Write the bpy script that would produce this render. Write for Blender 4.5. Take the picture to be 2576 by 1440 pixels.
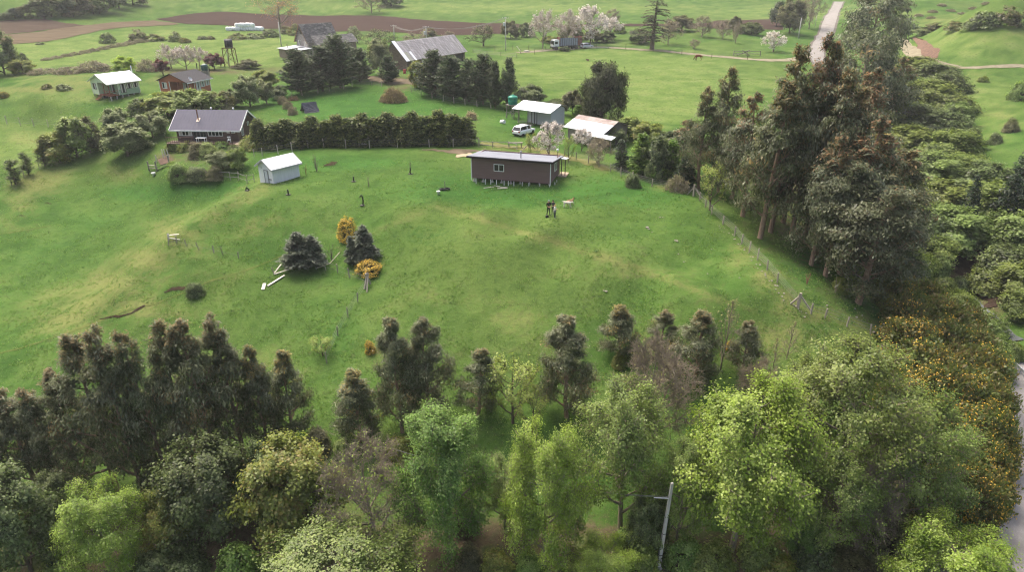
import bpy, math, random
import numpy as np
from mathutils import Vector, Matrix

sc = bpy.context.scene
for o in list(bpy.data.objects):
    bpy.data.objects.remove(o)

# ------------------------------------------------------------------ camera, sky, sun, exposure
CAM_H = 26.0
PITCH = math.radians(25.0)
FPX = 1740.0                     # focal length in pixels of a 2576 wide picture
PW, PH = 2576.0, 1440.0
cam_d = bpy.data.cameras.new('camera')
cam = bpy.data.objects.new('camera', cam_d)
sc.collection.objects.link(cam)
cam.location = (0, 0, CAM_H)
cam.rotation_euler = (math.pi / 2 - PITCH, 0, 0)
cam_d.sensor_fit = 'HORIZONTAL'
cam_d.sensor_width = 36.0
cam_d.lens = FPX / PW * 36.0
cam_d.clip_start = 0.5
cam_d.clip_end = 6000
sc.camera = cam

SUN_EL, SUN_AZ = math.radians(58), math.radians(-38)     # azimuth measured from +Y towards +X
world = bpy.data.worlds.new('World')
sc.world = world
world.use_nodes = True
wn = world.node_tree
sky = wn.nodes.new('ShaderNodeTexSky')
sky.sky_type = 'NISHITA'
sky.sun_disc = False
sky.sun_elevation = SUN_EL
sky.sun_rotation = SUN_AZ
sky.air_density = 1.15
sky.dust_density = 10.0
sky.ozone_density = 0.6
bg = [n for n in wn.nodes if n.type == 'BACKGROUND'][0]
bg.inputs['Strength'].default_value = 0.15
wn.links.new(sky.outputs[0], bg.inputs['Color'])

sun_d = bpy.data.lights.new('sun', 'SUN')
sun_d.energy = 1.2
sun_d.angle = math.radians(28)
sun_d.color = (1.0, 0.97, 0.93)
sun = bpy.data.objects.new('sun', sun_d)
sc.collection.objects.link(sun)
sdir = Vector((math.sin(SUN_AZ) * math.cos(SUN_EL), math.cos(SUN_AZ) * math.cos(SUN_EL), math.sin(SUN_EL)))
sun.rotation_euler = sdir.to_track_quat('Z', 'Y').to_euler()

sc.view_settings.view_transform = 'Standard'
sc.view_settings.look = 'None'
sc.view_settings.exposure = 1.2
sc.view_settings.gamma = 1.0
sc.render.engine = 'CYCLES'
sc.cycles.max_bounces = 8
sc.cycles.diffuse_bounces = 5
sc.cycles.glossy_bounces = 2
sc.cycles.transmission_bounces = 5
sc.cycles.volume_bounces = 1
sc.cycles.use_denoising = True
sc.cycles.denoiser = 'OPENIMAGEDENOISE'
sc.cycles.denoising_prefilter = 'ACCURATE'
sc.cycles.pixel_filter_type = 'BLACKMAN_HARRIS'
sc.cycles.filter_width = 1.2
sc.cycles.use_adaptive_sampling = False
# ------------------------------------------------------------------ helpers: naming, tagging, colour
COL = sc.collection.objects

def lin(r, g, b):
    f = lambda c: (c / 255.0 / 12.92) if c <= 10.31 else ((c / 255.0 + 0.055) / 1.055) ** 2.4
    return (f(r), f(g), f(b))

def tag(o, label=None, cat=None, group=None, kind=None):
    if label: o['label'] = label
    if cat: o['category'] = cat
    if group: o['group'] = group
    if kind: o['kind'] = kind
    return o

def link(o, parent=None):
    COL.link(o)
    if parent is not None:
        o.parent = parent
    return o

def empty(name, loc=(0, 0, 0), rz=0.0, label=None, cat=None, group=None):
    o = bpy.data.objects.new(name, None)
    o.empty_display_size = 0.3
    link(o)
    o.location = loc
    o.rotation_euler = (0, 0, rz)
    return tag(o, label, cat, group)

# ------------------------------------------------------------------ picture ray -> world
CP, SP = math.cos(PITCH), math.sin(PITCH)

def ray(px, py):
    u, v = (px - PW / 2) / FPX, (PH / 2 - py) / FPX
    return np.array([u, CP + v * SP, -SP + v * CP])

def on_plane(px, py, z):
    d = ray(px, py)
    t = (z - CAM_H) / d[2]
    return np.array([d[0] * t, d[1] * t, z])

def project(p):
    x, y, z = p[0], p[1], p[2] - CAM_H
    depth = y * CP - z * SP
    return PW / 2 + FPX * x / depth, PH / 2 - FPX * (y * SP + z * CP) / depth

# ------------------------------------------------------------------ noise
_prm = np.random.RandomState(7).permutation(256)
_prm = np.concatenate([_prm, _prm, _prm])
_val = np.random.RandomState(8).rand(256) * 2 - 1

def vnoise(x, y):
    xi, yi = np.floor(x).astype(int), np.floor(y).astype(int)
    xf, yf = x - xi, y - yi
    u, v = xf * xf * (3 - 2 * xf), yf * yf * (3 - 2 * yf)
    def h(a, b):
        return _val[_prm[_prm[a & 255] + (b & 255)]]
    return (h(xi, yi) * (1 - u) + h(xi + 1, yi) * u) * (1 - v) + (h(xi, yi + 1) * (1 - u) + h(xi + 1, yi + 1) * u) * v

# ------------------------------------------------------------------ terrain height: thin-plate surface through spot heights
SPOT = [  # where in the view, height in metres
 # knoll top with the cabin
 (900, 400, .3), (1100, 380, .5), (1290, 465, 0), (1200, 530, 0), (1400, 550, -.2), (1600, 480, .1), (1500, 560, -.3),
 (1700, 600, -.7), (1050, 450, .2), (1320, 600, -.6), (760, 470, -.2), (880, 470, 0), (1080, 505, -.15), (1000, 530, -.7),
 (1500, 622, -.8), (1700, 692, -1.5), (1900, 765, -2.4), (2000, 795, -3.0), (1850, 680, -1.5),
 # face below the crest
 (1400, 650, -2.0), (1300, 720, -3.4), (1600, 760, -3.6), (1300, 850, -5.4), (1600, 850, -5.0), (1900, 850, -4.4), (2200, 850, -5.4),
 (1000, 600, -2.2), (850, 540, -1.6), (830, 630, -3.9), (870, 585, -3.0), (1000, 760, -4.8), (880, 860, -6.9), (720, 690, -4.9),
 (700, 560, -1.9), (560, 600, -2.8), (560, 700, -4.7), (450, 730, -5.4), (400, 850, -7.6), (100, 1000, -11), (600, 850, -7.3), (700, 1000, -9.4), (1000, 1000, -8.4),
 (1400, 1000, -7.9), (1250, 1100, -9.4), (1800, 1000, -7.4), (900, 1150, -10.5), (400, 1200, -12), (0, 1200, -13), (2080, 1050, -7.2),
 # bank just under the crest
 (1180, 548, -1.3), (1300, 588, -1.5), (1400, 622, -1.8), (1500, 645, -1.9), (1600, 682, -2.3), (1700, 715, -2.7), (1800, 752, -3.1), (1400, 592, -.6), (1600, 655, -1.1), (1800, 728, -1.9), (1250, 552, -.35),
 # left spur and the swale behind it
 (640, 470, -.5), (560, 520, -1.1), (440, 600, -2.8), (300, 740, -5.8), (100, 890, -9.4), (520, 508, -3.9), (400, 590, -5.6), (260, 720, -8.3), (480, 545, -4.4),
 (0, 475, -5.2), (200, 450, -4.8), (0, 700, -9.3), (0, 580, -7.2), (300, 560, -6.6), (560, 487, -3.3), (620, 455, -1.6), (400, 480, -4.2), (150, 640, -8.4), (250, 640, -7.7),
 # foot of the hill, road
 (0, 1440, -13.6), (600, 1440, -12.6), (1288, 1440, -12), (1658, 1428, -11.6), (2000, 1400, -11.5), (2400, 1335, -11), (2560, 1000, -10), (2530, 930, -9.8),
 (2576, 1300, -11), (2200, 1250, -9.6), (2330, 1000, -8.4), (2260, 870, -6.2), (1500, 1250, -10.6), (2000, 1200, -9),
 # right: grass behind the fence, grove, ravine, far slope
 (2000, 640, -2.1), (2155, 760, -4.4), (1905, 600, -1.4), (1760, 480, -.4), (2075, 690, -3.0), (1900, 480, -1.2), (2000, 400, -1.6), (2100, 400, -3),
 (2300, 690, -8.2), (2400, 730, -11), (2500, 820, -11.3), (2480, 690, -10), (2560, 740, -9), (2200, 600, -6), (2300, 520, -7),
 (2450, 420, -4), (2560, 470, -4), (2540, 600, -7.5), (2420, 260, -.8), (2420, 200, 1), (2576, 172, 2.6), (2300, 120, 3.4), (2576, 60, 9), (2300, 60, 7), (2250, 250, -3), (2350, 350, -5),
 (2576, 300, -1), (2080, 100, 1.8), (2060, 135, 1.0), (2100, 30, 5), (2100, 250, -2),
 # houses and meadows behind
 (1400, 200, .8), (1800, 250, 0), (1750, 140, 1.4), (1300, 125, 1.9), (1340, 330, .3), (1500, 350, .1), (1650, 350, 0), (1400, 385, .3),
 (800, 150, 2.6), (1080, 185, 1.8), (280, 243, 1.8), (460, 245, 1.8), (700, 235, 1.2), (900, 260, .8), (1150, 260, .8), (1000, 330, .4), (780, 275, .9),
 (100, 250, 1.6), (100, 290, -.8), (200, 310, -1.2), (60, 335, -2.2), (100, 410, -3.8), (330, 330, -.3), (530, 362, -.4), (470, 400, -1), (420, 440, -2), (640, 330, .4), (560, 440, -1.4),
 (0, 200, 2.2), (300, 130, 3.4), (600, 130, 3.0), (0, 110, 5), (500, 75, 4.6), (620, 76, 4.3), (900, 76, 3.8), (1200, 78, 3.5), (1500, 110, 2.4), (1900, 78, 3.6),
 (400, 47, 6), (800, 38, 5.6), (1200, 56, 4.4), (1600, 52, 4.8), (0, 55, 8), (1288, 0, 9.7), (400, 0, 11.5), (2000, 2, 8.2), (0, 0, 14), (900, 0, 10.5), (1700, 0, 9.2), (2576, 0, 16), (2300, 0, 13),
]
_pts = [on_plane(x, y, z) for x, y, z in SPOT]
for x, y, z in SPOT:                       # ground beyond the sides of the view goes on level with its edge
    if x < 110 or x > 2540:
        p = on_plane(x, y, z)
        for k in (1.5, 2.3):
            _pts.append(np.array([p[0] * k + (8 if p[0] > 0 else -8), p[1], z + (.02 * abs(p[0]) * (k - 1) if x > 2540 else 0)]))
for az in range(-70, 71, 14):              # hills closing the horizon
    for r_, z_ in ((620, 36), (900, 74), (2200, 150)):
        a = math.radians(az)
        _pts.append(np.array([r_ * math.sin(a), r_ * math.cos(a), z_ * (1 + .15 * math.sin(az * .11))]))
for x in (-40, -20, 0, 20, 40):
    _pts.append(np.array([x, 14.0, -12.2]))
_pts = np.array(_pts)

def _warp(X, Y):
    Yc = np.maximum(Y, 14.0) + 12.0
    return np.stack([X / Yc * 2.2, np.log(Yc) * 1.6], -1)

_c = _warp(_pts[:, 0], _pts[:, 1])
def _phi(d2):
    return 0.5 * d2 * np.log(d2 + 1e-9)
_d2 = ((_c[:, None, :] - _c[None, :, :]) ** 2).sum(-1)
_n = len(_c)
_A = np.zeros((_n + 3, _n + 3))
_A[:_n, :_n] = _phi(_d2) + np.eye(_n) * 4e-4
_A[:_n, _n] = 1; _A[:_n, _n + 1:] = _c
_A[_n, :_n] = 1; _A[_n + 1:, :_n] = _c.T
_w = np.linalg.solve(_A, np.concatenate([_pts[:, 2], np.zeros(3)]))

def _tps(X, Y):
    q = _warp(X, Y)
    out = np.empty(len(q))
    for i in range(0, len(q), 20000):
        t = q[i:i + 20000]
        d2 = (t ** 2).sum(-1)[:, None] + (_c ** 2).sum(-1)[None] - 2 * t @ _c.T
        out[i:i + 20000] = _phi(np.maximum(d2, 0)) @ _w[:_n] + _w[_n] + t @ _w[_n + 1:]
    return out

# the surface sampled once on a fan of directions and distances, then read between its nodes
_ga = np.radians(np.linspace(-85, 85, 560)); _gr = np.linspace(math.log(6.0), math.log(3600.0), 640)
_AA, _RR = np.meshgrid(_ga, _gr)
_HG = _tps((np.exp(_RR) * np.sin(_AA)).ravel(), (np.exp(_RR) * np.cos(_AA)).ravel()).reshape(_AA.shape)

# crest lips: a low rounded edge along the shoulders of the knoll, falling off sharply on the downhill side
def _lip(line, amp, up, down):
    P = np.array([on_plane(*q)[:2] for q in line])
    gx, gy = np.exp(_RR) * np.sin(_AA), np.exp(_RR) * np.cos(_AA)
    best = np.full(gx.shape, 1e9); sgn = np.zeros(gx.shape); tt = np.zeros(gx.shape)
    n = len(P) - 1
    for i in range(n):
        a, b = P[i], P[i + 1]
        d = b - a; L2 = (d ** 2).sum()
        t = np.clip(((gx - a[0]) * d[0] + (gy - a[1]) * d[1]) / L2, 0, 1)
        dx, dy = gx - a[0] - t * d[0], gy - a[1] - t * d[1]
        dist = np.hypot(dx, dy)
        m = dist < best
        best = np.where(m, dist, best); sgn = np.where(m, np.sign(d[0] * dy - d[1] * dx), sgn); tt = np.where(m, (i + t) / n, tt)
    w = np.clip(np.minimum(tt, 1 - tt) * 6, 0, 1)
    e = np.where(sgn > 0, np.exp(-(best / up) ** 2), np.exp(-(best / down) ** 2))
    return amp * e * w
_HG = _HG + _lip([(1080, 505, -.1), (1250, 548, -.3), (1400, 590, -.6), (1500, 620, -.8), (1600, 653, -1.1), (1700, 690, -1.5), (1800, 726, -1.9), (1900, 765, -2.4), (2000, 795, -3)], .55, 6, 1.3)
_HG = _HG + _lip([(820, 618, -3.5), (900, 585, -2.6), (990, 545, -1.2), (1085, 502, -.1)], .6, 1.2, 5)
_HG = _HG + _lip([(660, 464, -.2), (600, 490, -.7), (540, 530, -1.3), (440, 602, -2.8), (370, 665, -4.2), (300, 738, -5.8), (200, 810, -7.6)], .6, 1.6, 5)

def height(X, Y, fine=True):
    X = np.asarray(X, float); Y = np.asarray(Y, float)
    fa = np.clip((np.arctan2(X, Y) - _ga[0]) / (_ga[1] - _ga[0]), 0, len(_ga) - 1.001)
    fr = np.clip((np.log(np.hypot(X, Y) + 1e-6) - _gr[0]) / (_gr[1] - _gr[0]), 0, len(_gr) - 1.001)
    ia, ir = fa.astype(int), fr.astype(int)
    u, v = fa - ia, fr - ir
    out = (_HG[ir, ia] * (1 - u) + _HG[ir, ia + 1] * u) * (1 - v) + (_HG[ir + 1, ia] * (1 - u) + _HG[ir + 1, ia + 1] * u) * v
    if fine:
        out = out + .09 * vnoise(X / 9.0, Y / 9.0) + .07 * vnoise(X / 3.1 + 31, Y / 3.1) + .05 * vnoise(X / 1.2 + 77, Y / 1.2 + 5)
    return out

def ground_z(x, y):
    return float(height(np.array([x]), np.array([y]))[0])

_T = np.geomspace(18, 1400, 520)
_rc = {}
def G(px, py):
    """the point of the ground seen at a spot of the view"""
    key = (px, py)
    if key in _rc:
        return _rc[key]
    d = ray(px, py); d = d / np.linalg.norm(d)
    P = d[None] * _T[:, None]
    f = P[:, 2] + CAM_H - height(P[:, 0], P[:, 1])
    k = np.where(f < 0)[0]
    if len(k) == 0:
        t = 900.0
    else:
        a, b = _T[max(k[0] - 1, 0)], _T[k[0]]
        tt = np.linspace(a, b, 24)
        P = d[None] * tt[:, None]
        g = P[:, 2] + CAM_H - height(P[:, 0], P[:, 1])
        kk = np.where(g < 0)[0]
        j = kk[0] if len(kk) else 23
        t = tt[j] if j == 0 else tt[j - 1] + (tt[j] - tt[j - 1]) * g[j - 1] / (g[j - 1] - g[j] + 1e-12)
    p = d * t
    r = Vector((p[0], p[1], ground_z(p[0], p[1])))
    _rc[key] = r
    return r

def px_size(p, npx):
    """metres that npx pixels of the view span at point p"""
    depth = p[1] * CP - (p[2] - CAM_H) * SP
    return npx * depth / FPX

def height_to(p, ty):
    """how tall a thing at p must be for its top to show at row ty"""
    v = (PH / 2 - ty) / FPX
    k = (-SP + v * CP) / (CP + v * SP)
    return CAM_H + k * p[1] - p[2]
# ------------------------------------------------------------------ materials
_mats = {}
def _new(name):
    m = bpy.data.materials.new(name)
    m.use_nodes = True
    nt = m.node_tree
    return m, nt, nt.nodes['Principled BSDF']

def N(nt, t, **kw):
    n = nt.nodes.new(t)
    for k, v in kw.items():
        setattr(n, k, v)
    return n

def noise(nt, scale, detail=3.0, rough=.55, vec=None, dist=0.0):
    n = N(nt, 'ShaderNodeTexNoise')
    n.inputs['Scale'].default_value = scale
    n.inputs['Detail'].default_value = detail
    n.inputs['Roughness'].default_value = rough
    n.inputs['Distortion'].default_value = dist
    if vec is not None:
        nt.links.new(vec, n.inputs['Vector'])
    return n.outputs['Fac']

def ramp(nt, fac, stops):
    n = N(nt, 'ShaderNodeValToRGB')
    e = n.color_ramp.elements
    while len(e) < len(stops):
        e.new(.5)
    for i, (p, c) in enumerate(stops):
        e[i].position = p
        e[i].color = (c[0], c[1], c[2], 1) if hasattr(c, '__len__') else (c, c, c, 1)
    nt.links.new(fac, n.inputs['Fac'])
    return n.outputs['Color']

def mix(nt, fac, a, b, mode='MIX'):
    n = N(nt, 'ShaderNodeMix', data_type='RGBA', blend_type=mode)
    for s, v in ((n.inputs[0], fac), (n.inputs[6], a), (n.inputs[7], b)):
        if isinstance(v, (int, float)):
            s.default_value = v
        elif isinstance(v, tuple):
            s.default_value = (v[0], v[1], v[2], 1)
        else:
            nt.links.new(v, s)
    return n.outputs[2]

def math_(nt, op, a, b=None, c=None, clamp=False):
    n = N(nt, 'ShaderNodeMath', operation=op, use_clamp=clamp)
    for s, v in zip(n.inputs, (a, b, c)):
        if v is None: continue
        if isinstance(v, (int, float)): s.default_value = v
        else: nt.links.new(v, s)
    return n.outputs[0]

def bump(nt, bsdf, h, strength, dist=.05):
    b = N(nt, 'ShaderNodeBump')
    b.inputs['Strength'].default_value = strength
    b.inputs['Distance'].default_value = dist
    nt.links.new(h, b.inputs['Height'])
    nt.links.new(b.outputs[0], bsdf.inputs['Normal'])

def mat(name, col, rough=.8, var=.18, scale=3.0, metal=0.0, col2=None, spec=.3, stretch=None, bumpy=0.0):
    """painted, wooden, metal or earthen surface: base colour broken up by two scales of noise"""
    if name in _mats: return _mats[name]
    m, nt, b = _new(name)
    tc = N(nt, 'ShaderNodeTexCoord').outputs['Object']
    if stretch:
        mp = N(nt, 'ShaderNodeMapping'); mp.inputs['Scale'].default_value = stretch
        nt.links.new(tc, mp.inputs['Vector']); tc = mp.outputs[0]
    f = noise(nt, scale, 5, .65, tc)
    c2 = col2 or tuple(x * (1 - 2 * var) for x in col)
    c = ramp(nt, f, [(.32, c2), (.62, col)])
    f2 = noise(nt, scale * 7, 3, .6, tc)
    c = mix(nt, math_(nt, 'MULTIPLY', f2, var), c, tuple(x * .6 for x in col))
    nt.links.new(c, b.inputs['Base Color'])
    b.inputs['Roughness'].default_value = rough
    b.inputs['Metallic'].default_value = metal
    b.inputs['Specular IOR Level'].default_value = spec
    if bumpy: bump(nt, b, f2, bumpy)
    _mats[name] = m
    return m

def glass_mat():
    if 'glass' in _mats: return _mats['glass']
    m, nt, b = _new('window glass')
    f = noise(nt, 1.5, 2)
    nt.links.new(ramp(nt, f, [(.3, (.008, .009, .010)), (.7, (.03, .032, .035))]), b.inputs['Base Color'])
    b.inputs['Roughness'].default_value = .12
    b.inputs['Specular IOR Level'].default_value = .5
    _mats['glass'] = m
    return m

def leaf_mat():
    if 'leaf' in _mats: return _mats['leaf']
    m = bpy.data.materials.new('leaves'); m.use_nodes = True
    nt = m.node_tree; nt.nodes.clear()
    out = N(nt, 'ShaderNodeOutputMaterial')
    at = N(nt, 'ShaderNodeAttribute', attribute_name='leaf_colour').outputs['Color']
    oi = N(nt, 'ShaderNodeObjectInfo')
    hsv = N(nt, 'ShaderNodeHueSaturation')
    nt.links.new(at, hsv.inputs['Color'])
    nt.links.new(math_(nt, 'MULTIPLY_ADD', oi.outputs['Random'], .014, .492), hsv.inputs['Hue'])
    nt.links.new(math_(nt, 'MULTIPLY_ADD', oi.outputs['Random'], .22, 1.2), hsv.inputs['Value'])
    hsv.inputs['Saturation'].default_value = 1.04
    tc = N(nt, 'ShaderNodeTexCoord').outputs['Object']
    f = noise(nt, .9, 3, .6, tc)
    c = mix(nt, 1.0, hsv.outputs[0], ramp(nt, f, [(.3, .78), (.7, 1.18)]), 'MULTIPLY')
    d = N(nt, 'ShaderNodeBsdfDiffuse'); t = N(nt, 'ShaderNodeBsdfTranslucent')
    nt.links.new(c, d.inputs['Color']); nt.links.new(c, t.inputs['Color'])
    ms = N(nt, 'ShaderNodeMixShader'); ms.inputs[0].default_value = .48
    nt.links.new(d.outputs[0], ms.inputs[1]); nt.links.new(t.outputs[0], ms.inputs[2])
    g = N(nt, 'ShaderNodeBsdfGlossy'); g.inputs['Roughness'].default_value = .5
    g.inputs['Color'].default_value = (.5, .5, .5, 1)
    ms2 = N(nt, 'ShaderNodeMixShader'); ms2.inputs[0].default_value = .05
    nt.links.new(ms.outputs[0], ms2.inputs[1]); nt.links.new(g.outputs[0], ms2.inputs[2])
    nt.links.new(ms2.outputs[0], out.inputs['Surface'])
    _mats['leaf'] = m
    return m

BARK = lambda: mat('brown bark', lin(112, 98, 84), .95, .3, 4, stretch=(3, 3, .6), bumpy=.5)
BARKG = lambda: mat('grey bark', lin(150, 138, 120), .95, .28, 4, stretch=(3, 3, .6), bumpy=.5)
BARKE = lambda: mat('peeling eucalyptus bark', lin(165, 140, 118), .9, .3, 2.5, col2=lin(105, 82, 66), stretch=(2, 2, .5))
BARKD = lambda: mat('dark bark', lin(72, 62, 52), .95, .3, 4, stretch=(3, 3, .6), bumpy=.5)

# ------------------------------------------------------------------ mesh collecting
class MB:
    """collects faces; build() links them as one mesh object"""
    def __init__(self):
        self.v, self.f = [], []
    def add(self, verts, faces):
        n = len(self.v)
        self.v += [tuple(p) for p in verts]
        self.f += [tuple(i + n for i in f) for f in faces]
        return self
    def box(self, x0, x1, y0, y1, z0, z1):
        v = [(x, y, z) for x in (x0, x1) for y in (y0, y1) for z in (z0, z1)]
        return self.add(v, [(0, 1, 3, 2), (4, 6, 7, 5), (0, 4, 5, 1), (2, 3, 7, 6), (0, 2, 6, 4), (1, 5, 7, 3)])
    def beam(self, p0, p1, w, h=None, up=(0, 0, 1)):
        """square bar from p0 to p1"""
        h = h or w
        p0, p1 = Vector(p0), Vector(p1)
        d = (p1 - p0).normalized()
        up = Vector(up)
        if abs(d.dot(up)) > .98: up = Vector((0, 1, 0))
        s = d.cross(up).normalized(); u = s.cross(d).normalized()
        v = []
        for p in (p0, p1):
            for a, b in ((-1, -1), (1, -1), (1, 1), (-1, 1)):
                v.append(p + s * (a * w / 2) + u * (b * h / 2))
        return self.add(v, [(0, 3, 2, 1), (4, 5, 6, 7), (0, 1, 5, 4), (1, 2, 6, 5), (2, 3, 7, 6), (3, 0, 4, 7)])
    def tube(self, pts, rad, n=7, cap=True):
        pts = [Vector(p) for p in pts]
        rads = rad if hasattr(rad, '__len__') else [rad] * len(pts)
        base = len(self.v)
        for i, p in enumerate(pts):
            d = (pts[min(i + 1, len(pts) - 1)] - pts[max(i - 1, 0)]).normalized()
            a = Vector((0, 0, 1)) if abs(d.z) < .9 else Vector((1, 0, 0))
            s = d.cross(a).normalized(); u = d.cross(s).normalized()
            for k in range(n):
                t = 2 * math.pi * k / n
                self.v.append(tuple(p + s * math.cos(t) * rads[i] + u * math.sin(t) * rads[i]))
        for i in range(len(pts) - 1):
            for k in range(n):
                a, b = base + i * n + k, base + i * n + (k + 1) % n
                self.f.append((a, b, b + n, a + n))
        if cap:
            self.f.append(tuple(base + k for k in range(n))[::-1])
            self.f.append(tuple(base + (len(pts) - 1) * n + k for k in range(n)))
        return self
    def lathe(self, prof, n=14, c=(0, 0)):
        """prof: (radius, z) from bottom to top"""
        base = len(self.v)
        for r, z in prof:
            for k in range(n):
                t = 2 * math.pi * k / n
                self.v.append((c[0] + r * math.cos(t), c[1] + r * math.sin(t), z))
        for i in range(len(prof) - 1):
            for k in range(n):
                a, b = base + i * n + k, base + i * n + (k + 1) % n
                self.f.append((a, b, b + n, a + n))
        self.f.append(tuple(base + k for k in range(n))[::-1])
        self.f.append(tuple(base + (len(prof) - 1) * n + k for k in range(n)))
        return self
    def prism(self, poly, axis, a0, a1):
        """poly in the other two axes, extruded along axis 'x', 'y' or 'z'"""
        n = len(poly)
        def mk(a, p):
            return {'x': (a, p[0], p[1]), 'y': (p[0], a, p[1]), 'z': (p[0], p[1], a)}[axis]
        v = [mk(a0, p) for p in poly] + [mk(a1, p) for p in poly]
        f = [tuple(range(n))[::-1], tuple(range(n, 2 * n))] + [(i, (i + 1) % n, n + (i + 1) % n, n + i) for i in range(n)]
        return self.add(v, f)
    def slab(self, quad, th):
        """four corners, thickened downwards along their normal"""
        q = [Vector(p) for p in quad]
        nrm = (q[1] - q[0]).cross(q[3] - q[0]).normalized()
        if nrm.z < 0: nrm = -nrm
        v = q + [p - nrm * th for p in q]
        return self.add(v, [(0, 1, 2, 3), (7, 6, 5, 4), (0, 4, 5, 1), (1, 5, 6, 2), (2, 6, 7, 3), (3, 7, 4, 0)])
    def mesh(self, name):
        me = bpy.data.meshes.new(name)
        me.from_pydata(self.v, [], self.f)
        me.validate(); me.update()
        import bmesh
        bm = bmesh.new(); bm.from_mesh(me)
        bmesh.ops.recalc_face_normals(bm, faces=bm.faces)
        bm.to_mesh(me); bm.free()
        return me
    def build(self, name, m, parent=None, smooth=False, loc=None, rz=None):
        me = self.mesh(name)
        me.materials.append(m)
        if smooth:
            me.polygons.foreach_set('use_smooth', [True] * len(me.polygons))
        o = bpy.data.objects.new(name, me)
        link(o, parent)
        if loc is not None: o.location = loc
        if rz is not None: o.rotation_euler = (0, 0, rz)
        return o

def clone(o, parent=None):
    """a thing, its parts and their sub-parts; the copies share mesh data"""
    c = o.copy()
    COL.link(c)
    if parent is not None:
        c.parent = parent
    for ch in list(o.children):
        clone(ch, c)
    return c
# ------------------------------------------------------------------ the ground, one sheet out to the hills
DRY = [(520, 545, 60, 16, .5), (470, 590, 50, 22, .8), (160, 800, 90, 40, .8), (500, 700, 90, 30, .5), (120, 440, 60, 25, .6), (430, 590, 60, 35, .9), (370, 655, 70, 35, 1), (290, 715, 80, 35, 1), (220, 760, 90, 40, .9), (340, 770, 90, 30, .8), (440, 790, 70, 30, .5), (90, 465, 70, 30, .9), (55, 505, 50, 30, .7),
       (288, 436, 70, 18, .7), (40, 560, 60, 30, .4), (640, 570, 90, 35, .55), (560, 560, 60, 30, .5), (500, 640, 70, 30, .45), (620, 700, 80, 30, .4),
       (1870, 640, 45, 40, .6), (1925, 705, 45, 40, .75), (1985, 765, 45, 35, .9), (2060, 795, 70, 25, .9), (2150, 810, 50, 25, .9), (1970, 850, 120, 40, .75), (2150, 850, 90, 30, .8), (1800, 740, 80, 40, .35),
       (1690, 470, 60, 12, .7), (1600, 447, 50, 8, .7), (1530, 425, 40, 8, .6), (1100, 760, 120, 40, .35), (1300, 800, 150, 50, .35), (1600, 800, 150, 40, .3), (960, 690, 80, 30, .3), (1480, 870, 120, 40, .4), (1150, 880, 130, 50, .35),
       (1000, 900, 90, 40, .3), (700, 920, 120, 50, .25), (1400, 690, 140, 20, .35), (1250, 585, 120, 18, .25), (1620, 690, 90, 14, .5), (1380, 605, 70, 10, .45), (1250, 372, 80, 6, .6), (1340, 378, 60, 8, .6), (1440, 398, 60, 9, .5),
       (60, 225, 160, 8, .9), (200, 210, 120, 10, .8), (400, 205, 60, 10, .7), (150, 195, 180, 12, .6), (130, 335, 120, 6, .6), (60, 355, 60, 8, .5), (1000, 195, 35, 12, .5), (2480, 90, 90, 12, .5), (2350, 50, 80, 14, .6), (2450, 190, 90, 14, .35), (2520, 280, 60, 40, .4)]
PALE = [(1550, 170, 260, 40, 1), (1700, 230, 220, 60, 1), (1420, 140, 160, 20, .7), (1650, 290, 120, 30, .8), (60, 390, 130, 60, .8), (350, 160, 380, 12, .9), (200, 130, 300, 30, .9), (500, 95, 300, 16, 1), (650, 130, 180, 18, .9),
        (1288, 20, 600, 14, .7), (2000, 30, 300, 20, .6), (2420, 110, 160, 50, .6), (2460, 260, 90, 90, .6), (120, 250, 200, 18, .6), (60, 120, 120, 14, .8), (700, 20, 300, 12, .4)]
LUSH = [(1300, 490, 260, 28, 1), (1580, 480, 150, 40, .9), (850, 410, 200, 22, .7), (430, 485, 160, 22, .9), (560, 470, 90, 14, .8), (900, 270, 250, 40, .9), (1050, 250, 120, 30, .6), (1320, 310, 90, 30, .6), (1150, 470, 120, 40, .7), (700, 245, 120, 30, .7),
        (2040, 660, 60, 60, .8), (2160, 790, 60, 40, .8), (150, 640, 150, 50, .35), (850, 860, 50, 80, .4), (1050, 590, 90, 25, .4), (240, 560, 120, 30, .35), (1500, 590, 120, 20, .3), (250, 265, 90, 8, .5)]
LITTER = [(600, 1400, 420, 110, 1), (1300, 1400, 420, 90, 1), (1800, 1400, 420, 70, .8), (2150, 1340, 250, 90, 1), (2350, 1100, 140, 260, .9), (150, 1380, 260, 130, .9), (2450, 700, 160, 90, .9), (2330, 560, 120, 180, .7), (2080, 480, 160, 160, .8), (2200, 600, 130, 130, .8),
          (1000, 205, 50, 10, .9), (1010, 220, 30, 10, .6), (700, 175, 120, 8, .5), (500, 180, 130, 8, .7), (420, 400, 30, 14, .8), (1280, 1200, 300, 70, .45), (1000, 1150, 200, 60, .35), (600, 1180, 250, 70, .4), (2480, 560, 120, 120, .7), (520, 395, 90, 25, .5)]

def blobs(px, py, lst):
    out = np.zeros_like(px)
    for cx, cy, rx, ry, s in lst:
        out = np.maximum(out, s * np.exp(-(((px - cx) / rx) ** 2 + ((py - cy) / ry) ** 2) * .7))
    return out

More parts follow.
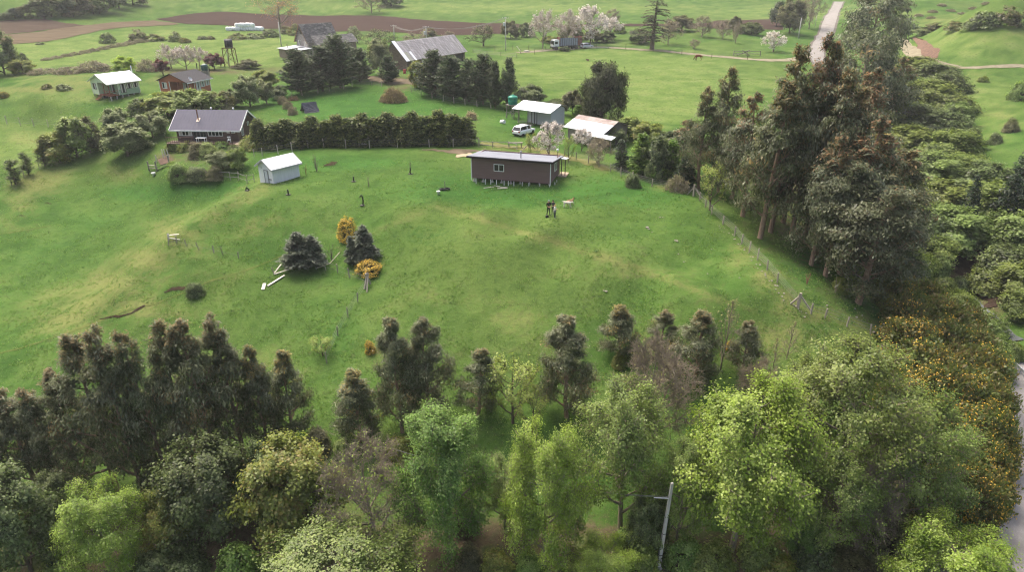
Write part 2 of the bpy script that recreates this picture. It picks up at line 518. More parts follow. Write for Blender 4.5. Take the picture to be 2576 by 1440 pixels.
def bands(px, py):
    """drier grass on the steep faces below the crests, strengthened as painted relief shading"""
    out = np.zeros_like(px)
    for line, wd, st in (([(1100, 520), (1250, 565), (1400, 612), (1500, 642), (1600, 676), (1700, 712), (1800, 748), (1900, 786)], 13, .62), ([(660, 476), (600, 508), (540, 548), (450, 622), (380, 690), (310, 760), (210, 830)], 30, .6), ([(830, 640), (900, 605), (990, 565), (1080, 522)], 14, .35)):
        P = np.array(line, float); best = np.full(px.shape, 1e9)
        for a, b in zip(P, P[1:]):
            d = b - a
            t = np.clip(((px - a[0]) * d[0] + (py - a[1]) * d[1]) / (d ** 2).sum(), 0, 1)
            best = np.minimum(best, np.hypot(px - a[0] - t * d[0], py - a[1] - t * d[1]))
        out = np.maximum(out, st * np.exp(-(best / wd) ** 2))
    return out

def ground_material():
    m, nt, b = _new('meadow')
    tc = N(nt, 'ShaderNodeTexCoord').outputs['Object']
    z = N(nt, 'ShaderNodeAttribute', attribute_name='zone')
    sep = N(nt, 'ShaderNodeSeparateColor'); nt.links.new(z.outputs['Color'], sep.inputs[0])
    dry, lush, litter, pale = sep.outputs[0], sep.outputs[1], sep.outputs[2], z.outputs['Alpha']
    br = N(nt, 'ShaderNodeAttribute', attribute_name='breakup')
    sep2 = N(nt, 'ShaderNodeSeparateColor'); nt.links.new(br.outputs['Color'], sep2.inputs[0])
    n_big, n_mid = sep2.outputs[0], sep2.outputs[1]
    n_fine = noise(nt, 1.6, 4, .75, tc, .3)
    n_tiny = noise(nt, 9, 1, .6, tc)
    green = ramp(nt, n_mid, [(.25, GR['g0']), (.50, GR['g1']), (.75, GR['g2'])])
    green = mix(nt, ramp(nt, n_big, [(.40, 0.0), (.75, .55)]), green, GR['olive'])
    lushc = ramp(nt, n_mid, [(.30, GR['l0']), (.70, GR['l1'])])
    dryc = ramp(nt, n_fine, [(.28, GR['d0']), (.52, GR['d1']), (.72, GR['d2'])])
    palec = ramp(nt, n_mid, [(.25, GR['p0']), (.52, GR['p1']), (.75, GR['p2'])])
    littc = ramp(nt, n_fine, [(.28, lin(58, 50, 40)), (.5, lin(88, 76, 62)), (.72, lin(116, 100, 84))])
    littc = mix(nt, ramp(nt, n_mid, [(.55, 0.0), (.68, .7)]), littc, lin(84, 98, 52))
    def w(mask, lo=.18, hi=.62, amp=.9):
        k = math_(nt, 'MULTIPLY_ADD', math_(nt, 'SUBTRACT', n_mid, .5), amp * .6, mask)
        k = math_(nt, 'MULTIPLY_ADD', math_(nt, 'SUBTRACT', n_fine, .5), amp * 1.7, k)
        return ramp(nt, k, [(lo, 0.0), (hi, 1.0)])
    c = mix(nt, w(pale), green, palec)
    c = mix(nt, w(lush), c, lushc)
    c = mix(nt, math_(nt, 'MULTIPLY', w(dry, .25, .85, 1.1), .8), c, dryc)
    c = mix(nt, w(litter, .25, .6, .9), c, littc)
    c = mix(nt, ramp(nt, n_fine, [(.50, 0.0), (.62, .8)]), c, mix(nt, .65, c, GR['tuss']))
    c = mix(nt, ramp(nt, n_tiny, [(.56, 0.0), (.72, .35)]), c, GR['dead'])
    c = mix(nt, ramp(nt, n_tiny, [(.26, .4), (.42, 0.0)]), c, GR['tuss'])
    nt.links.new(c, b.inputs['Base Color'])
    b.inputs['Roughness'].default_value = .95
    b.inputs['Specular IOR Level'].default_value = .02
    bump(nt, b, n_fine, .5, .25)
    return m

GR = dict(g0=lin(52, 80, 33), g1=lin(64, 92, 40), g2=lin(77, 100, 48), olive=lin(82, 97, 49), l0=lin(46, 81, 33), l1=lin(58, 94, 40),
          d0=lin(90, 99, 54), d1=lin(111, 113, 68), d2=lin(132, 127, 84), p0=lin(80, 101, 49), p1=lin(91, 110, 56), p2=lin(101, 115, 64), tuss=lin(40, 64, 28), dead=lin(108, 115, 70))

def build_ground():
    az = np.radians(np.linspace(-58, 58, 420))
    r = np.concatenate([np.geomspace(12, 34, 40, endpoint=False), np.geomspace(34, 130, 220, endpoint=False),
                        np.geomspace(130, 420, 120, endpoint=False), np.geomspace(420, 1050, 40)])
    A, R = np.meshgrid(az, r)
    X, Y = R * np.sin(A), R * np.cos(A)
    Z = height(X, Y)
    Zs = Z
    co = np.stack([X, Y, Z], -1).reshape(-1, 3)
    nr, na = A.shape
    i = np.arange(nr * na).reshape(nr, na)
    q = np.stack([i[:-1, :-1], i[:-1, 1:], i[1:, 1:], i[1:, :-1]], -1).reshape(-1, 4)
    me = bpy.data.meshes.new('meadow')
    me.vertices.add(len(co)); me.vertices.foreach_set('co', co.ravel())
    me.loops.add(q.size); me.loops.foreach_set('vertex_index', q.ravel())
    me.polygons.add(len(q)); me.polygons.foreach_set('loop_start', np.arange(0, q.size, 4))
    me.update(calc_edges=True); me.validate()
    me.polygons.foreach_set('use_smooth', np.ones(len(q), bool))
    px, py = project(co.T)
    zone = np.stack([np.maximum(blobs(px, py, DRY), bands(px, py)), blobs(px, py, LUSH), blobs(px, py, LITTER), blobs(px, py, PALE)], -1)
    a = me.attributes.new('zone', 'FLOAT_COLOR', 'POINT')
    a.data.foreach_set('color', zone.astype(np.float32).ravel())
    x, y = co[:, 0], co[:, 1]
    nb = .5 + .5 * (.6 * vnoise(x / 22, y / 22) + .3 * vnoise(x / 9 + 9, y / 9) + .2 * vnoise(x / 4 + 4, y / 4))
    nm = .5 + .5 * (.55 * vnoise(x / 4.2 + 50, y / 3.2) + .45 * vnoise(x / 1.8, y / 1.3 + 20) + .3 * vnoise(x / .8, y / .7))
    bb = np.stack([nb, nm, nb * 0, nb * 0 + 1], -1)
    a = me.attributes.new('breakup', 'FLOAT_COLOR', 'POINT')
    a.data.foreach_set('color', bb.astype(np.float32).ravel())
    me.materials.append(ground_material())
    o = bpy.data.objects.new('meadow_ground', me)
    link(o)
    tag(o, 'green hillside pasture with drier yellowish patches', None, None, 'structure')
    return o
build_ground()

def drape(name, top, bot, m, nu=90, nv=7, lift=.06, label=None, jit=0.0):
    """a sheet on the ground between two edges given as rows of spots in the view"""
    def res(e, n):
        P = np.array([G(*p)[:] for p in e])[:, :2]
        d = np.concatenate([[0], np.cumsum(np.linalg.norm(np.diff(P, axis=0), axis=1))])
        s = np.linspace(0, d[-1], n)
        return np.stack([np.interp(s, d, P[:, 0]), np.interp(s, d, P[:, 1])], -1)
    a, b = res(top, nu), res(bot, nu)
    rng = np.random.RandomState(3)
    if jit:
        dn = (a - b) / (np.linalg.norm(a - b, axis=1)[:, None] + 1e-6)
        k = np.linspace(0, 40, nu)
        a = a + dn * (vnoise(k, k * 0) * jit)[:, None]; b = b + dn * (vnoise(k + 99, k * 0) * jit)[:, None]
    t = np.linspace(0, 1, nv)[:, None, None]
    P = a[None] * (1 - t) + b[None] * t
    Z = height(P[..., 0], P[..., 1]) + lift
    co = np.concatenate([P, Z[..., None]], -1).reshape(-1, 3)
    mb = MB(); mb.v = [tuple(c) for c in co]
    for i in range(nv - 1):
        for j in range(nu - 1):
            k = i * nu + j
            mb.f.append((k, k + 1, k + nu + 1, k + nu))
    o = mb.build(name, m, smooth=True)
    return tag(o, label, None, None, 'structure')

def ribbon(name, pts, width, m, lift=.05, label=None, n=120, nv=5, world_pts=None, edge=0.0, widths=None):
    P = np.array([G(*p)[:] for p in pts])[:, :2] if world_pts is None else np.array(world_pts)[:, :2]
    # smooth through the points
    k = len(P); tt = np.linspace(0, k - 1, n)
    def cr(i):
        return P[np.clip(i, 0, k - 1)]
    i0 = np.floor(tt).astype(int); f = (tt - i0)[:, None]
    a, b, c, d = cr(i0 - 1), cr(i0), cr(i0 + 1), cr(i0 + 2)
    Q = .5 * (2 * b + (c - a) * f + (2 * a - 5 * b + 4 * c - d) * f ** 2 + (3 * b - a - 3 * c + d) * f ** 3)
    t = np.gradient(Q, axis=0); t /= np.linalg.norm(t, axis=1)[:, None] + 1e-9
    nrm = np.stack([-t[:, 1], t[:, 0]], -1)
    w = np.full(n, width) if widths is None else np.interp(tt, np.arange(k), widths)
    s = np.arange(n) * .35
    wl = w / 2 + edge * vnoise(s, s * 0 + 3); wr = w / 2 + edge * vnoise(s + 50, s * 0 + 3)
    mb = MB(); co = []
    zc = height(Q[:, 0], Q[:, 1], False)
    for j in range(nv):
        u = j / (nv - 1)
        X = Q + nrm * (wl * (1 - u) - wr * u)[:, None]
        Z = height(X[:, 0], X[:, 1]) + lift
        co.append(np.stack([X[:, 0], X[:, 1], Z], -1))
    mb.v = [tuple(c) for c in np.concatenate(co)]
    for j in range(nv - 1):
        for i in range(n - 1):
            kk = j * n + i
            mb.f.append((kk, kk + 1, kk + n + 1, kk + n))
    o = mb.build(name, m, smooth=True)
    return tag(o, label, None, None, 'structure')

# ploughed fields far behind the houses
SOILD = mat('dark ploughed soil', lin(68, 56, 52), .95, .2, .5, col2=lin(56, 46, 42), stretch=(.25, 4, 1), spec=0)
SOILL = mat('pale tilled soil', lin(96, 86, 72), .95, .18, .25, col2=lin(82, 72, 60), stretch=(.3, 2.5, 1), spec=0)
SOILM = mat('brown tilled soil', lin(78, 68, 60), .95, .18, .3, col2=lin(68, 58, 52), stretch=(.3, 2.5, 1), spec=0)
drape('ploughed_field', [(392, 47), (440, 40), (500, 33), (565, 30), (640, 34), (760, 38), (880, 38), (960, 40), (1030, 46), (1100, 52), (1200, 57), (1290, 59), (1320, 62), (1500, 61), (1700, 60), (1780, 58), (1800, 52), (1970, 46)],
      [(393, 48), (470, 60), (560, 63), (650, 71), (700, 73), (760, 74), (830, 80), (900, 78), (1000, 82), (1100, 88), (1200, 88), (1270, 84), (1310, 68), (1500, 66), (1700, 66), (1780, 68), (1810, 74), (1970, 74)], SOILD, nu=150, nv=12, lift=.12, label='dark brown ploughed strip behind the farm', jit=.8)
drape('tilled_field', [(0, 88), (100, 80), (230, 62), (300, 55), (385, 51), (440, 57)], [(0, 113), (48, 110), (120, 104), (200, 88), (290, 71), (450, 61)], SOILL, nu=80, nv=9, lift=.12, label='pale brown tilled field beside the dark one', jit=.6)
drape('tilled_field', [(0, 52), (60, 50), (110, 47), (160, 58), (215, 63)], [(0, 86), (90, 79), (150, 72), (185, 67), (217, 64)], SOILM, nu=60, nv=9, lift=.12, label='mid brown tilled field below the dark wood', jit=.6)

# roads and tracks
def road_mat(name, c1, c2):
    m, nt, b = _new(name)
    tc = N(nt, 'ShaderNodeTexCoord').outputs['Object']
    f = noise(nt, .6, 5, .6, tc); g = noise(nt, 14, 4, .7, tc)
    c = ramp(nt, f, [(.3, c2), (.65, c1)])
    c = mix(nt, ramp(nt, g, [(.35, .35), (.6, 0.0)]), c, tuple(x * .55 for x in c2))
    nt.links.new(c, b.inputs['Base Color']); b.inputs['Roughness'].default_value = .95
    b.inputs['Specular IOR Level'].default_value = .03
    bump(nt, b, g, .4, .05)
    return m
GRAVEL = road_mat('pale gravel', lin(140, 137, 134), lin(122, 118, 114))
GRAVELD = road_mat('grey gravel edge', lin(108, 104, 98), lin(84, 78, 72))
TRACK = road_mat('dirt track', lin(136, 130, 112), lin(112, 106, 86))
WORN = road_mat('worn grass track', lin(116, 112, 76), lin(92, 98, 54))
DIRT = road_mat('bare dirt', lin(112, 102, 86), lin(88, 78, 64))
# the road comes down the valley, goes behind the grove and round the foot of the hill
road_px = [(2110, 4), (2098, 30), (2083, 65), (2068, 100), (2055, 135), (2090, 190)]
rw = [G(*p) for p in road_px]
rw += [G(*p) for p in ((2150, 260), (2195, 340), (2225, 430), (2245, 520), (2268, 610), (2310, 700), (2385, 800), (2490, 900), (2570, 965), (2606, 1040), (2618, 1120), (2606, 1210), (2570, 1310), (2515, 1420), (2420, 1510), (2300, 1560), (2000, 1590), (1500, 1615), (900, 1640))]
RWID = [4.4] * 6 + [5.0] * 8 + [6.2] * (len(rw) - 14)
ribbon('gravel_road', None, 6.2, GRAVEL, .10, 'pale gravel road curving round the foot of the hill', 320, 7, rw, .25, RWID)
ribbon('road_edge', None, 7.6, GRAVELD, .05, 'darker stony shoulder of the gravel road', 320, 7, rw, .45, [w + 1.4 for w in RWID])
ribbon('farm_lane', [(1300, 132), (1380, 126), (1440, 122), (1500, 119), (1570, 122), (1650, 127), (1740, 136), (1830, 144), (1920, 151), (1990, 150), (2040, 140)], 3.2, TRACK, .07, 'pale farm lane running past the parked truck', 120, 5, None, .2)
ribbon('hill_track', [(2262, 100), (2283, 120), (2305, 138), (2340, 155), (2385, 166), (2450, 170), (2576, 167), (2700, 164)], 3.4, TRACK, .08, 'pale side track climbing the far slope', 120, 5, None, .2, [3, 3, 3.6, 3.4, 2.6, 1.8, 1.8, 1.8])
ribbon('grass_track', [(1205, 362), (1280, 369), (1350, 378), (1420, 394), (1480, 410), (1530, 428)], 2.0, WORN, .05, 'worn grassy track behind the brown cabin', 80, 5, None, .5)
ribbon('farm_lane', [(720, 172), (800, 180), (900, 192), (960, 200), (1010, 205), (1060, 208), (1110, 222)], 3.0, DIRT, .06, 'bare dirt yard path in front of the barn', 80, 5, None, .7, [1.5, 2, 3, 5, 6, 5, 2])
ribbon('dirt_patch', [(1060, 378), (1110, 380), (1160, 382), (1205, 380)], 1.2, DIRT, .06, 'strip of bare dirt along the hedge foot', 40, 5, None, .4, [.4, 1.2, 2.2, .6])
ribbon('dirt_patch', [(1150, 397), (1165, 392), (1190, 388)], 1.4, mat('sand heap', lin(160, 146, 120), .95, .1, 2), .08, 'small spill of pale sand beside the cabin', 24, 5, None, .3, [.5, 1.8, 1.0])
ribbon('dirt_patch', [(2296, 95), (2318, 112), (2340, 130), (2345, 142), (2352, 150)], 2.0, mat('red earth cut', lin(108, 84, 68), .95, .25, 1.5, col2=lin(70, 50, 42)), .1, 'red-brown earth cutting above the side track', 40, 5, None, .5, [.6, 2.4, 3.2, 2.0, .4])
SCARM = mat('exposed soil', lin(62, 52, 42), .95, .25, 3, col2=lin(40, 32, 26), spec=0)
for pts, ws in (([(414, 738), (432, 730), (452, 726), (466, 728)], [.1, .45, .55, .15]), ([(250, 806), (275, 800), (300, 797), (330, 788), (365, 770)], [.05, .3, .3, .18, .05]),
                ([(815, 418), (832, 414), (842, 408)], [.5, 1.4, .6]), ([(2390, 610), (2440, 640), (2470, 655)], [.5, 2, 1]), ([(112, 513), (120, 511), (128, 514)], [.1, .3, .1]), ([(44, 545), (52, 542), (58, 544)], [.1, .25, .1]),
                ([(1475, 148), (1478, 151), (1480, 154)], [.3, 1.0, .3]), ([(2240, 118), (2290, 97), (2320, 100)], [.5, 1, .5])):
    ribbon('earth_scar', pts, 1, SCARM, .06, 'short strip of bare dark soil in the grass', 24, 4, None, .12, ws)

# sheep paths worn into the slope
PATHM = road_mat('trodden grass', lin(98, 104, 58), lin(76, 92, 44))
for pts in ([(-40, 900), (80, 868), (170, 838), (260, 806), (360, 772), (450, 742), (520, 712), (600, 688), (690, 652), (760, 628)], [(0, 590), (60, 580), (130, 568)]):
    ribbon('sheep_path', pts, .22, PATHM, .03, 'faint sheep path worn across the slope', 90, 3, None, .1)

# eroded bank and creek in the ravine
BANK = mat('eroded bank earth', lin(74, 62, 54), .95, .3, 1.2, col2=lin(48, 40, 35), spec=0)
ribbon('eroded_bank', [(2495, 500), (2485, 560), (2470, 610), (2435, 645), (2390, 650), (2350, 645)], 3, BANK, .12, 'dark brown eroded bank above the creek', 50, 6, None, .7, [1.5, 3, 4, 4, 3.5, 1.5])
ribbon('eroded_bank', [(2400, 655), (2440, 690), (2480, 725), (2530, 765)], 3, BANK, .12, 'dark brown creek bank on the far side', 40, 6, None, .6, [2, 3.5, 4, 3])
cm, cnt, cb_ = _new('creek water')
cb_.inputs['Base Color'].default_value = (.10, .11, .11, 1); cb_.inputs['Roughness'].default_value = .12
cn = noise(cnt, 6, 3, .6); bump(cnt, cb_, cn, .3, .05)
ribbon('creek', [(2372, 700), (2395, 715), (2425, 742), (2460, 775), (2510, 815), (2560, 860)], .9, cm, .14, 'narrow creek glinting at the bottom of the ravine', 60, 4, None, .2)
# ------------------------------------------------------------------ buildings
ORD = ('first', 'second', 'third', 'fourth', 'fifth', 'sixth', 'seventh', 'eighth', 'ninth', 'tenth', 'eleventh', 'twelfth', 'thirteenth', 'fourteenth', 'fifteenth', 'sixteenth', 'seventeenth')
WHITE = mat('white paint', lin(232, 232, 230), .6, .05, 2)
GLASS = glass_mat()
CURT = mat('white curtain', lin(206, 204, 198), .9, .12, 6)
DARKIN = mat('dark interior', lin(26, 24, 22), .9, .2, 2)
CONC = mat('pale concrete', lin(172, 168, 160), .9, .15, 5)
GREYWOOD = mat('weathered grey wood', lin(138, 132, 124), .9, .3, 2, col2=lin(98, 92, 86), stretch=(6, 6, .5))
DKWOOD = mat('dark brown boards', lin(70, 50, 42), .8, .2, 2, stretch=(1, 1, 8))
TINW = mat('white painted sheet metal', lin(222, 225, 231), .5, .07, .8, spec=.3, stretch=(2.5, .6, .6))
TING = mat('grey painted sheet metal', lin(108, 107, 114), .45, .06, .5, spec=.4)
FASC = mat('dark fascia', lin(58, 50, 50), .7, .1, 2)

def frame2(a, b):
    """local frame of a wall that runs from spot a to spot b of the view"""
    A, B = G(*a), G(*b)
    d = Vector((B.x - A.x, B.y - A.y))
    return A, math.atan2(d.y, d.x), d.length

def frame_e(a, b, foot, h, ov=0.0):
    """local frame from the two ends of a front eave as seen, h above the ground at foot; returns base corner, turn, wall length"""
    z0 = G(*foot).z
    A, B = Vector(on_plane(a[0], a[1], z0 + h)), Vector(on_plane(b[0], b[1], z0 + h))
    d = (B - A); L = d.length - 2 * ov; d.normalize()
    q = Vector((-d.y, d.x, 0))
    A = A + d * ov + q * ov
    return Vector((A.x, A.y, z0)), math.atan2(d.y, d.x), L

def sawtooth_wall(x0, x1, z0, z1, y, step=.18, depth=.03):
    """one connected sheet of lapped boards facing -y"""
    mb = MB()
    n = max(int(round((z1 - z0) / step)), 1)
    s = (z1 - z0) / n
    pr = []
    for i in range(n):
        pr += [(y - depth, z0 + i * s), (y, z0 + (i + 1) * s)]
    poly = [(y + .1, z0)] + pr + [(y + .1, z1)]
    return mb.prism(poly, 'x', x0, x1)

def wave_roof(x0, x1, pts, pitch=.32, amp=.03, th=.05):
    """ribbed sheet roof: ribs run along the slope given by (y, z) points"""
    mb = MB()
    n = int((x1 - x0) / pitch) * 2
    xs = [x0 + (x1 - x0) * i / n for i in range(n + 1)]
    m = len(pts)
    for lay in (0, 1):
        for i, x in enumerate(xs):
            for (y, z) in pts:
                mb.v.append((x, y, z + (amp if i % 2 else 0) - (th if lay else 0)))
    N_ = len(xs) * m
    for lay in (0, 1):
        o = lay * N_
        for i in range(len(xs) - 1):
            for j in range(m - 1):
                a = o + i * m + j
                mb.f.append((a, a + m, a + m + 1, a + 1))
    for i in range(len(xs) - 1):
        for j in (0, m - 1):
            a = i * m + j
            mb.f.append((a, a + m, a + m + N_, a + N_))
    for i in (0, len(xs) - 1):
        for j in range(m - 1):
            a = i * m + j
            mb.f.append((a, a + 1, a + 1 + N_, a + N_))
    return mb

def window(parent, x, y, z, w, h, rz=0.0, panes=2, fm=None, curtain=None, bar=.07, name='window'):
    """framed window standing 4 cm proud of its wall; local x along the wall, -y outwards"""
    fm = fm or WHITE
    mb = MB()
    mb.box(-w / 2, w / 2, -.05, .02, -h / 2, -h / 2 + bar)
    mb.box(-w / 2, w / 2, -.05, .02, h / 2 - bar, h / 2)
    xs = [-w / 2 + (w - bar) * i / panes for i in range(panes + 1)]
    for q in xs:
        mb.box(q, q + bar, -.052, .018, -h / 2 + bar * .5, h / 2 - bar * .5)
    o = mb.build(name, fm, parent)
    o.location = (x, y, z); o.rotation_euler = (0, 0, rz)
    for i in range(panes):
        m = GLASS
        if curtain is not None and i in curtain: m = CURT
        MB().box(xs[i] + bar * .9, xs[i + 1] + bar * .1, -.02, .0, -h / 2 + bar * .8, h / 2 - bar * .8).build('pane', m, o)
    return o

def at_front(x, z):
    return x, -.012, z, 0.0

# --- brown cabin on the knoll
def brown_cabin():
    A, rz, L = frame2((1187, 457), (1384, 467.5))
    base = Vector((A.x, A.y, min(A.z, G(1384, 467.5).z) - .05))
    e = empty('cabin', base, rz, 'brown board cabin with a flat grey metal roof on short stilts', 'cabin')
    D, z0, h = 5.4, .62, 3.45
    BR = mat('brown lap siding', lin(116, 92, 88), .75, .09, 1.2, col2=lin(104, 82, 78), stretch=(.4, 1, 6))
    o = sawtooth_wall(0, L, z0, h, 0, .155, .022).build('wall', BR, e)
    w2 = sawtooth_wall(0, D, z0, h - .35, 0, .155, .022).build('wall', BR, e)
    w2.location = (L, 0, 0); w2.rotation_euler = (0, 0, math.pi / 2)
    w3 = sawtooth_wall(0, D, z0, h - .35, 0, .155, .022).build('wall', BR, e)
    w3.location = (0, D, 0); w3.rotation_euler = (0, 0, -math.pi / 2)
    MB().box(0.03, L - .03, D - .1, D, z0, h - .4).build('wall', BR, e)
    MB().box(.05, L - .05, .11, D - .11, z0 + .05, z0 + .15).build('floor', DKWOOD, e)
    # roof falls to the back
    r = wave_roof(-.45, L + .35, [(-.5, h + .16), (D + .5, h - .62)], .4, .025, .06)
    roof = r.build('roof', mat('light grey roof sheet', lin(124, 128, 138), .6, .07, .5, spec=.1), e)
    mb = MB().box(-.47, L + .37, -.56, -.505, h - .10, h + .14)
    mb.build('fascia', FASC, e)
    sd = MB().slab([(L + .36, -.5, h + .13), (L + .40, -.5, h + .13), (L + .40, D + .5, h - .66), (L + .36, D + .5, h - .66)], .24)
    sd.build('fascia', FASC, e)
    sd = MB().slab([(-.50, -.5, h + .13), (-.46, -.5, h + .13), (-.46, D + .5, h - .66), (-.50, D + .5, h - .66)], .24)
    sd.build('fascia', FASC, e)
    # low porch roof and posts at the back right corner
    MB().slab([(L + .42, D - 1.2, h - .52), (L + 1.1, D - 1.2, h - .58), (L + 1.1, D + .6, h - .85), (L + .42, D + .6, h - .79)], .08).build('porch_roof', TINW, e)
    for q in ((L + .5, D - 1.1), (L + 1.0, D - 1.1)):
        MB().box(q[0] - .05, q[0] + .05, q[1] - .05, q[1] + .05, .1, h - .62).build('porch_post', FASC, e)
    MB().box(L + .05, L + 1.2, D - 1.4, D + .6, z0 - .18, z0 - .02).build('deck', mat('pale decking', lin(190, 168, 146), .85, .15, 3), e)
    # corner boards
    for x in (-.06, L - .05):
        MB().box(x, x + .11, -.06, -.026, z0 - .35, h + .02).build('corner_trim', WHITE, e)
    window(e, L * .355, -.03, z0 + (h - z0) * .56, 1.38, .95)
    wv = window(e, L + .03, D * .52, z0 + (h - z0) * .55, 1.3, 1.1, math.pi / 2)
    # stove pipe
    p = MB().tube([(L * .605, 1.0, h - .1), (L * .605, 1.0, h + .78)], .085, 9).build('stovepipe', mat('galvanised pipe', lin(150, 150, 152), .4, .15, 4, metal=.6), e)
    MB().lathe([(.13, h + .80), (.15, h + .86), (.02, h + .98)], 9, (L * .605, 1.0)).build('cap', mat('galvanised pipe', lin(150, 150, 152), .4), p)
    # footings: rough concrete cones with stub posts
    n = 9
    for j, yy in enumerate((.25, D - .3)):
        for i in range(n):
            x = .25 + (L - .5) * i / (n - 1)
            MB().lathe([(.27, -.3), (.24, .12), (.10, .36), (.07, z0 - .01)], 8, (x, yy)).build('footing', CONC, e)
    MB().box(0, L, .2, .32, z0 - .14, z0 - .005).build('floor_beam', DKWOOD, e)
    # white painted stakes set along the front and right side
    for i, t in enumerate((.075, .195, .265, .335, .435, .49, .56, .665, .75, .88, 1.005)):
        lean = (.03, 0, .02, -.03, .0, .02, .01, .0, .02, -.05, 0)[i]
        x = L * t
        st = MB().beam((x, -.55, -.3), (x - lean, -.55, .72), .075).build('stake', WHITE, e)
    for y in (.5, 1.6):
        MB().beam((L + .5, y, -.3), (L + .5, y, .72), .075).build('stake', WHITE, e)
    # roof-edge lamp on a thin rod
    q = MB().tube([(L + .1, D - 1.9, h - .35), (L + .1, D - 1.9, h + .65)], .03, 6).build('lamp_rod', FASC, e)
    MB().lathe([(.05, h + .62), (.15, h + .70), (.17, h + .80), (.12, h + .90), (.02, h + .94)], 10, (L + .1, D - 1.9)).build('lamp_globe', WHITE, q)
    return e
brown_cabin()

def gable_block(e, L, D, eave, ridge, wallm, roofm, over=.45, z0=-1.0, ribs=.4, roofname='roof', x0=0.0, y0=0.0, lap=None, fascia=None, rth=.06):
    """walls plus a two-sided roof, ridge along local x"""
    mid = y0 + D / 2
    if lap:
        o = sawtooth_wall(x0, x0 + L, z0, eave, y0, lap, .02).build('wall', wallm, e)
    else:
        MB().box(x0, x0 + L, y0, y0 + .1, z0, eave).build('wall', wallm, e)
    MB().box(x0, x0 + L, y0 + D - .1, y0 + D, z0, eave).build('wall', wallm, e)
    for x in (x0, x0 + L - .1):
        MB().prism([(y0 + .1, z0), (y0 + D - .1, z0), (y0 + D - .1, eave), (mid, ridge - .08), (y0 + .1, eave)], 'x', x + .002, x + .098).build('gable_wall', wallm, e)
    s = (ridge - eave) / (D / 2)
    r = wave_roof(x0 - over, x0 + L + over, [(y0 - over, eave - over * s + .06), (mid, ridge + .06), (y0 + D + over, eave - over * s + .06)], ribs, .022, rth)
    ro = r.build(roofname, roofm, e)
    if fascia:
        zf = eave - over * s
        MB().box(x0 - over, x0 + L + over, y0 - over - .06, y0 - over - .004, zf - .14, zf + .05).build('fascia', fascia, e)
        for x in (x0 - over - .07, x0 + L + over + .005):
            MB().slab([(x, y0 - over, zf + .09), (x + .065, y0 - over, zf + .09), (x + .065, mid, ridge + .12), (x, mid, ridge + .12)], .22).build('bargeboard', fascia, e)
            MB().slab([(x, mid, ridge + .12), (x + .065, mid, ridge + .12), (x + .065, y0 + D + over, zf + .09), (x, y0 + D + over, zf + .09)], .22).build('bargeboard', fascia, e)
    return ro

# --- white shed
def white_shed():
    A, rz, L = frame_e((682, 430), (759.5, 410.8), (690, 456), 2.15 - .32 * .62, .32)
    e = empty('shed', A, rz, 'small white shed with a white gable roof beside the tall hedge', 'shed')
    wm = mat('whitewashed boards', lin(222, 222, 224), .8, .06, 1, stretch=(6, 6, .6))
    D = 3.1
    hE = 2.15
    gable_block(e, L, D, hE, 3.05, wm, TINW, .32, -1.2, .5, lap=None, fascia=mat('grey trim', lin(178, 178, 180), .7, .1, 2))
    g = mat('grey door boards', lin(120, 122, 126), .8, .15, 3)
    d = MB().box(-.06, -.004, 1.0, 1.75, -.2, 1.65).build('door', mat('pale door', lin(186, 190, 198), .7, .08, 2), e)
    MB().box(-.09, -.062, .94, 1.02, -.2, 1.72).build('door_frame', g, d)
    MB().box(-.09, -.062, 1.73, 1.81, -.2, 1.72).build('door_frame', g, d)
    MB().box(-.088, -.064, 1.02, 1.73, 1.64, 1.72).build('door_frame', g, d)
    MB().box(-.10, -.004, .35, .95, .55, .63).build('shelf', g, e)
    MB().prism([(D * .5 - .5, hE + .3), (D * .5 + .5, hE + .3), (D * .5, hE + .72)], 'x', -.02, -.003).build('gable_vent', mat('grey trim', (0, 0, 0)), e)
white_shed()

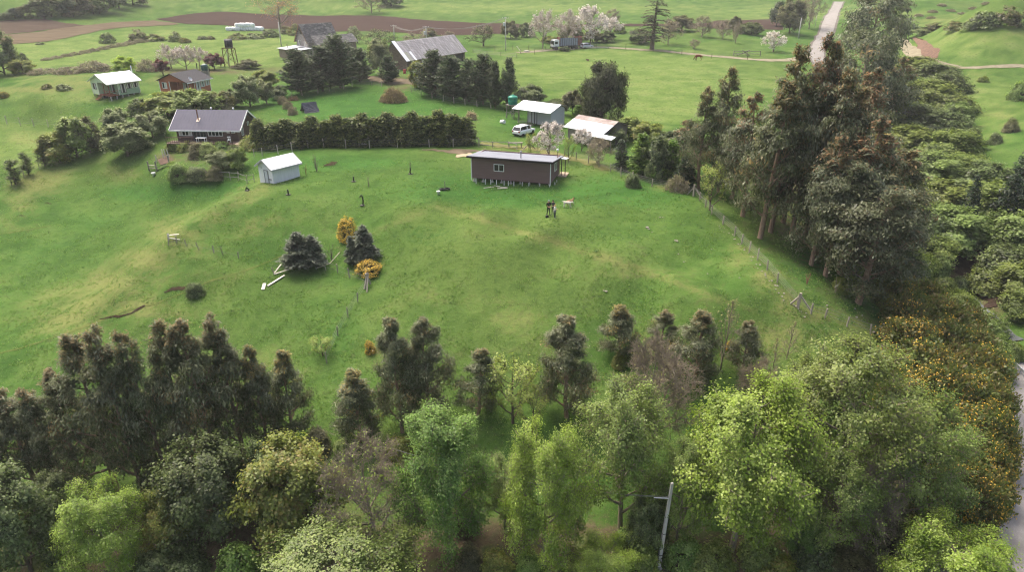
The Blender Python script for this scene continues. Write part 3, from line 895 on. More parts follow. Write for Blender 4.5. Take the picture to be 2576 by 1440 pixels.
# --- dark chalet
def chalet():
    A, rz, L = frame_e((424.6, 328), (603.7, 330), (530, 362), 3.0 - .75 * .645, .75)
    e = empty('chalet', A, rz, 'dark brown timber chalet with a long grey metal roof and white trim', 'house')
    wm = mat('dark stained boards', lin(84, 60, 54), .7, .15, 1.5, stretch=(1, 1, 5))
    D, fl = 6.2, .75
    eave, ridge = 3.0, 5.0
    gable_block(e, L, D, eave, ridge, wm, mat('grey ribbed roof', lin(84, 84, 98), .6, .08, .4, spec=.08), .75, fl - .3, .45, lap=.16, fascia=WHITE)
    # front openings
    zc = (fl + eave) / 2 + .12
    def W_(a, b, z, h, n, cur=None): window(e, L * (a + b) / 2, -.03, z, L * (b - a), h, 0, n, None, cur, .09)
    W_(.04, .255, zc + .1, 1.15, 4, (0, 3))
    W_(.515, .755, zc + .1, 1.15, 4)
    W_(.825, .96, zc + .35, .62, 2, (0,))
    dm = mat('dark door frame', lin(92, 90, 92), .6, .1, 3)
    for a, b in ((.275, .385), (.385, .49)):
        window(e, L * (a + b) / 2, -.03, fl + .98, L * (b - a) - .02, 1.95, 0, 2, dm, None, .07, 'patio_door')
    window(e, L + .03, D * .27, fl + 1.25, .75, 1.35, math.pi / 2, 2)
    window(e, L + .03, D * .68, fl + 1.95, .55, .62, math.pi / 2, 1)
    # stove pipe with rusty flashing
    s = (ridge - eave) / (D / 2)
    y = D * .18; z = eave + s * y
    RUST = mat('rusty pipe', lin(146, 98, 74), .8, .3, 4, col2=lin(90, 60, 50))
    fl_ = MB().slab([(L * .315, y - .35, z - s * .35 + .13), (L * .365, y - .35, z - s * .35 + .13), (L * .365, y + .35, z + s * .35 + .13), (L * .315, y + .35, z + s * .35 + .13)], .04).build('flashing', mat('pale flashing', lin(206, 188, 172), .7, .1, 3), e)
    MB().tube([(L * .34, y, z), (L * .34, y, z + 1.75)], .1, 9).build('stovepipe', RUST, e)
    for t in (.47, .835):
        MB().lathe([(.06, ridge - .2), (.06, ridge + .2), (.16, ridge + .22), (.15, ridge + .34), (.02, ridge + .42)], 9, (L * t, D / 2 + .3)).build('roof_vent', WHITE, e)
    # deck with railing
    MB().box(-.9, L + .1, -2.0, -.02, fl - .15, fl).build('deck', mat('weathered decking', lin(112, 92, 82), .85, .2, 3), e)
    MB().box(L + .1, L + 1.0, -2.0, .6, fl - .15, fl - .004).build('deck', mat('pale decking', lin(190, 168, 146)), e)
    rl = mat('brown railing', lin(84, 62, 54), .8, .15, 3)
    for x0, x1 in ((-.9, L * .36), (L * .6, L * .98)):
        r = MB().beam((x0, -1.95, fl + .95), (x1, -1.95, fl + .95), .08).build('railing', rl, e)
        MB().beam((x0, -1.95, fl + .2), (x1, -1.95, fl + .2), .07).build('rail', rl, r)
        n = int((x1 - x0) / .33)
        for i in range(n + 1):
            MB().box(-.025, .025, -.025, .025, fl, fl + .92).build('baluster', rl, r, loc=(x0 + (x1 - x0) * i / n, -1.95, 0))
    for x in (-.8, L * .25, L * .5, L * .75, L * .97):
        MB().box(x - .07, x + .07, -1.98, -1.84, -1.2, fl - .16).build('deck_post', rl, e)
    MB().box(L * .97 - .06, L * .97 + .06, -1.96, -1.84, fl + .001, eave - .25).build('porch_post', rl, e)
    for i in range(4):
        MB().box(L + .2, L + 1.1, -2.3 - i * .28, -2.04 - i * .28, fl - .3 - i * .2, fl - .22 - i * .2).build('step', mat('pale decking', (0, 0, 0)), e)
    # a white table and a chair stand on the deck
    p = e.matrix_basis @ Vector((L * .44, -1.0, fl))
    t = empty('garden_table', p, rz, 'white garden table on the chalet deck', 'table')
    MB().box(-.75, .75, -.4, .4, .68, .74).build('table_top', WHITE, t)
    for sx in (-.65, .65):
        for sy in (-.32, .32):
            MB().box(sx - .04, sx + .04, sy - .04, sy + .04, .0, .678).build('leg', WHITE, t)
    p = e.matrix_basis @ Vector((L * .89, -1.1, fl))
    c = empty('garden_chair', p, rz + .3, 'white plastic chair at the right end of the chalet deck', 'chair')
    MB().box(-.25, .25, -.25, .25, .40, .45).build('seat', WHITE, c)
    MB().box(-.25, .25, .2, .25, .452, .95).build('backrest', WHITE, c)
    for sx in (-.22, .22):
        for sy in (-.22, .22):
            MB().box(sx - .025, sx + .025, sy - .025, sy + .025, 0, .398).build('leg', WHITE, c)
chalet()

# --- two small gabled houses with corner porches
def porch_house(a, b, foot, D, fl, eave, ridge, wcol, wcol2, roofm, trim, label, lower=None, rail=None, wincur=(0,), dish=False, pipes=(), skirt_open=True):
    A, rz, L = frame_e(a, b, foot, eave - .5 * (ridge - eave) / (D / 2), .5)
    e = empty('house', A, rz, label, 'house')
    wm = mat(label[:12] + ' walls', wcol, .8, .08, 1.2, stretch=(1, 1, 5))
    wm2 = mat(label[:12] + ' lower walls', wcol2, .8, .08, 1.2, stretch=(1, 1, 5))
    px, py = L * .30, D * .62                  # porch cut out of the front left corner
    mid = D / 2
    zb = fl - .1
    lo = fl + .95
    # long wall in two tones, back wall, gables
    sawtooth_wall(px, L, zb, lo, 0, .16, .018).build('wall', wm2, e)
    sawtooth_wall(px, L, lo + .003, eave, .0, .16, .016).build('wall', wm, e)
    MB().box(0, L, D - .1, D, zb, eave).build('wall', wm, e)
    g = sawtooth_wall(0, D - py, zb, eave, 0, .16, .018).build('wall', wm, e)
    g.location = (0, D, 0); g.rotation_euler = (0, 0, -math.pi / 2)
    MB().prism([(0, eave - .15), (D, eave - .15), (D, eave), (mid, ridge - .06), (0, eave)], 'x', -.02, .08).build('gable_wall', wm, e)
    MB().prism([(.1, zb), (D - .1, zb), (D - .1, eave), (mid, ridge - .08), (.1, eave)], 'x', L - .1, L - .002).build('gable_wall', wm, e)
    MB().box(px, px + .1, .1, py, zb, eave - .01).build('porch_wall', wm2 if wcol2[0] < wcol[0] else wm, e)
    MB().box(.1, px, py, py + .1, zb, eave - .01).build('porch_wall', wm, e)
    MB().box(0, px, 0, py, fl - .12, fl).build('porch_floor', rail, e)
    s = (ridge - eave) / mid; ov = .5
    wave_roof(-ov, L + ov, [(-ov, eave - ov * s + .06), (mid, ridge + .06), (D + ov, eave - ov * s + .06)], .4, .02, .06).build('roof', roofm, e)
    MB().box(-ov, L + ov, -ov - .05, -ov - .003, eave - ov * s - .1, eave - ov * s + .04).build('fascia', trim, e)
    for x in (px - .06, L - .04):
        MB().box(x, x + .1, -.05, -.021, zb, eave - .02).build('corner_trim', trim, e)
    MB().box(-.05, -.021, D - .1, D + .02, zb, eave - .05).build('corner_trim', trim, e)
    MB().box(-.05, -.021, py - .02, py + .1, zb, eave - .16).build('corner_trim', trim, e)
    # windows
    wf = mat('dark window frame', lin(70, 66, 66), .6, .1, 3) if skirt_open else WHITE
    window(e, -.03, D - (D - py) * .5, fl + 1.45, 1.1, 1.15, -math.pi / 2, 2, wf, (1,))
    for t, w_, h_, zc in ((.46, 1.1, 1.75, fl + 1.15), (.67, 1.05, 1.0, fl + 1.45), (.88, .95, .95, fl + 1.5)):
        window(e, L * t, -.03, zc, w_, h_, 0, 3, wf, (0, 2))
    window(e, px - .01, py * .5, fl + 1.1, 1.2, 1.7, -math.pi / 2, 2, wf, (0,), .07, 'porch_door')
    # porch posts and crossed railing
    for x, y in ((.06, .06), (.06, py * .5)):
        MB().box(x - .05, x + .05, y - .05, y + .05, fl, eave - .15).build('porch_post', rail, e)
    r = MB().beam((.06, .04, fl + .85), (px, .04, fl + .85), .07).build('railing', rail, e)
    for i in range(2):
        x0_, x1_ = .1 + (px - .15) * i / 2, .1 + (px - .15) * (i + 1) / 2
        MB().beam((x0_, .04, fl + .05), (x1_, .04, fl + .82), .05).build('brace', rail, r)
        MB().beam((x0_, .045, fl + .82), (x1_, .045, fl + .05), .05).build('brace', rail, r)
    r = MB().beam((.04, .1, fl + .85), (.04, py * .62, fl + .85), .07).build('railing', rail, e)
    for i in range(2):
        y0_, y1_ = .1 + (py * .6) * i / 2, .1 + (py * .6) * (i + 1) / 2
        MB().beam((.04, y0_, fl + .05), (.04, y1_, fl + .82), .05).build('brace', rail, r)
        MB().beam((.045, y0_, fl + .82), (.045, y1_, fl + .05), .05).build('brace', rail, r)
    for i in range(4):
        MB().box(-.32 - i * .28, -.06 - i * .28, py * .68, py * .98, fl - .28 - i * .2, fl - .2 - i * .2).build('step', rail, e)
    # stilts
    for x in np.linspace(.15, L - .15, 6):
        for y in (.15, D / 2, D - .15):
            MB().box(x - .1, x + .1, y - .1, y + .1, -1.4, zb).build('footing', CONC, e)
    MB().box(.05, L - .05, D * .5, D * .5 + .05, -.6, zb).build('crawlspace_shade', DARKIN, e)  # near-black sheet standing in for the shade under the floor
    for (x, y, h, m) in pipes:
        z = ridge - abs(y - mid) * s
        MB().tube([(x, y, z), (x, y, z + h)], .09, 8).build('stovepipe', m, e)
    if dish:
        z = eave + s * .25
        d = MB().tube([(L * .12, .0, z - .1), (L * .12, -.25, z + .25)], .03, 6).build('dish_arm', WHITE, e)
        mb = MB().lathe([(.02, 0), (.25, .04), (.42, .13), (.40, .15), (.24, .07), (.02, .03)], 14)
        o = mb.build('dish', mat('grey dish', lin(190, 190, 194), .5, .05, 2), d)
        o.location = (L * .12, -.28, z + .32); o.rotation_euler = (1.0, 0, 0)
    return e, L, rz

RAILO = mat('orange stained timber', lin(142, 84, 62), .8, .15, 2, stretch=(3, 3, 3))
gh, gL, grz = porch_house((267.7, 213.5), (356.3, 201.8), (289, 240), 6.4, .5, 2.95, 4.35, lin(208, 220, 188), lin(150, 174, 146), TINW, mat('cream trim', lin(222, 222, 206), .7, .05, 2), 'pale green board house with a white metal roof and orange porch rails', rail=RAILO, pipes=((6.5, 2.2, 1.5, WHITE),))
# rear lean-to of the green house
e2 = gh
MB().box(gL * .55, gL * 1.0, 6.42, 8.6, 0, 2.4).build('rear_room', mat('pale green board house with a white walls'[:12] + ' walls', (0, 0, 0)), gh)
MB().slab([(gL * .5, 6.3, 3.3), (gL * 1.06, 6.3, 3.3), (gL * 1.06, 9.1, 2.75), (gL * .5, 9.1, 2.75)], .08).build('rear_roof', TINW, gh)
porch_house((470, 209.7), (535.8, 196.5), (482, 243), 6.8, 1.35, 3.75, 5.1, lin(172, 104, 78), lin(166, 100, 76), mat('charcoal shingle roof', lin(48, 48, 54), .85, .12, 2, bumpy=.3), WHITE, 'orange-brown board house with a charcoal roof and satellite dish', rail=mat('red-brown timber', lin(134, 74, 58), .8, .15, 2), dish=True, skirt_open=False, pipes=((7.2, 3.6, 1.1, FASC), (8.6, 1.9, 1.0, FASC)))

# --- old grey farmhouse
def shingle_roof(pts0, pts1, rows, m, parent, name='roof', th=.06):
    """stepped rows of shingles between an eave line (pts0) and a ridge line (pts1)"""
    a0, a1 = Vector(pts0[0]), Vector(pts0[1]); b0, b1 = Vector(pts1[0]), Vector(pts1[1])
    nrm = (a1 - a0).cross(b0 - a0).normalized()
    if nrm.z < 0: nrm = -nrm
    mb = MB()
    for k in range(rows):
        t0, t1 = k / rows, (k + 1) / rows
        p = [a0.lerp(b0, t0) + nrm * th, a1.lerp(b1, t0) + nrm * th, a1.lerp(b1, t1) + nrm * .012, a0.lerp(b0, t1) + nrm * .012]
        q = [a0.lerp(b0, t0), a1.lerp(b1, t0)]
        n = len(mb.v)
        mb.v += [tuple(v) for v in p + q]
        mb.f += [(n, n + 1, n + 2, n + 3), (n + 4, n + 5, n + 1, n)]
    n = len(mb.v)
    mb.v += [tuple(a0 - nrm * .05), tuple(a1 - nrm * .05), tuple(b1 - nrm * .05), tuple(b0 - nrm * .05)]
    mb.f += [(n, n + 3, n + 2, n + 1)]
    o = mb.build(name, m, parent)
    return tag(o, None, None, None, 'stuff')

def shingle_mat(name, c1, c2, c3, su, sv):
    if name in _mats: return _mats[name]
    m, nt, b = _new(name)
    tc = N(nt, 'ShaderNodeTexCoord').outputs['Object']
    mp = N(nt, 'ShaderNodeMapping'); mp.inputs['Scale'].default_value = (su, sv, sv)
    nt.links.new(tc, mp.inputs['Vector'])
    v = N(nt, 'ShaderNodeTexVoronoi'); v.inputs['Scale'].default_value = 1.0
    nt.links.new(mp.outputs[0], v.inputs['Vector'])
    sp = N(nt, 'ShaderNodeSeparateColor'); nt.links.new(v.outputs['Color'], sp.inputs[0])
    c = ramp(nt, sp.outputs[0], [(.1, c1), (.55, c2), (.95, c3)])
    f = noise(nt, .7, 3, .6, tc)
    c = mix(nt, ramp(nt, f, [(.4, 0.0), (.7, .5)]), c, c1)
    nt.links.new(c, b.inputs['Base Color']); b.inputs['Roughness'].default_value = .9
    _mats[name] = m
    return m

def farmhouse():
    p = G(779, 146)
    rz = math.radians(44)
    e = empty('farmhouse', p, rz, 'two-storey weathered grey farmhouse with a steep shingle roof', 'house')
    wm = mat('silvered boards', lin(152, 146, 143), .9, .18, 1.2, col2=lin(130, 122, 117), stretch=(1.2, 1.2, 3))
    sm = shingle_mat('grey shingles', lin(64, 63, 64), lin(84, 83, 84), lin(116, 115, 114), 1.6, 3.2)
    L, D, eave, ridge = 9.0, 6.2, 4.6, 8.6
    sawtooth_wall(0, L, -.8, eave, 0, .3, .02).build('wall', wm, e)
    MB().box(0, L, D - .1, D, -.8, eave).build('wall', wm, e)
    for x in (0, L - .1):
        MB().prism([(.1, -.8), (D - .1, -.8), (D - .1, eave), (D / 2, ridge - .1), (.1, eave)], 'x', x, x + .1).build('gable_wall', wm, e)
    s = (ridge - eave) / (D / 2); ov = .55
    shingle_roof([(-ov, -ov, eave - ov * s), (L + ov, -ov, eave - ov * s)], [(-ov, D / 2, ridge), (L + ov, D / 2, ridge)], 17, sm, e)
    shingle_roof([(L + ov, D + ov, eave - ov * s), (-ov, D + ov, eave - ov * s)], [(L + ov, D / 2, ridge), (-ov, D / 2, ridge)], 17, sm, e)
    bm = mat('bare orange-brown boards', lin(146, 110, 86), .9, .2, 2)
    MB().slab([(-ov - .03, -ov, eave - ov * s - .07), (-.4, -ov, eave - ov * s - .07), (-.4, D / 2, ridge - .07), (-ov - .03, D / 2, ridge - .07)], .08).build('bargeboard', bm, e)
    MB().slab([(-ov - .03, D / 2, ridge - .07), (-.4, D / 2, ridge - .07), (-.4, D + ov, eave - ov * s - .07), (-ov - .03, D + ov, eave - ov * s - .07)], .08).build('bargeboard', bm, e)
    fw = mat('old white frame', lin(206, 202, 194), .8, .1, 2)
    window(e, -.03, D * .52, 6.6, 1.2, 1.25, -math.pi / 2, 2, mat('old grey frame', lin(110, 104, 98), .8, .1, 2), None, .1, 'attic_window')
    window(e, -.03, D * .72, 3.7, 1.2, 1.5, -math.pi / 2, 3, fw, (0,))
    window(e, -.03, D * .24, 3.6, 1.1, 1.25, -math.pi / 2, 3, fw, (0, 2))
    # low wing along the front with its own ridge
    wl = mat('pale planks', lin(132, 121, 107), .9, .25, 1.4, col2=lin(92, 79, 65), stretch=(7, 7, .4))
    ye, yr = 3.9, 5.6
    sawtooth_wall(1.5, 13.5, -.8, ye, -2.6, 3, .01).build('wing_wall', wl, e)
    MB().prism([(-2.5, -.8), (2.6, -.8), (2.6, ye), (0, yr - .1), (-2.5, ye)], 'x', 13.4, 13.5).build('wing_gable', wm, e)
    MB().prism([(-2.5, -.8), (-.0, -.8), (-.0, yr - .1), (-2.5, ye)], 'x', 1.5, 1.6).build('wing_gable', wm, e)
    shingle_roof([(1.0, -3.1, ye - .25), (14.0, -3.1, ye - .25)], [(1.0, 0.0, yr), (14.0, 0.0, yr)], 9, sm, e, 'wing_roof')
    shingle_roof([(14.0, 3.1, ye - .25), (9.7, 3.1, ye - .25)], [(14.0, 0.0, yr), (9.7, 0.0, yr)], 9, sm, e, 'wing_roof')
    for x in (3.2, 5.2, 7.4, 9.6):
        window(e, x, -2.64, 2.6, .8, 1.5, 0, 2, fw, (0,), .08)
    # kitchen lean-to on the gable side with pale sheet roof
    MB().box(-5.4, -.02, 2.2, 6.6, -.9, 2.3).build('lean_to_wall', wl, e)
    MB().slab([(-5.8, 1.8, 2.55), (.0, 1.8, 2.95), (.0, 7.0, 2.95), (-5.8, 7.0, 2.55)], .07).build('lean_to_roof', mat('dull sheet metal', lin(184, 186, 190), .5, .12, .7, col2=lin(146, 148, 152)), e)
    MB().slab([(-3.2, -1.8, 2.5), (.0, -1.8, 2.75), (.0, 1.7, 2.75), (-3.2, 1.7, 2.5)], .07).build('lean_to_roof', TINW, e)
    for q in ((-3.0, -1.6), (-.2, -1.6)):
        MB().box(q[0] - .06, q[0] + .06, q[1] - .06, q[1] + .06, -.8, 2.45).build('porch_post', GREYWOOD, e)
    window(e, -2.2, 2.17, 1.3, 1.4, 1.0, 0, 2, fw)
    window(e, -4.3, 2.17, 1.3, 1.0, 1.0, 0, 2, fw)
    MB().tube([(-3.8, 4.6, 2.6), (-3.8, 4.6, 3.6)], .09, 8).build('stovepipe', FASC, e)
farmhouse()

def barn():
    A, rz, L = frame_e((1023, 154), (1176, 129.6), (1023, 183), 2.75 - .55 * .96 + .1, .55)
    e = empty('barn', A, rz, 'long brown timber barn with a silvery shingle roof', 'barn')
    wm = mat('dark weathered siding', lin(114, 98, 86), .9, .22, 1.2, col2=lin(80, 68, 60), stretch=(1, 1, 4))
    sm = shingle_mat('silvery shingles', lin(122, 119, 121), lin(142, 139, 142), lin(160, 157, 159), 3.0, .55)
    D, eave, ridge = 8.0, 2.75, 6.6
    sawtooth_wall(0, L, -.8, eave, 0, .34, .04).build('wall', wm, e)
    MB().box(0, L, D - .1, D, -.8, eave).build('wall', wm, e)
    g = sawtooth_wall(0, D, -.8, eave, 0, .34, .04).build('wall', wm, e)
    g.location = (0, D, 0); g.rotation_euler = (0, 0, -math.pi / 2)
    for x in (-.03, L - .1):
        MB().prism([(0, eave - .05), (D, eave - .05), (D / 2, ridge - .12)], 'x', x, x + .1).build('gable_wall', wm, e)
    s = (ridge - eave) / (D / 2); ov = .55
    shingle_roof([(-ov, -ov, eave - ov * s + .1), (L + ov, -ov, eave - ov * s + .1)], [(-ov, D / 2, ridge), (L + ov, D / 2, ridge)], 12, sm, e, th=.05)
    shingle_roof([(L + ov, D + ov, eave - ov * s + .1), (-ov, D + ov, eave - ov * s + .1)], [(L + ov, D / 2, ridge), (-ov, D / 2, ridge)], 12, sm, e, th=.05)
    def patch(x0, x1, t0, t1, m, dz):
        y0, y1 = -ov + (D / 2 + ov) * t0, -ov + (D / 2 + ov) * t1
        z = lambda y: eave + s * y + .1 + dz
        MB().slab([(x0, y0, z(y0)), (x1, y0, z(y0)), (x1, y1, z(y1)), (x0, y1, z(y1))], .025).build('roof_sheet', m, e)
    patch(-ov - .1, .65, -.02, 1.01, TINW, .08)
    patch(.72, 1.9, -.02, .42, mat('mossy sheet', lin(150, 152, 138), .7, .15, 1), .07)
    patch(2.6, 3.35, -.02, .42, TINW, .08)
    window(e, 2.3, -.05, 1.1, .95, 1.9, 0, 2, WHITE, None, .12, 'barn_door')
    window(e, 6.3, -.05, 1.35, .95, 1.7, 0, 2, WHITE, None, .12)
    MB().box(L * .82, L * .97, -.05, -.041, -.2, 2.0).build('barn_opening', DARKIN, e)
    # red barrel at the corner
    p = G(1018, 185)
    b = empty('barrel', p, 0, 'red barrel at the front corner of the barn', 'barrel')
    RED = mat('red plastic', lin(178, 44, 48), .5, .1, 3)
    MB().lathe([(.30, 0), (.33, .04), (.34, .45), (.355, .48), (.34, .51), (.33, .92), (.30, .98)], 16).build('body', RED, b, True)
    MB().lathe([(.25, .983), (.25, 1.02), (.10, 1.03)], 16).build('lid', mat('dark red lid', lin(150, 40, 44), .5, .1, 3), b)
barn()

def tin_shed():
    A, rz, L = frame_e((1288.6, 273), (1389.3, 286.4), (1388, 305), 2.55, .8)
    e = empty('open_shed', A, rz, 'long open-fronted shed with a bright white sheet roof beside the green tank', 'shed')
    wm = mat('corrugated light wall', lin(184, 185, 190), .6, .06, 1, stretch=(1, 1, 12))
    D, eave, ridge = 4.6, 2.55, 3.5
    wave_roof(-.9, L + .35, [(-.8, eave), (D * .62, ridge)], .5, .02, .06).build('roof', TINW, e)
    wave_roof(-.9, L + .35, [(D * .62 + .02, ridge - .01), (D + .7, eave + .35)], .5, .02, .06).build('rear_roof', TING, e)
    sawtooth_wall(L * .16, L, -1, eave + .3, 1.2, .12, .02).build('wall', wm, e)
    g = sawtooth_wall(0, D - .2, -1, eave + .15, 0, .12, .02).build('wall', wm, e)
    g.location = (L, .1, 0); g.rotation_euler = (0, 0, math.pi / 2)
    MB().prism([(.1, eave + .15), (D - .1, eave + .15), (D * .62, ridge - .12)], 'x', L - .1, L).build('gable_wall', wm, e)
    MB().box(L * .16, L, D - .1, D, -1, eave).build('wall', wm, e)
    for t in (.0, .30, .42, .51, .58):
        MB().box(L * t - .05, L * t + .05, -.05, .05, -1, eave + .15).build('post', GREYWOOD if t == 0 else FASC, e)
    for z in (.15, .45):
        MB().beam((0, -.3, z), (L * .48, -.3, z), .08).build('rail', GREYWOOD, e)
    MB().box(-.2, L * .5, -.9, -.4, -.3, .02).build('plank_step', GREYWOOD, e)
    # tank on its timber stand
    p = G(1290, 296)
    t = empty('tank_stand', p, rz, 'rough timber stand under the green water tank', 'stand')
    for sx in (-.75, .75):
        for sy in (-.75, .75):
            MB().beam((sx * 1.15, sy * 1.15, -.4), (sx, sy, 2.3), .13).build('leg', GREYWOOD, t)
    for sy in (-.8, .8):
        MB().beam((-1.0, sy, 1.0), (1.0, sy, 1.0), .1).build('cross_beam', GREYWOOD, t)
        MB().beam((-.9, sy, .1), (.8, sy, 2.1), .08).build('brace', GREYWOOD, t)
    for k in range(6):
        MB().box(-1.05, 1.05, -1.0 + k * .34, -.72 + k * .34, 2.31, 2.40).build('plank', GREYWOOD, t)
    w = empty('water_tank', p + Vector((0, 0, 2.41)), rz, 'emerald green plastic water tank on a timber stand', 'tank')
    GT_ = mat('green plastic', lin(24, 128, 104), .45, .08, 2)
    MB().lathe([(.80, 0), (.82, .1), (.84, .55), (.86, .57), (.84, .6), (.88, 1.15), (.92, 1.2), (.92, 1.28), (.7, 1.48), (.34, 1.58)], 20).build('body', GT_, w, True)
    MB().lathe([(.32, 1.57), (.32, 1.66), (.26, 1.70)], 14).build('lid', GT_, w)
    # white drum on the lawn
    p = G(1265, 311)
    d = empty('drum', p, .4, 'white open plastic drum lying on the lawn left of the tank', 'drum')
    mb = MB().lathe([(.30, -.45), (.33, -.4), (.33, .4), (.30, .45), (.24, .45), (.24, .3)], 14)
    o = mb.build('body', WHITE, d, True); o.location = (0, 0, .33); o.rotation_euler = (1.35, 0, .4)
    MB().lathe([(.335, -.05), (.35, 0), (.335, .05)], 14).build('hoop', mat('pale hoop', lin(200, 200, 198), .6, .05, 2), o)
tin_shed()

def low_house():
    A, rz, L = frame2((1428, 352), (1515, 372))
    e = empty('low_house', A, rz, 'low grey house with a half white half rusty sheet roof among trees', 'house')
    wm = mat('grey plank wall', lin(124, 118, 114), .9, .15, 2, stretch=(6, 6, .5))
    D, eave, ridge = 6.4, 2.3, 3.5
    MB().box(0, L, 0, .1, -1, eave).build('wall', wm, e)
    MB().box(0, L, D - .1, D, -1, eave).build('wall', wm, e)
    for x in (0, L - .1):
        MB().prism([(.1, -1), (D - .1, -1), (D - .1, eave), (D / 2, ridge - .1), (.1, eave)], 'x', x, x + .1).build('gable_wall', wm, e)
    RR = mat('rusty sheet', lin(120, 104, 96), .8, .2, .6, col2=lin(158, 150, 146))
    s = (ridge - eave) / (D / 2)
    wave_roof(-.5, L + .5, [(-.6, eave - .6 * s + .06), (D * .30, eave + D * .30 * s + .06)], .4, .02, .05).build('roof', TINW, e)
    wave_roof(-.5, L + .5, [(D * .305, eave + D * .305 * s + .05), (D / 2, ridge + .05), (D + .6, eave - .6 * s + .05)], .4, .02, .05).build('rusty_roof', RR, e)
    wave_roof(L * .4, L + 2.8, [(-1.6, eave - .5), (-.55, eave - .2)], .4, .02, .05).build('porch_roof', TINW, e)
    for x in (L * .45, L * .75, L + 2.6):
        MB().box(x - .05, x + .05, -1.5, -1.4, -1, eave - .52).build('porch_post', GREYWOOD, e)
    window(e, L * .3, -.03, 1.2, 1.0, .9)
low_house()

# --- water tower, garden tank, bales
def water_tower():
    p = G(584, 166)
    e = empty('water_tower', p, math.radians(8), 'tall thin rusty steel stand holding a small black tank', 'tower')
    ST = mat('rusty olive steel', lin(112, 88, 52), .7, .2, 3)
    H = height_to(p, 120); r = px_size(p, 17)
    cs = [(-r, -.3 * r), (r, -.3 * r), (.25 * r, r), (-.2 * r, -.9 * r)]
    tops = [(-r * .95, -.3 * r), (r * .85, -.3 * r), (.05 * r, r * .8), (-.05 * r, -.8 * r)]
    for a, b in zip(cs, tops):
        MB().beam((a[0], a[1], -.5), (b[0], b[1], H), .17).build('leg', ST, e)
    for a, b in ((0, 3), (3, 1), (1, 2), (2, 0)):
        for z0, z1 in ((.50, .98), (.50, .06)):
            pa = Vector((*cs[a], 0)).lerp(Vector((*tops[a], H)), z0); pb = Vector((*cs[b], 0)).lerp(Vector((*tops[b], H)), z1)
            MB().beam(pa, pb, .09).build('brace', ST, e)
        MB().beam((*tops[a], H), (*tops[b], H), .16).build('top_rail', ST, e)
    MB().tube([(-.5 * r, 0, 0), (-.45 * r, -.1, H * .45), (-.42 * r, 0, H)], .07, 7).build('pipe', mat('pale pipe', lin(176, 178, 182), .5, .1, 3), e)
    t = empty('water_tank', p + Vector((0, 0, H + .09)), .2, 'small black water tank on top of the rusty steel stand', 'tank')
    BK = mat('black plastic', lin(34, 35, 40), .5, .1, 3)
    o = MB().lathe([(.9, -.95), (1.0, -.9), (1.02, .9), (.9, .95)], 16).build('body', BK, t, True)
    o.rotation_euler = (0, math.pi / 2, .2); o.location = (0, 0, 1.0)
    for s in (-.5, 0, .5):
        h = MB().lathe([(1.02, s - .06), (1.07, s), (1.02, s + .06)], 16).build('rib', BK, o)
    MB().box(-.7, .7, -.8, .8, -.01, .1).build('cradle', mat('grey steel', lin(120, 118, 116), .6), t)
    p = G(518, 190)
    t = empty('water_tank', p, 0, 'dark green tank with a white lid behind the orange house', 'tank')
    MB().box(-.7, .7, -.7, .7, -.3, 1.2).build('plinth', GREYWOOD, t)
    MB().lathe([(.72, 1.2), (.75, 1.3), (.78, 2.3), (.6, 2.5)], 16).build('body', mat('dark green plastic', lin(30, 72, 68), .5, .1, 3), t, True)
    MB().lathe([(.32, 2.5), (.3, 2.62), (.1, 2.66)], 12).build('lid', WHITE, t)
water_tower()

BALE = mat('white bale wrap', lin(238, 238, 240), .35, .05, 1.5, spec=.5)
def bales():
    rr = random.Random(4)
    prof = [(.35, -.62), (.55, -.6), (.64, -.5), (.66, 0), (.64, .5), (.55, .6), (.35, .62)]
    me = MB().lathe(prof, 16).mesh('bale'); me.materials.append(BALE)
    me.polygons.foreach_set('use_smooth', [True] * len(me.polygons))
    a, b = G(573, 77), G(655, 77)
    n = 13; bn = {}
    rows = [(i, 0, 0) for i in range(n)] + [(i + .5, 0, 1) for i in range(3, 10)] + [(i, 1, 0) for i in range(4, n)] + [(i + .5, 1, 1) for i in range(4, 9)]
    for k, (i, row, lev) in enumerate(rows):
        f = i / (n - 1)
        p = a.lerp(b, f) + Vector((0, 1.35 * row + .4 * rr.random() - (.0 if lev else 0), 0))
        bn[(row, lev)] = bn.get((row, lev), -1) + 1
        s = px_size(p, 82) / n / 1.3
        e = empty('hay_bale', (p.x, p.y, ground_z(p.x, p.y) + (.6 + lev * 1.12) * s * 1.6), rr.random() * .3,
                  'white wrapped bale, %s from the left in the %s %s row of the stack' % (ORD[bn[(row, lev)]], 'upper' if lev else 'lower', 'back' if row else 'front'), 'bale', 'white wrapped bales before the dark field')
        o = bpy.data.objects.new('wrap', me); link(o, e)
        o.rotation_euler = (math.pi / 2, 0, rr.random()); o.scale = (s * 1.6,) * 3
bales()
# ------------------------------------------------------------------ plants: branch skeletons and leaves grown with numpy
def _frames(d):
    a = np.where(np.abs(d[:, 2:3]) < .9, np.array([[0, 0, 1.0]]), np.array([[1.0, 0, 0]]))
    s = np.cross(d, a); s /= np.linalg.norm(s, axis=1)[:, None] + 1e-9
    return s, np.cross(d, s)

def norm(v):
    return v / (np.linalg.norm(v, axis=-1, keepdims=True) + 1e-9)

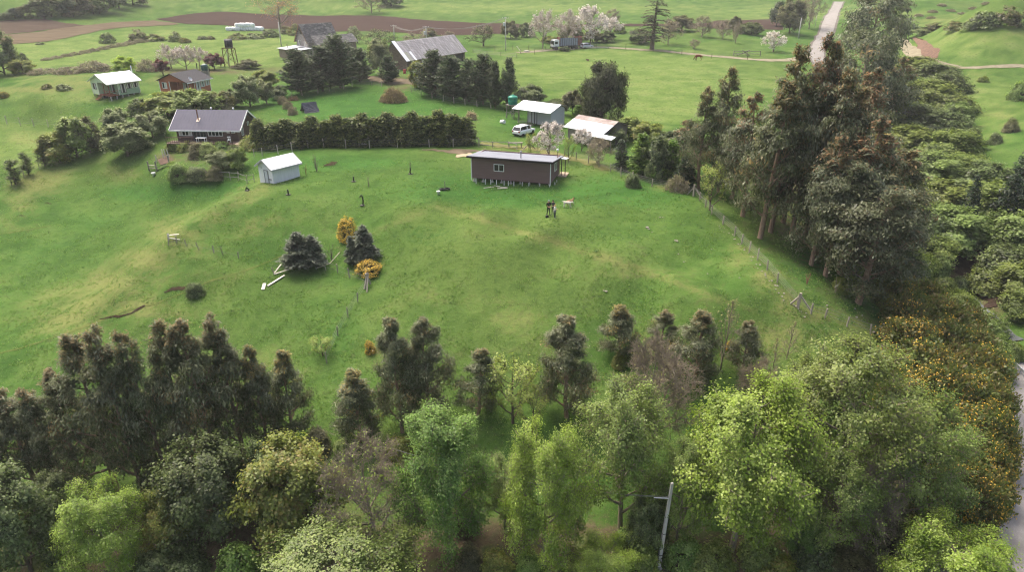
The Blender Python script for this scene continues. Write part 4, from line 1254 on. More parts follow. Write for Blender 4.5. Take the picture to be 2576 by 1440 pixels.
def tubes(P0, P1, R0, R1, sides=4):
    """many tapered segments at once -> verts, quads"""
    d = norm(P1 - P0)
    s, u = _frames(d)
    n = len(P0)
    t = np.arange(sides) * 2 * np.pi / sides
    ring = s[:, None, :] * np.cos(t)[None, :, None] + u[:, None, :] * np.sin(t)[None, :, None]
    A = P0[:, None, :] + ring * R0[:, None, None]
    B = P1[:, None, :] + ring * R1[:, None, None]
    V = np.concatenate([A, B], 1).reshape(-1, 3)
    k = np.arange(sides)
    f = np.stack([k, (k + 1) % sides, (k + 1) % sides + sides, k + sides], -1)
    F = (f[None] + (np.arange(n) * 2 * sides)[:, None, None]).reshape(-1, 4)
    return V, F

def mesh_np(name, V, F, colour=None, smooth=False):
    me = bpy.data.meshes.new(name)
    me.vertices.add(len(V)); me.vertices.foreach_set('co', np.ascontiguousarray(V, np.float32).ravel())
    k = F.shape[1]
    me.loops.add(F.size); me.loops.foreach_set('vertex_index', np.ascontiguousarray(F, np.int32).ravel())
    me.polygons.add(len(F)); me.polygons.foreach_set('loop_start', np.arange(0, F.size, k, dtype=np.int32))
    me.update(calc_edges=True)
    if smooth: me.polygons.foreach_set('use_smooth', np.ones(len(F), bool))
    if colour is not None:
        a = me.attributes.new('leaf_colour', 'FLOAT_COLOR', 'POINT')
        c = np.concatenate([colour, np.ones((len(colour), 1))], 1)
        a.data.foreach_set('color', c.astype(np.float32).ravel())
    return me

def leaves(rng, C, Nn, U, L, W, colour, fold=.18):
    """one bent rhombic leaf (or small spray) per centre; Nn normal, U long axis"""
    Nn = norm(Nn)
    U = norm(U - Nn * (U * Nn).sum(-1, keepdims=True))
    S = np.cross(Nn, U)
    L = np.broadcast_to(np.asarray(L, float), (len(C),))[:, None]; W = np.broadcast_to(np.asarray(W, float), (len(C),))[:, None]
    a = C + U * L * .5 - Nn * L * fold * .5
    b = C + S * W * .5 + Nn * L * fold * .4
    c = C - U * L * .5 - Nn * L * fold * .5
    d = C - S * W * .5 + Nn * L * fold * .4
    V = np.stack([a, b, c, d], 1).reshape(-1, 3)
    F = np.arange(len(C) * 4).reshape(-1, 4)
    return V, F, np.repeat(colour, 4, 0)

def rand_dir(rng, n):
    return norm(rng.normal(size=(n, 3)))

def pal(rng, n, cols, clump=None, spread=.12):
    """a colour for each leaf: picked from the palette, shifted a little per clump and per leaf"""
    cols = np.array([lin(*c) for c in cols])
    t = rng.rand(n) if clump is None else np.clip(clump + rng.normal(0, .22, n), 0, 1)
    x = t * (len(cols) - 1)
    i = np.clip(np.floor(x).astype(int), 0, len(cols) - 2) if len(cols) > 1 else np.zeros(n, int)
    f = (x - i)[:, None]
    c = cols[i] * (1 - f) + cols[np.minimum(i + 1, len(cols) - 1)] * f
    return c * (1 + rng.normal(0, spread, (n, 1)))

class Tree:
    def __init__(self):
        self.seg = []                 # (P0, P1, R0, R1, sides)
        self.lv = []
    def add_seg(self, P0, P1, R0, R1, sides=4):
        self.seg.append((np.asarray(P0, float), np.asarray(P1, float), np.asarray(R0, float), np.asarray(R1, float), sides))
    def curve(self, A, B, C, r0, r1, n=4, sides=4):
        """quadratic limbs A-B-C, many at once"""
        t = np.linspace(0, 1, n + 1)
        prev = A; pr = r0
        for k in range(1, n + 1):
            q = (1 - t[k]) ** 2 * A + 2 * t[k] * (1 - t[k]) * B + t[k] ** 2 * C
            rr = r0 + (r1 - r0) * t[k]
            self.add_seg(prev, q, pr, rr, sides)
            prev, pr = q, rr
    def meshes(self, nm):
        wood = None
        if self.seg:
            Vs, Fs, o = [], [], 0
            for P0, P1, R0, R1, sd in self.seg:
                V, F = tubes(P0, P1, R0, R1, sd)
                Vs.append(V); Fs.append(F + o); o += len(V)
            wood = mesh_np(nm + ' wood', np.concatenate(Vs), np.concatenate(Fs), smooth=True)
        crown = None
        if self.lv:
            o = 0; Vs, Fs, Cs = [], [], []
            for V, F, c in self.lv:
                Vs.append(V); Fs.append(F + o); Cs.append(c); o += len(V)
            crown = mesh_np(nm + ' leaves', np.concatenate(Vs), np.concatenate(Fs), np.concatenate(Cs))
            crown.materials.append(leaf_mat())
        return wood, crown

def trunk_path(rng, H, lean=.02, wob=.03, n=7):
    z = np.linspace(0, H, n)
    off = np.cumsum(rng.normal(0, wob * H / n, (n, 2)), 0); off[0] = 0
    la = rng.rand() * 6.28
    off += (z / H)[:, None] ** 1.3 * lean * H * np.array([[math.cos(la), math.sin(la)]])
    return np.concatenate([off, z[:, None]], 1)

def at_h(path, h):
    z = path[:, 2]
    return np.stack([np.interp(h, z, path[:, 0]), np.interp(h, z, path[:, 1]), h], -1)

def lumps(rng, D, k=9, amp=.34):
    """uneven outline: a few random bumps and hollows over the directions D"""
    c = rand_dir(rng, k); s = rng.uniform(-1, 1, k) * amp
    return 1 + (np.exp(-((D[:, None, :] - c[None]) ** 2).sum(-1) * 2.2) * s[None]).sum(1)

def broadleaf(seed, H, W, base=.18, n1=13, n2=8, n3=7, per=14, leaf=.26, cols=None, prof='round', droop=.1, sig=.34, aspect=.7, extra=None, open_=0.0,
              trunk_r=None, hang=False, tip=None, tipfrac=0.0, up=.35, twig=True, flowers=None, lean=.03, n4=0, wood_sides=3):
    """deciduous-type crown: trunk, limbs, branches, twigs, leaf clumps"""
    rng = np.random.RandomState(seed)
    T = Tree()
    path = trunk_path(rng, H * (.97 if prof == 'column' else .9), lean, .035)
    r0 = trunk_r or H * .016 + .05
    zz = path[:, 2] / path[-1, 2]
    rad = r0 * (1 - zz) ** .8 + .015
    T.add_seg(path[:-1], path[1:], rad[:-1], rad[1:], 7)
    cb = H * base
    def profile(t):
        t = np.clip(t, 0, 1)
        if prof == 'round': return np.clip(1 - (2 * t - .85) ** 2 * .85, .12, 1) ** .6
        if prof == 'cone': return (1 - t) ** .75 * .95 + .06
        if prof == 'column': return np.clip((1 - (2 * t - .75) ** 2 * .62), .1, 1) ** .7 * (1 - .70 * t ** 2.2)
        if prof == 'grove': return np.clip(np.sin(np.clip(t * .93 + .12, 0, 1) * 3.0), .12, 1) ** .75
        if prof == 'vase': return .35 + .65 * np.sin(np.clip(t, 0, 1) * 2.6)
        if prof == 'dome': return np.sqrt(np.clip(1 - t ** 2, .02, 1))
        return np.ones_like(t)
    # limbs
    ts = (np.arange(n1) + rng.rand(n1) * .8) / n1
    hs = cb * .8 + (H * (.93 if prof == 'column' else .84) - cb * .8) * ts ** .9
    az = np.arange(n1) * 2.39996 + rng.rand(n1) * .7
    tgt_t = np.clip((hs - cb) / (H - cb) + up * (1 - .6 * ts) * rng.uniform(.5, 1.2, n1), 0, .97)
    D = np.stack([np.cos(az), np.sin(az), (tgt_t - .4) * 1.4], -1)
    lum = lumps(rng, norm(D))
    Rr = W / 2 * profile(tgt_t) * rng.uniform(.62, .9, n1) * lum
    A = at_h(path, hs)
    C = np.stack([np.cos(az) * Rr, np.sin(az) * Rr, cb + tgt_t * (H - cb)], -1) + np.concatenate([at_h(path, np.minimum(cb + tgt_t * (H - cb), path[-1, 2]))[:, :2], np.zeros((n1, 1))], 1)
    B = A * .5 + C * .5 + np.stack([np.cos(az) * Rr * .18, np.sin(az) * Rr * .18, -(C[:, 2] - A[:, 2]) * .12], -1)
    rA = np.maximum(np.interp(hs, path[:, 2], rad) * .6, .02)
    T.curve(A, B, C, rA, rA * .25 + .006, 4, 5)
    # branches
    m = n1 * n2
    i1 = np.repeat(np.arange(n1), n2)
    t = np.tile((np.arange(n2) + .6) / n2, n1) * .75 + .27 + rng.uniform(-.06, .06, m)
    t = np.clip(t, .15, 1)[:, None]
    P = (1 - t) ** 2 * A[i1] + 2 * t * (1 - t) * B[i1] + t ** 2 * C[i1]
    limb_d = norm(C - A)[i1]
    out = norm(P - at_h(path, np.minimum(P[:, 2], path[-1, 2])) + 1e-3)
    dirs = norm(limb_d * .5 + out * .45 + rand_dir(rng, m) * .8 + np.array([[0, 0, .25 - droop]]))
    Ln = np.linalg.norm(C - A, axis=1)[i1] * rng.uniform(.28, .5, m) * (1.15 - .4 * t[:, 0])
    Q = P + dirs * Ln[:, None]
    rP = np.maximum(rA[i1] * (1 - .7 * t[:, 0]) * .5, .012)
    T.curve(P, P + dirs * Ln[:, None] * .5 + np.array([[0, 0, .06]]) * Ln[:, None], Q, rP, rP * .35 + .003, 2, wood_sides)
    # twigs
    k = m * n3
    i2 = np.repeat(np.arange(m), n3)
    t2 = rng.uniform(.25, 1.05, k)[:, None]
    P2 = P[i2] + (Q - P)[i2] * t2
    d2 = norm(dirs[i2] * .6 + rand_dir(rng, k) * .85 + np.array([[0, 0, .15 - droop]]))
    L2 = W * .085 * rng.uniform(.5, 1.3, k)
    if prof == 'column':
        tap = np.clip(.35 + .65 * profile((P2[:, 2] - cb) / (H - cb)), .35, 1)
        L2 = L2 * tap
    Q2 = P2 + d2 * L2[:, None]
    if twig:
        T.add_seg(P2, Q2, np.full(k, .010 + W * .0013), np.full(k, .004 + W * .0005), 3)
    tips, tipd, tipi = Q2, d2, i2
    if n4:
        kk = k * n4
        i3 = np.repeat(np.arange(k), n4)
        P3 = P2[i3] + (Q2 - P2)[i3] * rng.uniform(.2, 1.0, kk)[:, None]
        d3 = norm(d2[i3] * .7 + rand_dir(rng, kk) * .7 + np.array([[0, 0, .12]]))
        Q3 = P3 + d3 * (L2[i3] * rng.uniform(.4, .8, kk))[:, None]
        T.add_seg(P3, Q3, np.full(kk, .006 + W * .0011), np.full(kk, .003 + W * .0003), 3)
    # leaves
    if per > 0:
        keep = rng.rand(k) > open_
        idx = np.where(keep)[0]
        n = int(len(idx) * per)
        li = idx[rng.randint(0, len(idx), n)] if per < 1 else np.repeat(idx, int(per))
        n = len(li)
        Cc = Q2[li] + rng.normal(0, 1, (n, 3)) * (sig * (tap[li] if prof == 'column' else 1) * np.ones(n))[:, None] * np.array([[1, 1, .85 if hang or leaf > .2 else .58]]) - d2[li] * rng.uniform(0, .5, n)[:, None] * L2[li][:, None]
        ctr = np.array([0, 0, H * .55])
        o = norm(Cc - ctr)
        if hang:
            Nn = norm(o * .9 + np.array([[0, 0, .25]]) + rand_dir(rng, n) * .7); U = norm(np.array([[0, 0, -1.0]]) + rand_dir(rng, n) * .35)
        else:
            Nn = norm(np.array([[0, 0, .75]]) + o * .65 + rand_dir(rng, n) * .5); U = rand_dir(rng, n)
        clump = np.clip(.5 + rng.normal(0, .28, m)[i2[li]], 0, 1)
        col = pal(rng, n, cols, clump)
        if tip is not None:
            zt = (Cc[:, 2] - cb) / (H - cb)
            pr_ = np.clip((zt - (1 - tipfrac)) / .18, 0, 1)
            sel = rng.rand(n) < pr_ * rng.uniform(.25, .95, m)[i2[li]]
            cl2 = (rng.rand(m) < .07)[i2[li]] & (rng.rand(n) < .6) & (zt > .3)
            s = sel | cl2
            col[s] = pal(rng, int(s.sum()), tip)
            thin = ~((pr_ > .3) & (rng.rand(n) < .45))
            Cc, Nn, U, col = Cc[thin], Nn[thin], U[thin], col[thin]
            n = len(Cc)
        sz = leaf * np.exp(rng.normal(0, .28, n))
        T.lv.append(leaves(rng, Cc, Nn, U, sz, sz * aspect, col))
    if flowers is not None:
        fc, fper, fs, fsig = flowers
        li = np.repeat(np.arange(k), fper); n = len(li)
        s = rng.rand(n)
        Cc = P2[li] + (Q2 - P2)[li] * s[:, None] + rng.normal(0, fsig, (n, 3))
        keep = (rng.rand(m) < .86)[i2[li]]
        Cc = Cc[keep]; n = len(Cc)
        sz = fs * rng.uniform(.6, 1.3, n)
        T.lv.append(leaves(rng, Cc, rand_dir(rng, n) + np.array([[0, 0, .6]]), rand_dir(rng, n), sz, sz, pal(rng, n, fc, None, .06)))
    return T

def conifer(seed, H, W, whorl=.42, per_whorl=6, base=.1, droop=.0, upturn=.35, leaf=.34, lw=.10, cols=None, needles=30, prof=.8, gaps=0.0, curl=0.0, spread=.5, trunk_r=None, tipcol=None, lean=.015, sigma=.12):
    """whorled branches off a straight stem, each carrying needle sprays"""
    rng = np.random.RandomState(seed)
    T = Tree()
    path = trunk_path(rng, H * .98, lean, .012)
    r0 = trunk_r or H * .014 + .04
    zz = path[:, 2] / path[-1, 2]
    rad = r0 * (1 - zz) + .012
    T.add_seg(path[:-1], path[1:], rad[:-1], rad[1:], 7)
    hs = np.arange(H * base, H * .98, whorl)
    hs = np.repeat(hs, per_whorl) + rng.uniform(-.4, .4, len(hs) * per_whorl) * whorl
    m = len(hs)
    keep = rng.rand(m) > gaps
    hs = hs[keep]; m = len(hs)
    az = rng.rand(m) * 6.283
    t = np.clip((hs - H * base) / (H * (1 - base)), 0, 1)
    D = np.stack([np.cos(az), np.sin(az), (t - .5) * 2], -1)
    Ln = W / 2 * ((1 - t) ** prof * .95 + .05) * rng.uniform(.72, 1.12, m) * lumps(rng, norm(D), 8, .25)
    if base < .3: Ln *= np.clip(.55 + t * 4, 0, 1)
    A = at_h(path, hs)
    dz = Ln * (upturn * (0.4 + t) - droop)
    C = A + np.stack([np.cos(az) * Ln, np.sin(az) * Ln, dz], -1)
    B = A + np.stack([np.cos(az) * Ln * .55, np.sin(az) * Ln * .55, dz * .25 + curl * Ln], -1)
    rb = np.maximum(.022 * Ln + .008, .01)
    T.curve(A, B, C, rb, rb * .3, 3, 3)
    nn = np.maximum((Ln / Ln.max() * needles).astype(int), 6)
    i = np.repeat(np.arange(m), nn); n = len(i)
    s = np.clip(rng.rand(n) ** .7, .12, 1)[:, None] * 1.03
    P = (1 - s) ** 2 * A[i] + 2 * s * (1 - s) * B[i] + s ** 2 * C[i]
    tang = norm(2 * (1 - s) * (B - A)[i] + 2 * s * (C - B)[i])
    side = np.cross(tang, np.array([[0, 0, 1.0]]))
    sd = rng.normal(0, 1, n)[:, None] * spread * Ln[i][:, None] * .28 * (1.1 - .6 * s)
    P = P + side * sd + rng.normal(0, sigma, (n, 3))
    U = norm(tang * .8 + side * np.sign(sd) * .7 + np.array([[0, 0, .35 * upturn - .5 * droop]]) + rand_dir(rng, n) * .45)
    Nn = norm(np.array([[0, 0, 1.0]]) + rand_dir(rng, n) * .7)
    col = pal(rng, n, cols, np.clip(.5 + rng.normal(0, .25, m)[i], 0, 1))
    if tipcol is not None:
        q = (s[:, 0] > .82) & (rng.rand(n) < .6)
        col[q] = pal(rng, int(q.sum()), tipcol)
    sz = leaf * rng.uniform(.6, 1.4, n)
    T.lv.append(leaves(rng, P, Nn, U, sz, lw * rng.uniform(.7, 1.4, n), col, .1))
    return T

def shrub(seed, H, W, n=160, per=26, leaf=.2, cols=None, flower=None, ffrac=.3, hang=False, aspect=.7, sig=None, spiky=False, stems=True, flat=.75, fsize=.12):
    """many-stemmed dome: clumps spread over and just inside an uneven rounded outline"""
    rng = np.random.RandomState(seed)
    T = Tree()
    D = rand_dir(rng, n); D[:, 2] = np.abs(D[:, 2]) * 1.05 - .08
    D = norm(D)
    lum = lumps(rng, D, 9, .38)
    rr = rng.uniform(.55, 1.0, n) ** .5 * lum
    tip_ = D * np.array([[W / 2, W / 2, H * .97]]) * rr[:, None]
    tip_[:, 2] = np.maximum(tip_[:, 2], .05)
    if stems:
        A = rng.normal(0, W * .05, (n, 3)) * np.array([[1, 1, 0]])
        T.curve(A, A * .5 + tip_ * .5 + np.array([[0, 0, .12 * H]]), tip_, np.full(n, .03), np.full(n, .008), 2, 3)
    sig = sig or W * .055
    i = np.repeat(np.arange(n), per); k = len(i)
    P = tip_[i] + rng.normal(0, sig, (k, 3)) * np.array([[1, 1, .7]])
    P[:, 2] = np.maximum(P[:, 2], .03)
    o = norm(P * np.array([[1, 1, W / max(H, .1) * .4]]))
    if spiky:
        U = norm(o + rand_dir(rng, k) * .6 + np.array([[0, 0, .3]])); Nn = rand_dir(rng, k)
    elif hang:
        U = norm(np.array([[0, 0, -1.0]]) + rand_dir(rng, k) * .4); Nn = norm(o + rand_dir(rng, k) * .8)
    else:
        U = rand_dir(rng, k); Nn = norm(o * .8 + np.array([[0, 0, .7]]) + rand_dir(rng, k) * .5)
    col = pal(rng, k, cols, np.clip(.5 + rng.normal(0, .28, n)[i], 0, 1))
    sz = leaf * rng.uniform(.6, 1.35, k)
    T.lv.append(leaves(rng, P, Nn, U, sz, sz * aspect, col))
    if flower is not None:
        fcl = (rng.rand(n) < ffrac)[i] & (rng.rand(k) < (.38 if ffrac < .9 else .6))
        Pf = P[fcl] + o[fcl] * sig * .7
        kf = len(Pf)
        if kf:
            s2 = fsize * rng.uniform(.6, 1.3, kf)
            T.lv.append(leaves(rng, Pf, norm(o[fcl] + np.array([[0, 0, .6]]) + rand_dir(rng, kf) * .5), rand_dir(rng, kf), s2, s2 * .8, pal(rng, kf, flower)))
    return T

# palettes (sRGB of the leaf itself)
C_EUC = [(62, 70, 44), (80, 88, 56), (98, 104, 72), (118, 122, 96)]
C_EUCB = [(58, 68, 44), (78, 86, 58), (98, 104, 76), (126, 132, 108)]
C_EUCT = [(112, 98, 66), (126, 108, 72), (124, 112, 74), (108, 100, 70)]
C_EUCR = [(122, 98, 70), (134, 106, 78), (114, 100, 70)]
C_EUCY = [(140, 126, 72), (128, 116, 66), (120, 110, 70)]
C_SPRING = [(94, 118, 42), (112, 136, 50), (128, 150, 62), (140, 158, 78)]
C_GREEN = [(76, 104, 44), (92, 120, 52), (106, 132, 62), (120, 142, 76)]
C_DULL = [(80, 98, 42), (98, 116, 52), (114, 130, 62), (126, 140, 76)]
C_YELG = [(86, 98, 40), (106, 120, 50), (124, 134, 62), (122, 114, 56)]
C_DARK = [(58, 70, 38), (76, 90, 48), (94, 110, 62), (114, 128, 82)]
C_OLIVE = [(70, 72, 44), (90, 92, 58), (108, 108, 72)]
C_PINE = [(54, 66, 44), (68, 82, 56), (86, 98, 70)]
C_CYP = [(48, 62, 36), (66, 80, 46), (88, 100, 58), (106, 116, 72)]
C_SPRUCE = [(72, 80, 66), (90, 98, 82), (110, 116, 100)]
C_GORSE = [(70, 84, 40), (88, 100, 48), (102, 106, 58), (108, 98, 60)]
C_GFLOW = [(196, 160, 56), (204, 170, 66), (180, 150, 58), (164, 144, 76)]
C_WHITE = [(206, 200, 196), (218, 212, 208), (186, 180, 174)]
C_GREYW = [(172, 164, 158), (192, 184, 180), (154, 146, 140)]
C_BUD = [(118, 122, 64), (132, 132, 78), (112, 100, 70)]
C_TWIG = [(128, 118, 100), (112, 104, 88), (120, 118, 84)]
C_RED = [(78, 30, 36), (98, 42, 46), (62, 26, 32)]
C_LIME = [(128, 150, 34), (146, 166, 48), (112, 136, 36)]
C_PALEG = [(96, 108, 66), (112, 122, 80), (126, 134, 94), (80, 94, 54)]
C_WILLOW = [(128, 146, 66), (146, 158, 84), (116, 136, 60)]

_proto = {}
def proto(key, fn, bark):
    """meshes of one grown plant, shared by its copies"""
    if key not in _proto:
        w, c = fn().meshes(key)
        if w is not None: w.materials.append(bark())
        _proto[key] = (w, c)
    return _proto[key]

NATURAL = {}      # key -> (height, width) the meshes were grown at
def plant(name, cat, key, p, H, W, label, group=None, rz=None, crown='crown', wood='trunk', sink=.08, tilt=None):
    w, c = _proto[key]
    h0, w0 = NATURAL[key]
    e = empty(name, (p[0], p[1], p[2] - sink), 0, label, cat, group)
    rnd = random.Random(hash((round(p[0], 2), round(p[1], 2))))
    e.rotation_euler = (tilt[0] if tilt else 0, tilt[1] if tilt else 0, rnd.random() * 6.28 if rz is None else rz)
    e.scale = (W / w0, W / w0, H / h0)
    for me, nm in ((w, wood), (c, crown)):
        if me is not None:
            o = bpy.data.objects.new(nm, me)
            link(o, e)
    return e

SPECIES = {}
def species(key, variants, gen, bark, h0, w0):
    """register n grown variants of a kind of plant"""
    keys = []
    for i in range(variants):
        k = '%s %d' % (key, i)
        NATURAL[k] = (h0, w0)
        keys.append((k, gen, bark, i))
    SPECIES[key] = keys
_cnt = {}
def put(sp, name, cat, bx, by, ty, wpx, label, group=None, var=None, hmul=1.0, rz=None, sink=.1, tilt=None, hm=None, **kw):
    """a plant whose foot shows at (bx, by), whose top shows at row ty and whose crown spans wpx"""
    p = G(bx, by)
    ks = SPECIES[sp]
    _cnt[sp] = _cnt.get(sp, -1) + 1
    k, gen, bark, i = ks[(_cnt[sp] if var is None else var) % len(ks)]
    if k not in _proto:
        proto(k, lambda: gen(i), bark)
    H = hm if hm else max(height_to(p, ty), .3) * hmul
    W = px_size((p[0], p[1], p[2] + H * .5), wpx) * 1.02
    return plant(name, cat, k, p, H, W, label, group, rz, sink=sink, tilt=tilt, **kw)

# near, large in view
species('euc', 4, lambda i: broadleaf(100 + i, 15, 5.2, .06, 24, 7, 5, 20, .27, C_EUC, 'column', .12, .33, .30, hang=True, tip=C_EUCT, tipfrac=.2, up=.22, trunk_r=.2), BARKE, 15, 5.2)
species('eucdense', 2, lambda i: broadleaf(120 + i, 15, 6.2, .04, 24, 8, 7, 20, .27, C_EUC, 'column', .12, .36, .30, hang=True, tip=C_EUCT, tipfrac=.08, up=.22, trunk_r=.22), BARKE, 15, 6.2)
species('eucyellow', 2, lambda i: broadleaf(130 + i, 12, 4.6, .05, 22, 7, 6, 21, .27, C_EUC, 'column', .12, .33, .30, hang=True, tip=C_EUCY, tipfrac=.26, up=.22, trunk_r=.18), BARKE, 12, 4.6)
species('eucgrove', 4, lambda i: broadleaf(140 + i, 18, 6.0, .14, 22, 7, 6, 15, .36, C_EUCB if i % 2 else C_EUC, 'column' if i != 3 else 'grove', .12, .42, .30, hang=True, tip=(C_EUCT, C_EUCR, C_EUCY, C_EUCT)[i % 4], tipfrac=(.25, .34, .15, .08)[i], up=.22, trunk_r=.26), BARKE, 18, 6.0)
species('spring', 2, lambda i: broadleaf(200 + i, 13, 10, .10, 22, 11, 9, 22, .155, C_SPRING, 'round', .12, .34, .8, up=.3), BARKG, 13, 10)
species('green', 2, lambda i: broadleaf(210 + i, 13, 8, .08, 22, 11, 9, 20, .155, C_GREEN, 'round', .15, .32, .7, up=.3), BARKG, 13, 8)
species('dull', 2, lambda i: broadleaf(220 + i, 13, 9, .10, 21, 10, 9, 17, .155, C_DULL, 'round', .05, .30, .75, up=.35, open_=.1), BARKG, 13, 9)
species('yelg', 2, lambda i: broadleaf(230 + i, 8, 8, .03, 19, 9, 8, 17, .22, C_YELG, 'round', .1, .28, .75, up=.3), BARK, 8, 8)
species('darkleaf', 2, lambda i: broadleaf(240 + i, 8, 8, .03, 19, 9, 8, 17, .22, C_DARK, 'round', .1, .28, .7, up=.3), BARK, 8, 8)
species('bare', 2, lambda i: broadleaf(250 + i, 10, 9, .12, 18, 10, 9, 1, .13, C_BUD, 'round', .0, .2, .7, up=.45, n4=5), BARKG, 10, 9)
species('halfbare', 2, lambda i: broadleaf(260 + i, 11, 9, .1, 20, 10, 9, 2, .17, C_SPRING, 'round', .0, .24, .7, up=.4, n4=4, open_=.55), BARKG, 11, 9)
species('willow', 2, lambda i: broadleaf(270 + i, 6, 6, .05, 12, 7, 6, 5, .2, C_WILLOW, 'vase', -.2, .14, .5, up=.7), BARK, 6, 6)
species('thinbare', 2, lambda i: broadleaf(280 + i, 8, 2.6, .08, 16, 6, 5, .5, .14, C_BUD, 'column', -.1, .12, .7, up=.4, n4=2, trunk_r=.07), BARKG, 8, 2.6)
# farther away: fewer, larger sprays
species('euclow', 2, lambda i: broadleaf(300 + i, 22, 14, .12, 16, 8, 6, 12, .62, C_EUCB, 'round', .1, .62, .4, hang=True, tip=C_EUCT, tipfrac=.03, up=.3, twig=False), BARKE, 22, 14)
species('mid', 3, lambda i: broadleaf(310 + i, 6, 6, .04, 14, 8, 7, 13, .30, C_DARK if i % 2 else C_OLIVE, 'round', .1, .28, .75, up=.3, twig=False), BARKD, 6, 6)
species('midgreen', 3, lambda i: broadleaf(320 + i, 6, 5, .03, 14, 8, 7, 13, .28, (C_CYP, C_DULL, C_YELG)[i % 3], 'round', .1, .26, .75, up=.3, twig=False), BARKD, 6, 5)
species('palebush', 2, lambda i: broadleaf(330 + i, 6, 5, .08, 14, 8, 7, 13, .28, C_PALEG, 'round', .1, .26, .75, up=.3, twig=False), BARK, 6, 5)
species('blossom', 2, lambda i: broadleaf(340 + i, 6, 6, .15, 13, 8, 7, 1, .16, C_BUD, 'round', -.05, .2, .7, up=.5, n4=2, flowers=(C_WHITE, 6, .19, .13)), BARK, 6, 6)
species('blossomgrey', 2, lambda i: broadleaf(345 + i, 9, 9, .15, 14, 8, 7, 1, .2, C_TWIG, 'round', -.05, .3, .7, up=.5, n4=2, flowers=(C_GREYW, 3, .27, .2)), BARKG, 9, 9)
species('redplum', 2, lambda i: broadleaf(350 + i, 5, 4, .1, 13, 7, 6, 11, .26, C_RED, 'vase', -.2, .2, .7, up=.6, twig=False), BARKD, 5, 4)
species('lime', 2, lambda i: broadleaf(355 + i, 6, 4, .08, 13, 7, 6, 11, .26, C_LIME, 'round', 0, .24, .7, up=.4, twig=False), BARK, 6, 4)
species('orchard', 2, lambda i: broadleaf(360 + i, 7, 9, .22, 13, 8, 7, 2, .24, C_PALEG, 'dome', .2, .3, .7, up=.3, n4=2, lean=.08, trunk_r=.24), BARKD, 7, 9)
species('farbare', 2, lambda i: broadleaf(365 + i, 7, 8, .08, 14, 8, 7, 2, .26, C_TWIG, 'round', 0, .3, .7, up=.4, n4=2), BARKG, 7, 8)
species('goldbare', 1, lambda i: broadleaf(370 + i, 18, 13, .12, 15, 8, 7, 2, .34, [(176, 138, 84), (160, 128, 84), (150, 124, 92)], 'round', .1, .6, .7, up=.4, n4=2, trunk_r=.35), BARKG, 18, 13)
species('weeping', 1, lambda i: broadleaf(380 + i, 9, 8, .02, 20, 10, 8, 17, .34, [(46, 56, 34), (64, 74, 46), (86, 92, 62)], 'round', .3, .36, .34, hang=True, up=.2, trunk_r=.3, lean=.01), BARKD, 9, 8)
species('pine', 3, lambda i: conifer(400 + i, 9, 6.0, .36, 8, .08, 0, .75, .5, .2, C_PINE, 70, .55, .12, -.08, .7), BARK, 9, 6.0)
species('cypress', 4, lambda i: conifer(420 + i, 5, 3.6, .24, 9, .0, .3, .5, .46, .2, C_CYP, 56, .33, .0, .12, .7, tipcol=[(92, 106, 52), (112, 120, 66)], sigma=.13), BARKD, 5, 3.6)
species('spruce', 4, lambda i: conifer(440 + i, 5, 3.0, .24, 8, .08, .12, .1, .36, .14, C_SPRUCE, 60, .75, .18, .1, .8), BARKG, 5, 3.0)
species('youngconifer', 3, lambda i: conifer(450 + i, 4, 2.2, .3, 6, .15, .0, .6, .3, .14, C_CYP if i != 1 else C_DARK, 30, .45, .05, .05, .7), BARK, 4, 2.2)
species('darkfir', 3, lambda i: conifer(460 + i, 7, 4.6, .32, 7, .02, .25, .1, .42, .17, [(30, 44, 30), (44, 60, 40), (60, 76, 54)], 40, .7, .1, .1, .8), BARKD, 7, 4.6)
species('limecypress', 2, lambda i: conifer(465 + i, 7, 3.6, .3, 8, .0, .1, .5, .42, .2, [(64, 88, 32), (88, 116, 44), (112, 136, 60)], 40, .5, .0, .1, .7), BARKD, 7, 3.6)
species('araucaria', 1, lambda i: conifer(470 + i, 22, 9, .75, 5, .18, .35, .2, .7, .3, [(46, 48, 36), (64, 64, 48), (84, 80, 62)], 40, .45, .2, .15, .7, trunk_r=.7), BARK, 22, 9)
species('gorse', 4, lambda i: shrub(500 + i, 3, 4.4, 230, 34, .26, C_GORSE, C_GFLOW, (.2, .5, .08, .7)[i], aspect=.5, spiky=True), BARKD, 3, 4.4)
species('gorseyellow', 2, lambda i: shrub(510 + i, 2, 2.4, 130, 26, .18, C_GORSE, C_GFLOW, .95, aspect=.28, spiky=True, fsize=.13), BARKD, 2, 2.4)
species('bush', 5, lambda i: shrub(520 + i, 3, 4.4, 220, 30, .23, (C_DULL, C_GREEN, C_DARK, C_YELG, C_OLIVE)[i], aspect=.7), BARKD, 3, 4.4)
species('ravine', 3, lambda i: shrub(530 + i, 4, 5.4, 230, 34, .3, ([(68, 82, 34), (94, 110, 48), (122, 134, 68)], [(76, 92, 44), (104, 122, 64), (130, 146, 86)], C_DARK, [(76, 88, 40), (100, 112, 52), (122, 130, 66)], [(80, 88, 38), (108, 114, 52), (134, 136, 70)])[i], aspect=.7), BARKD, 4, 5.4)
species('ravtree', 3, lambda i: broadleaf(570 + i, 7, 7, .0, 17, 8, 7, 15, .30, ([(72, 86, 36), (96, 112, 50), (122, 134, 68)], [(78, 94, 46), (104, 122, 64), (128, 144, 84)], C_DARK, [(80, 90, 40), (106, 114, 52), (130, 134, 68)])[i], 'round', .12, .36, .75, up=.3, twig=False), BARKD, 7, 7)
species('farbush', 4, lambda i: shrub(540 + i, 3, 4.4, 70, 22, .42, (C_DARK, C_OLIVE, C_GORSE, C_PALEG)[i], aspect=.75, stems=False), BARKD, 3, 4.4)
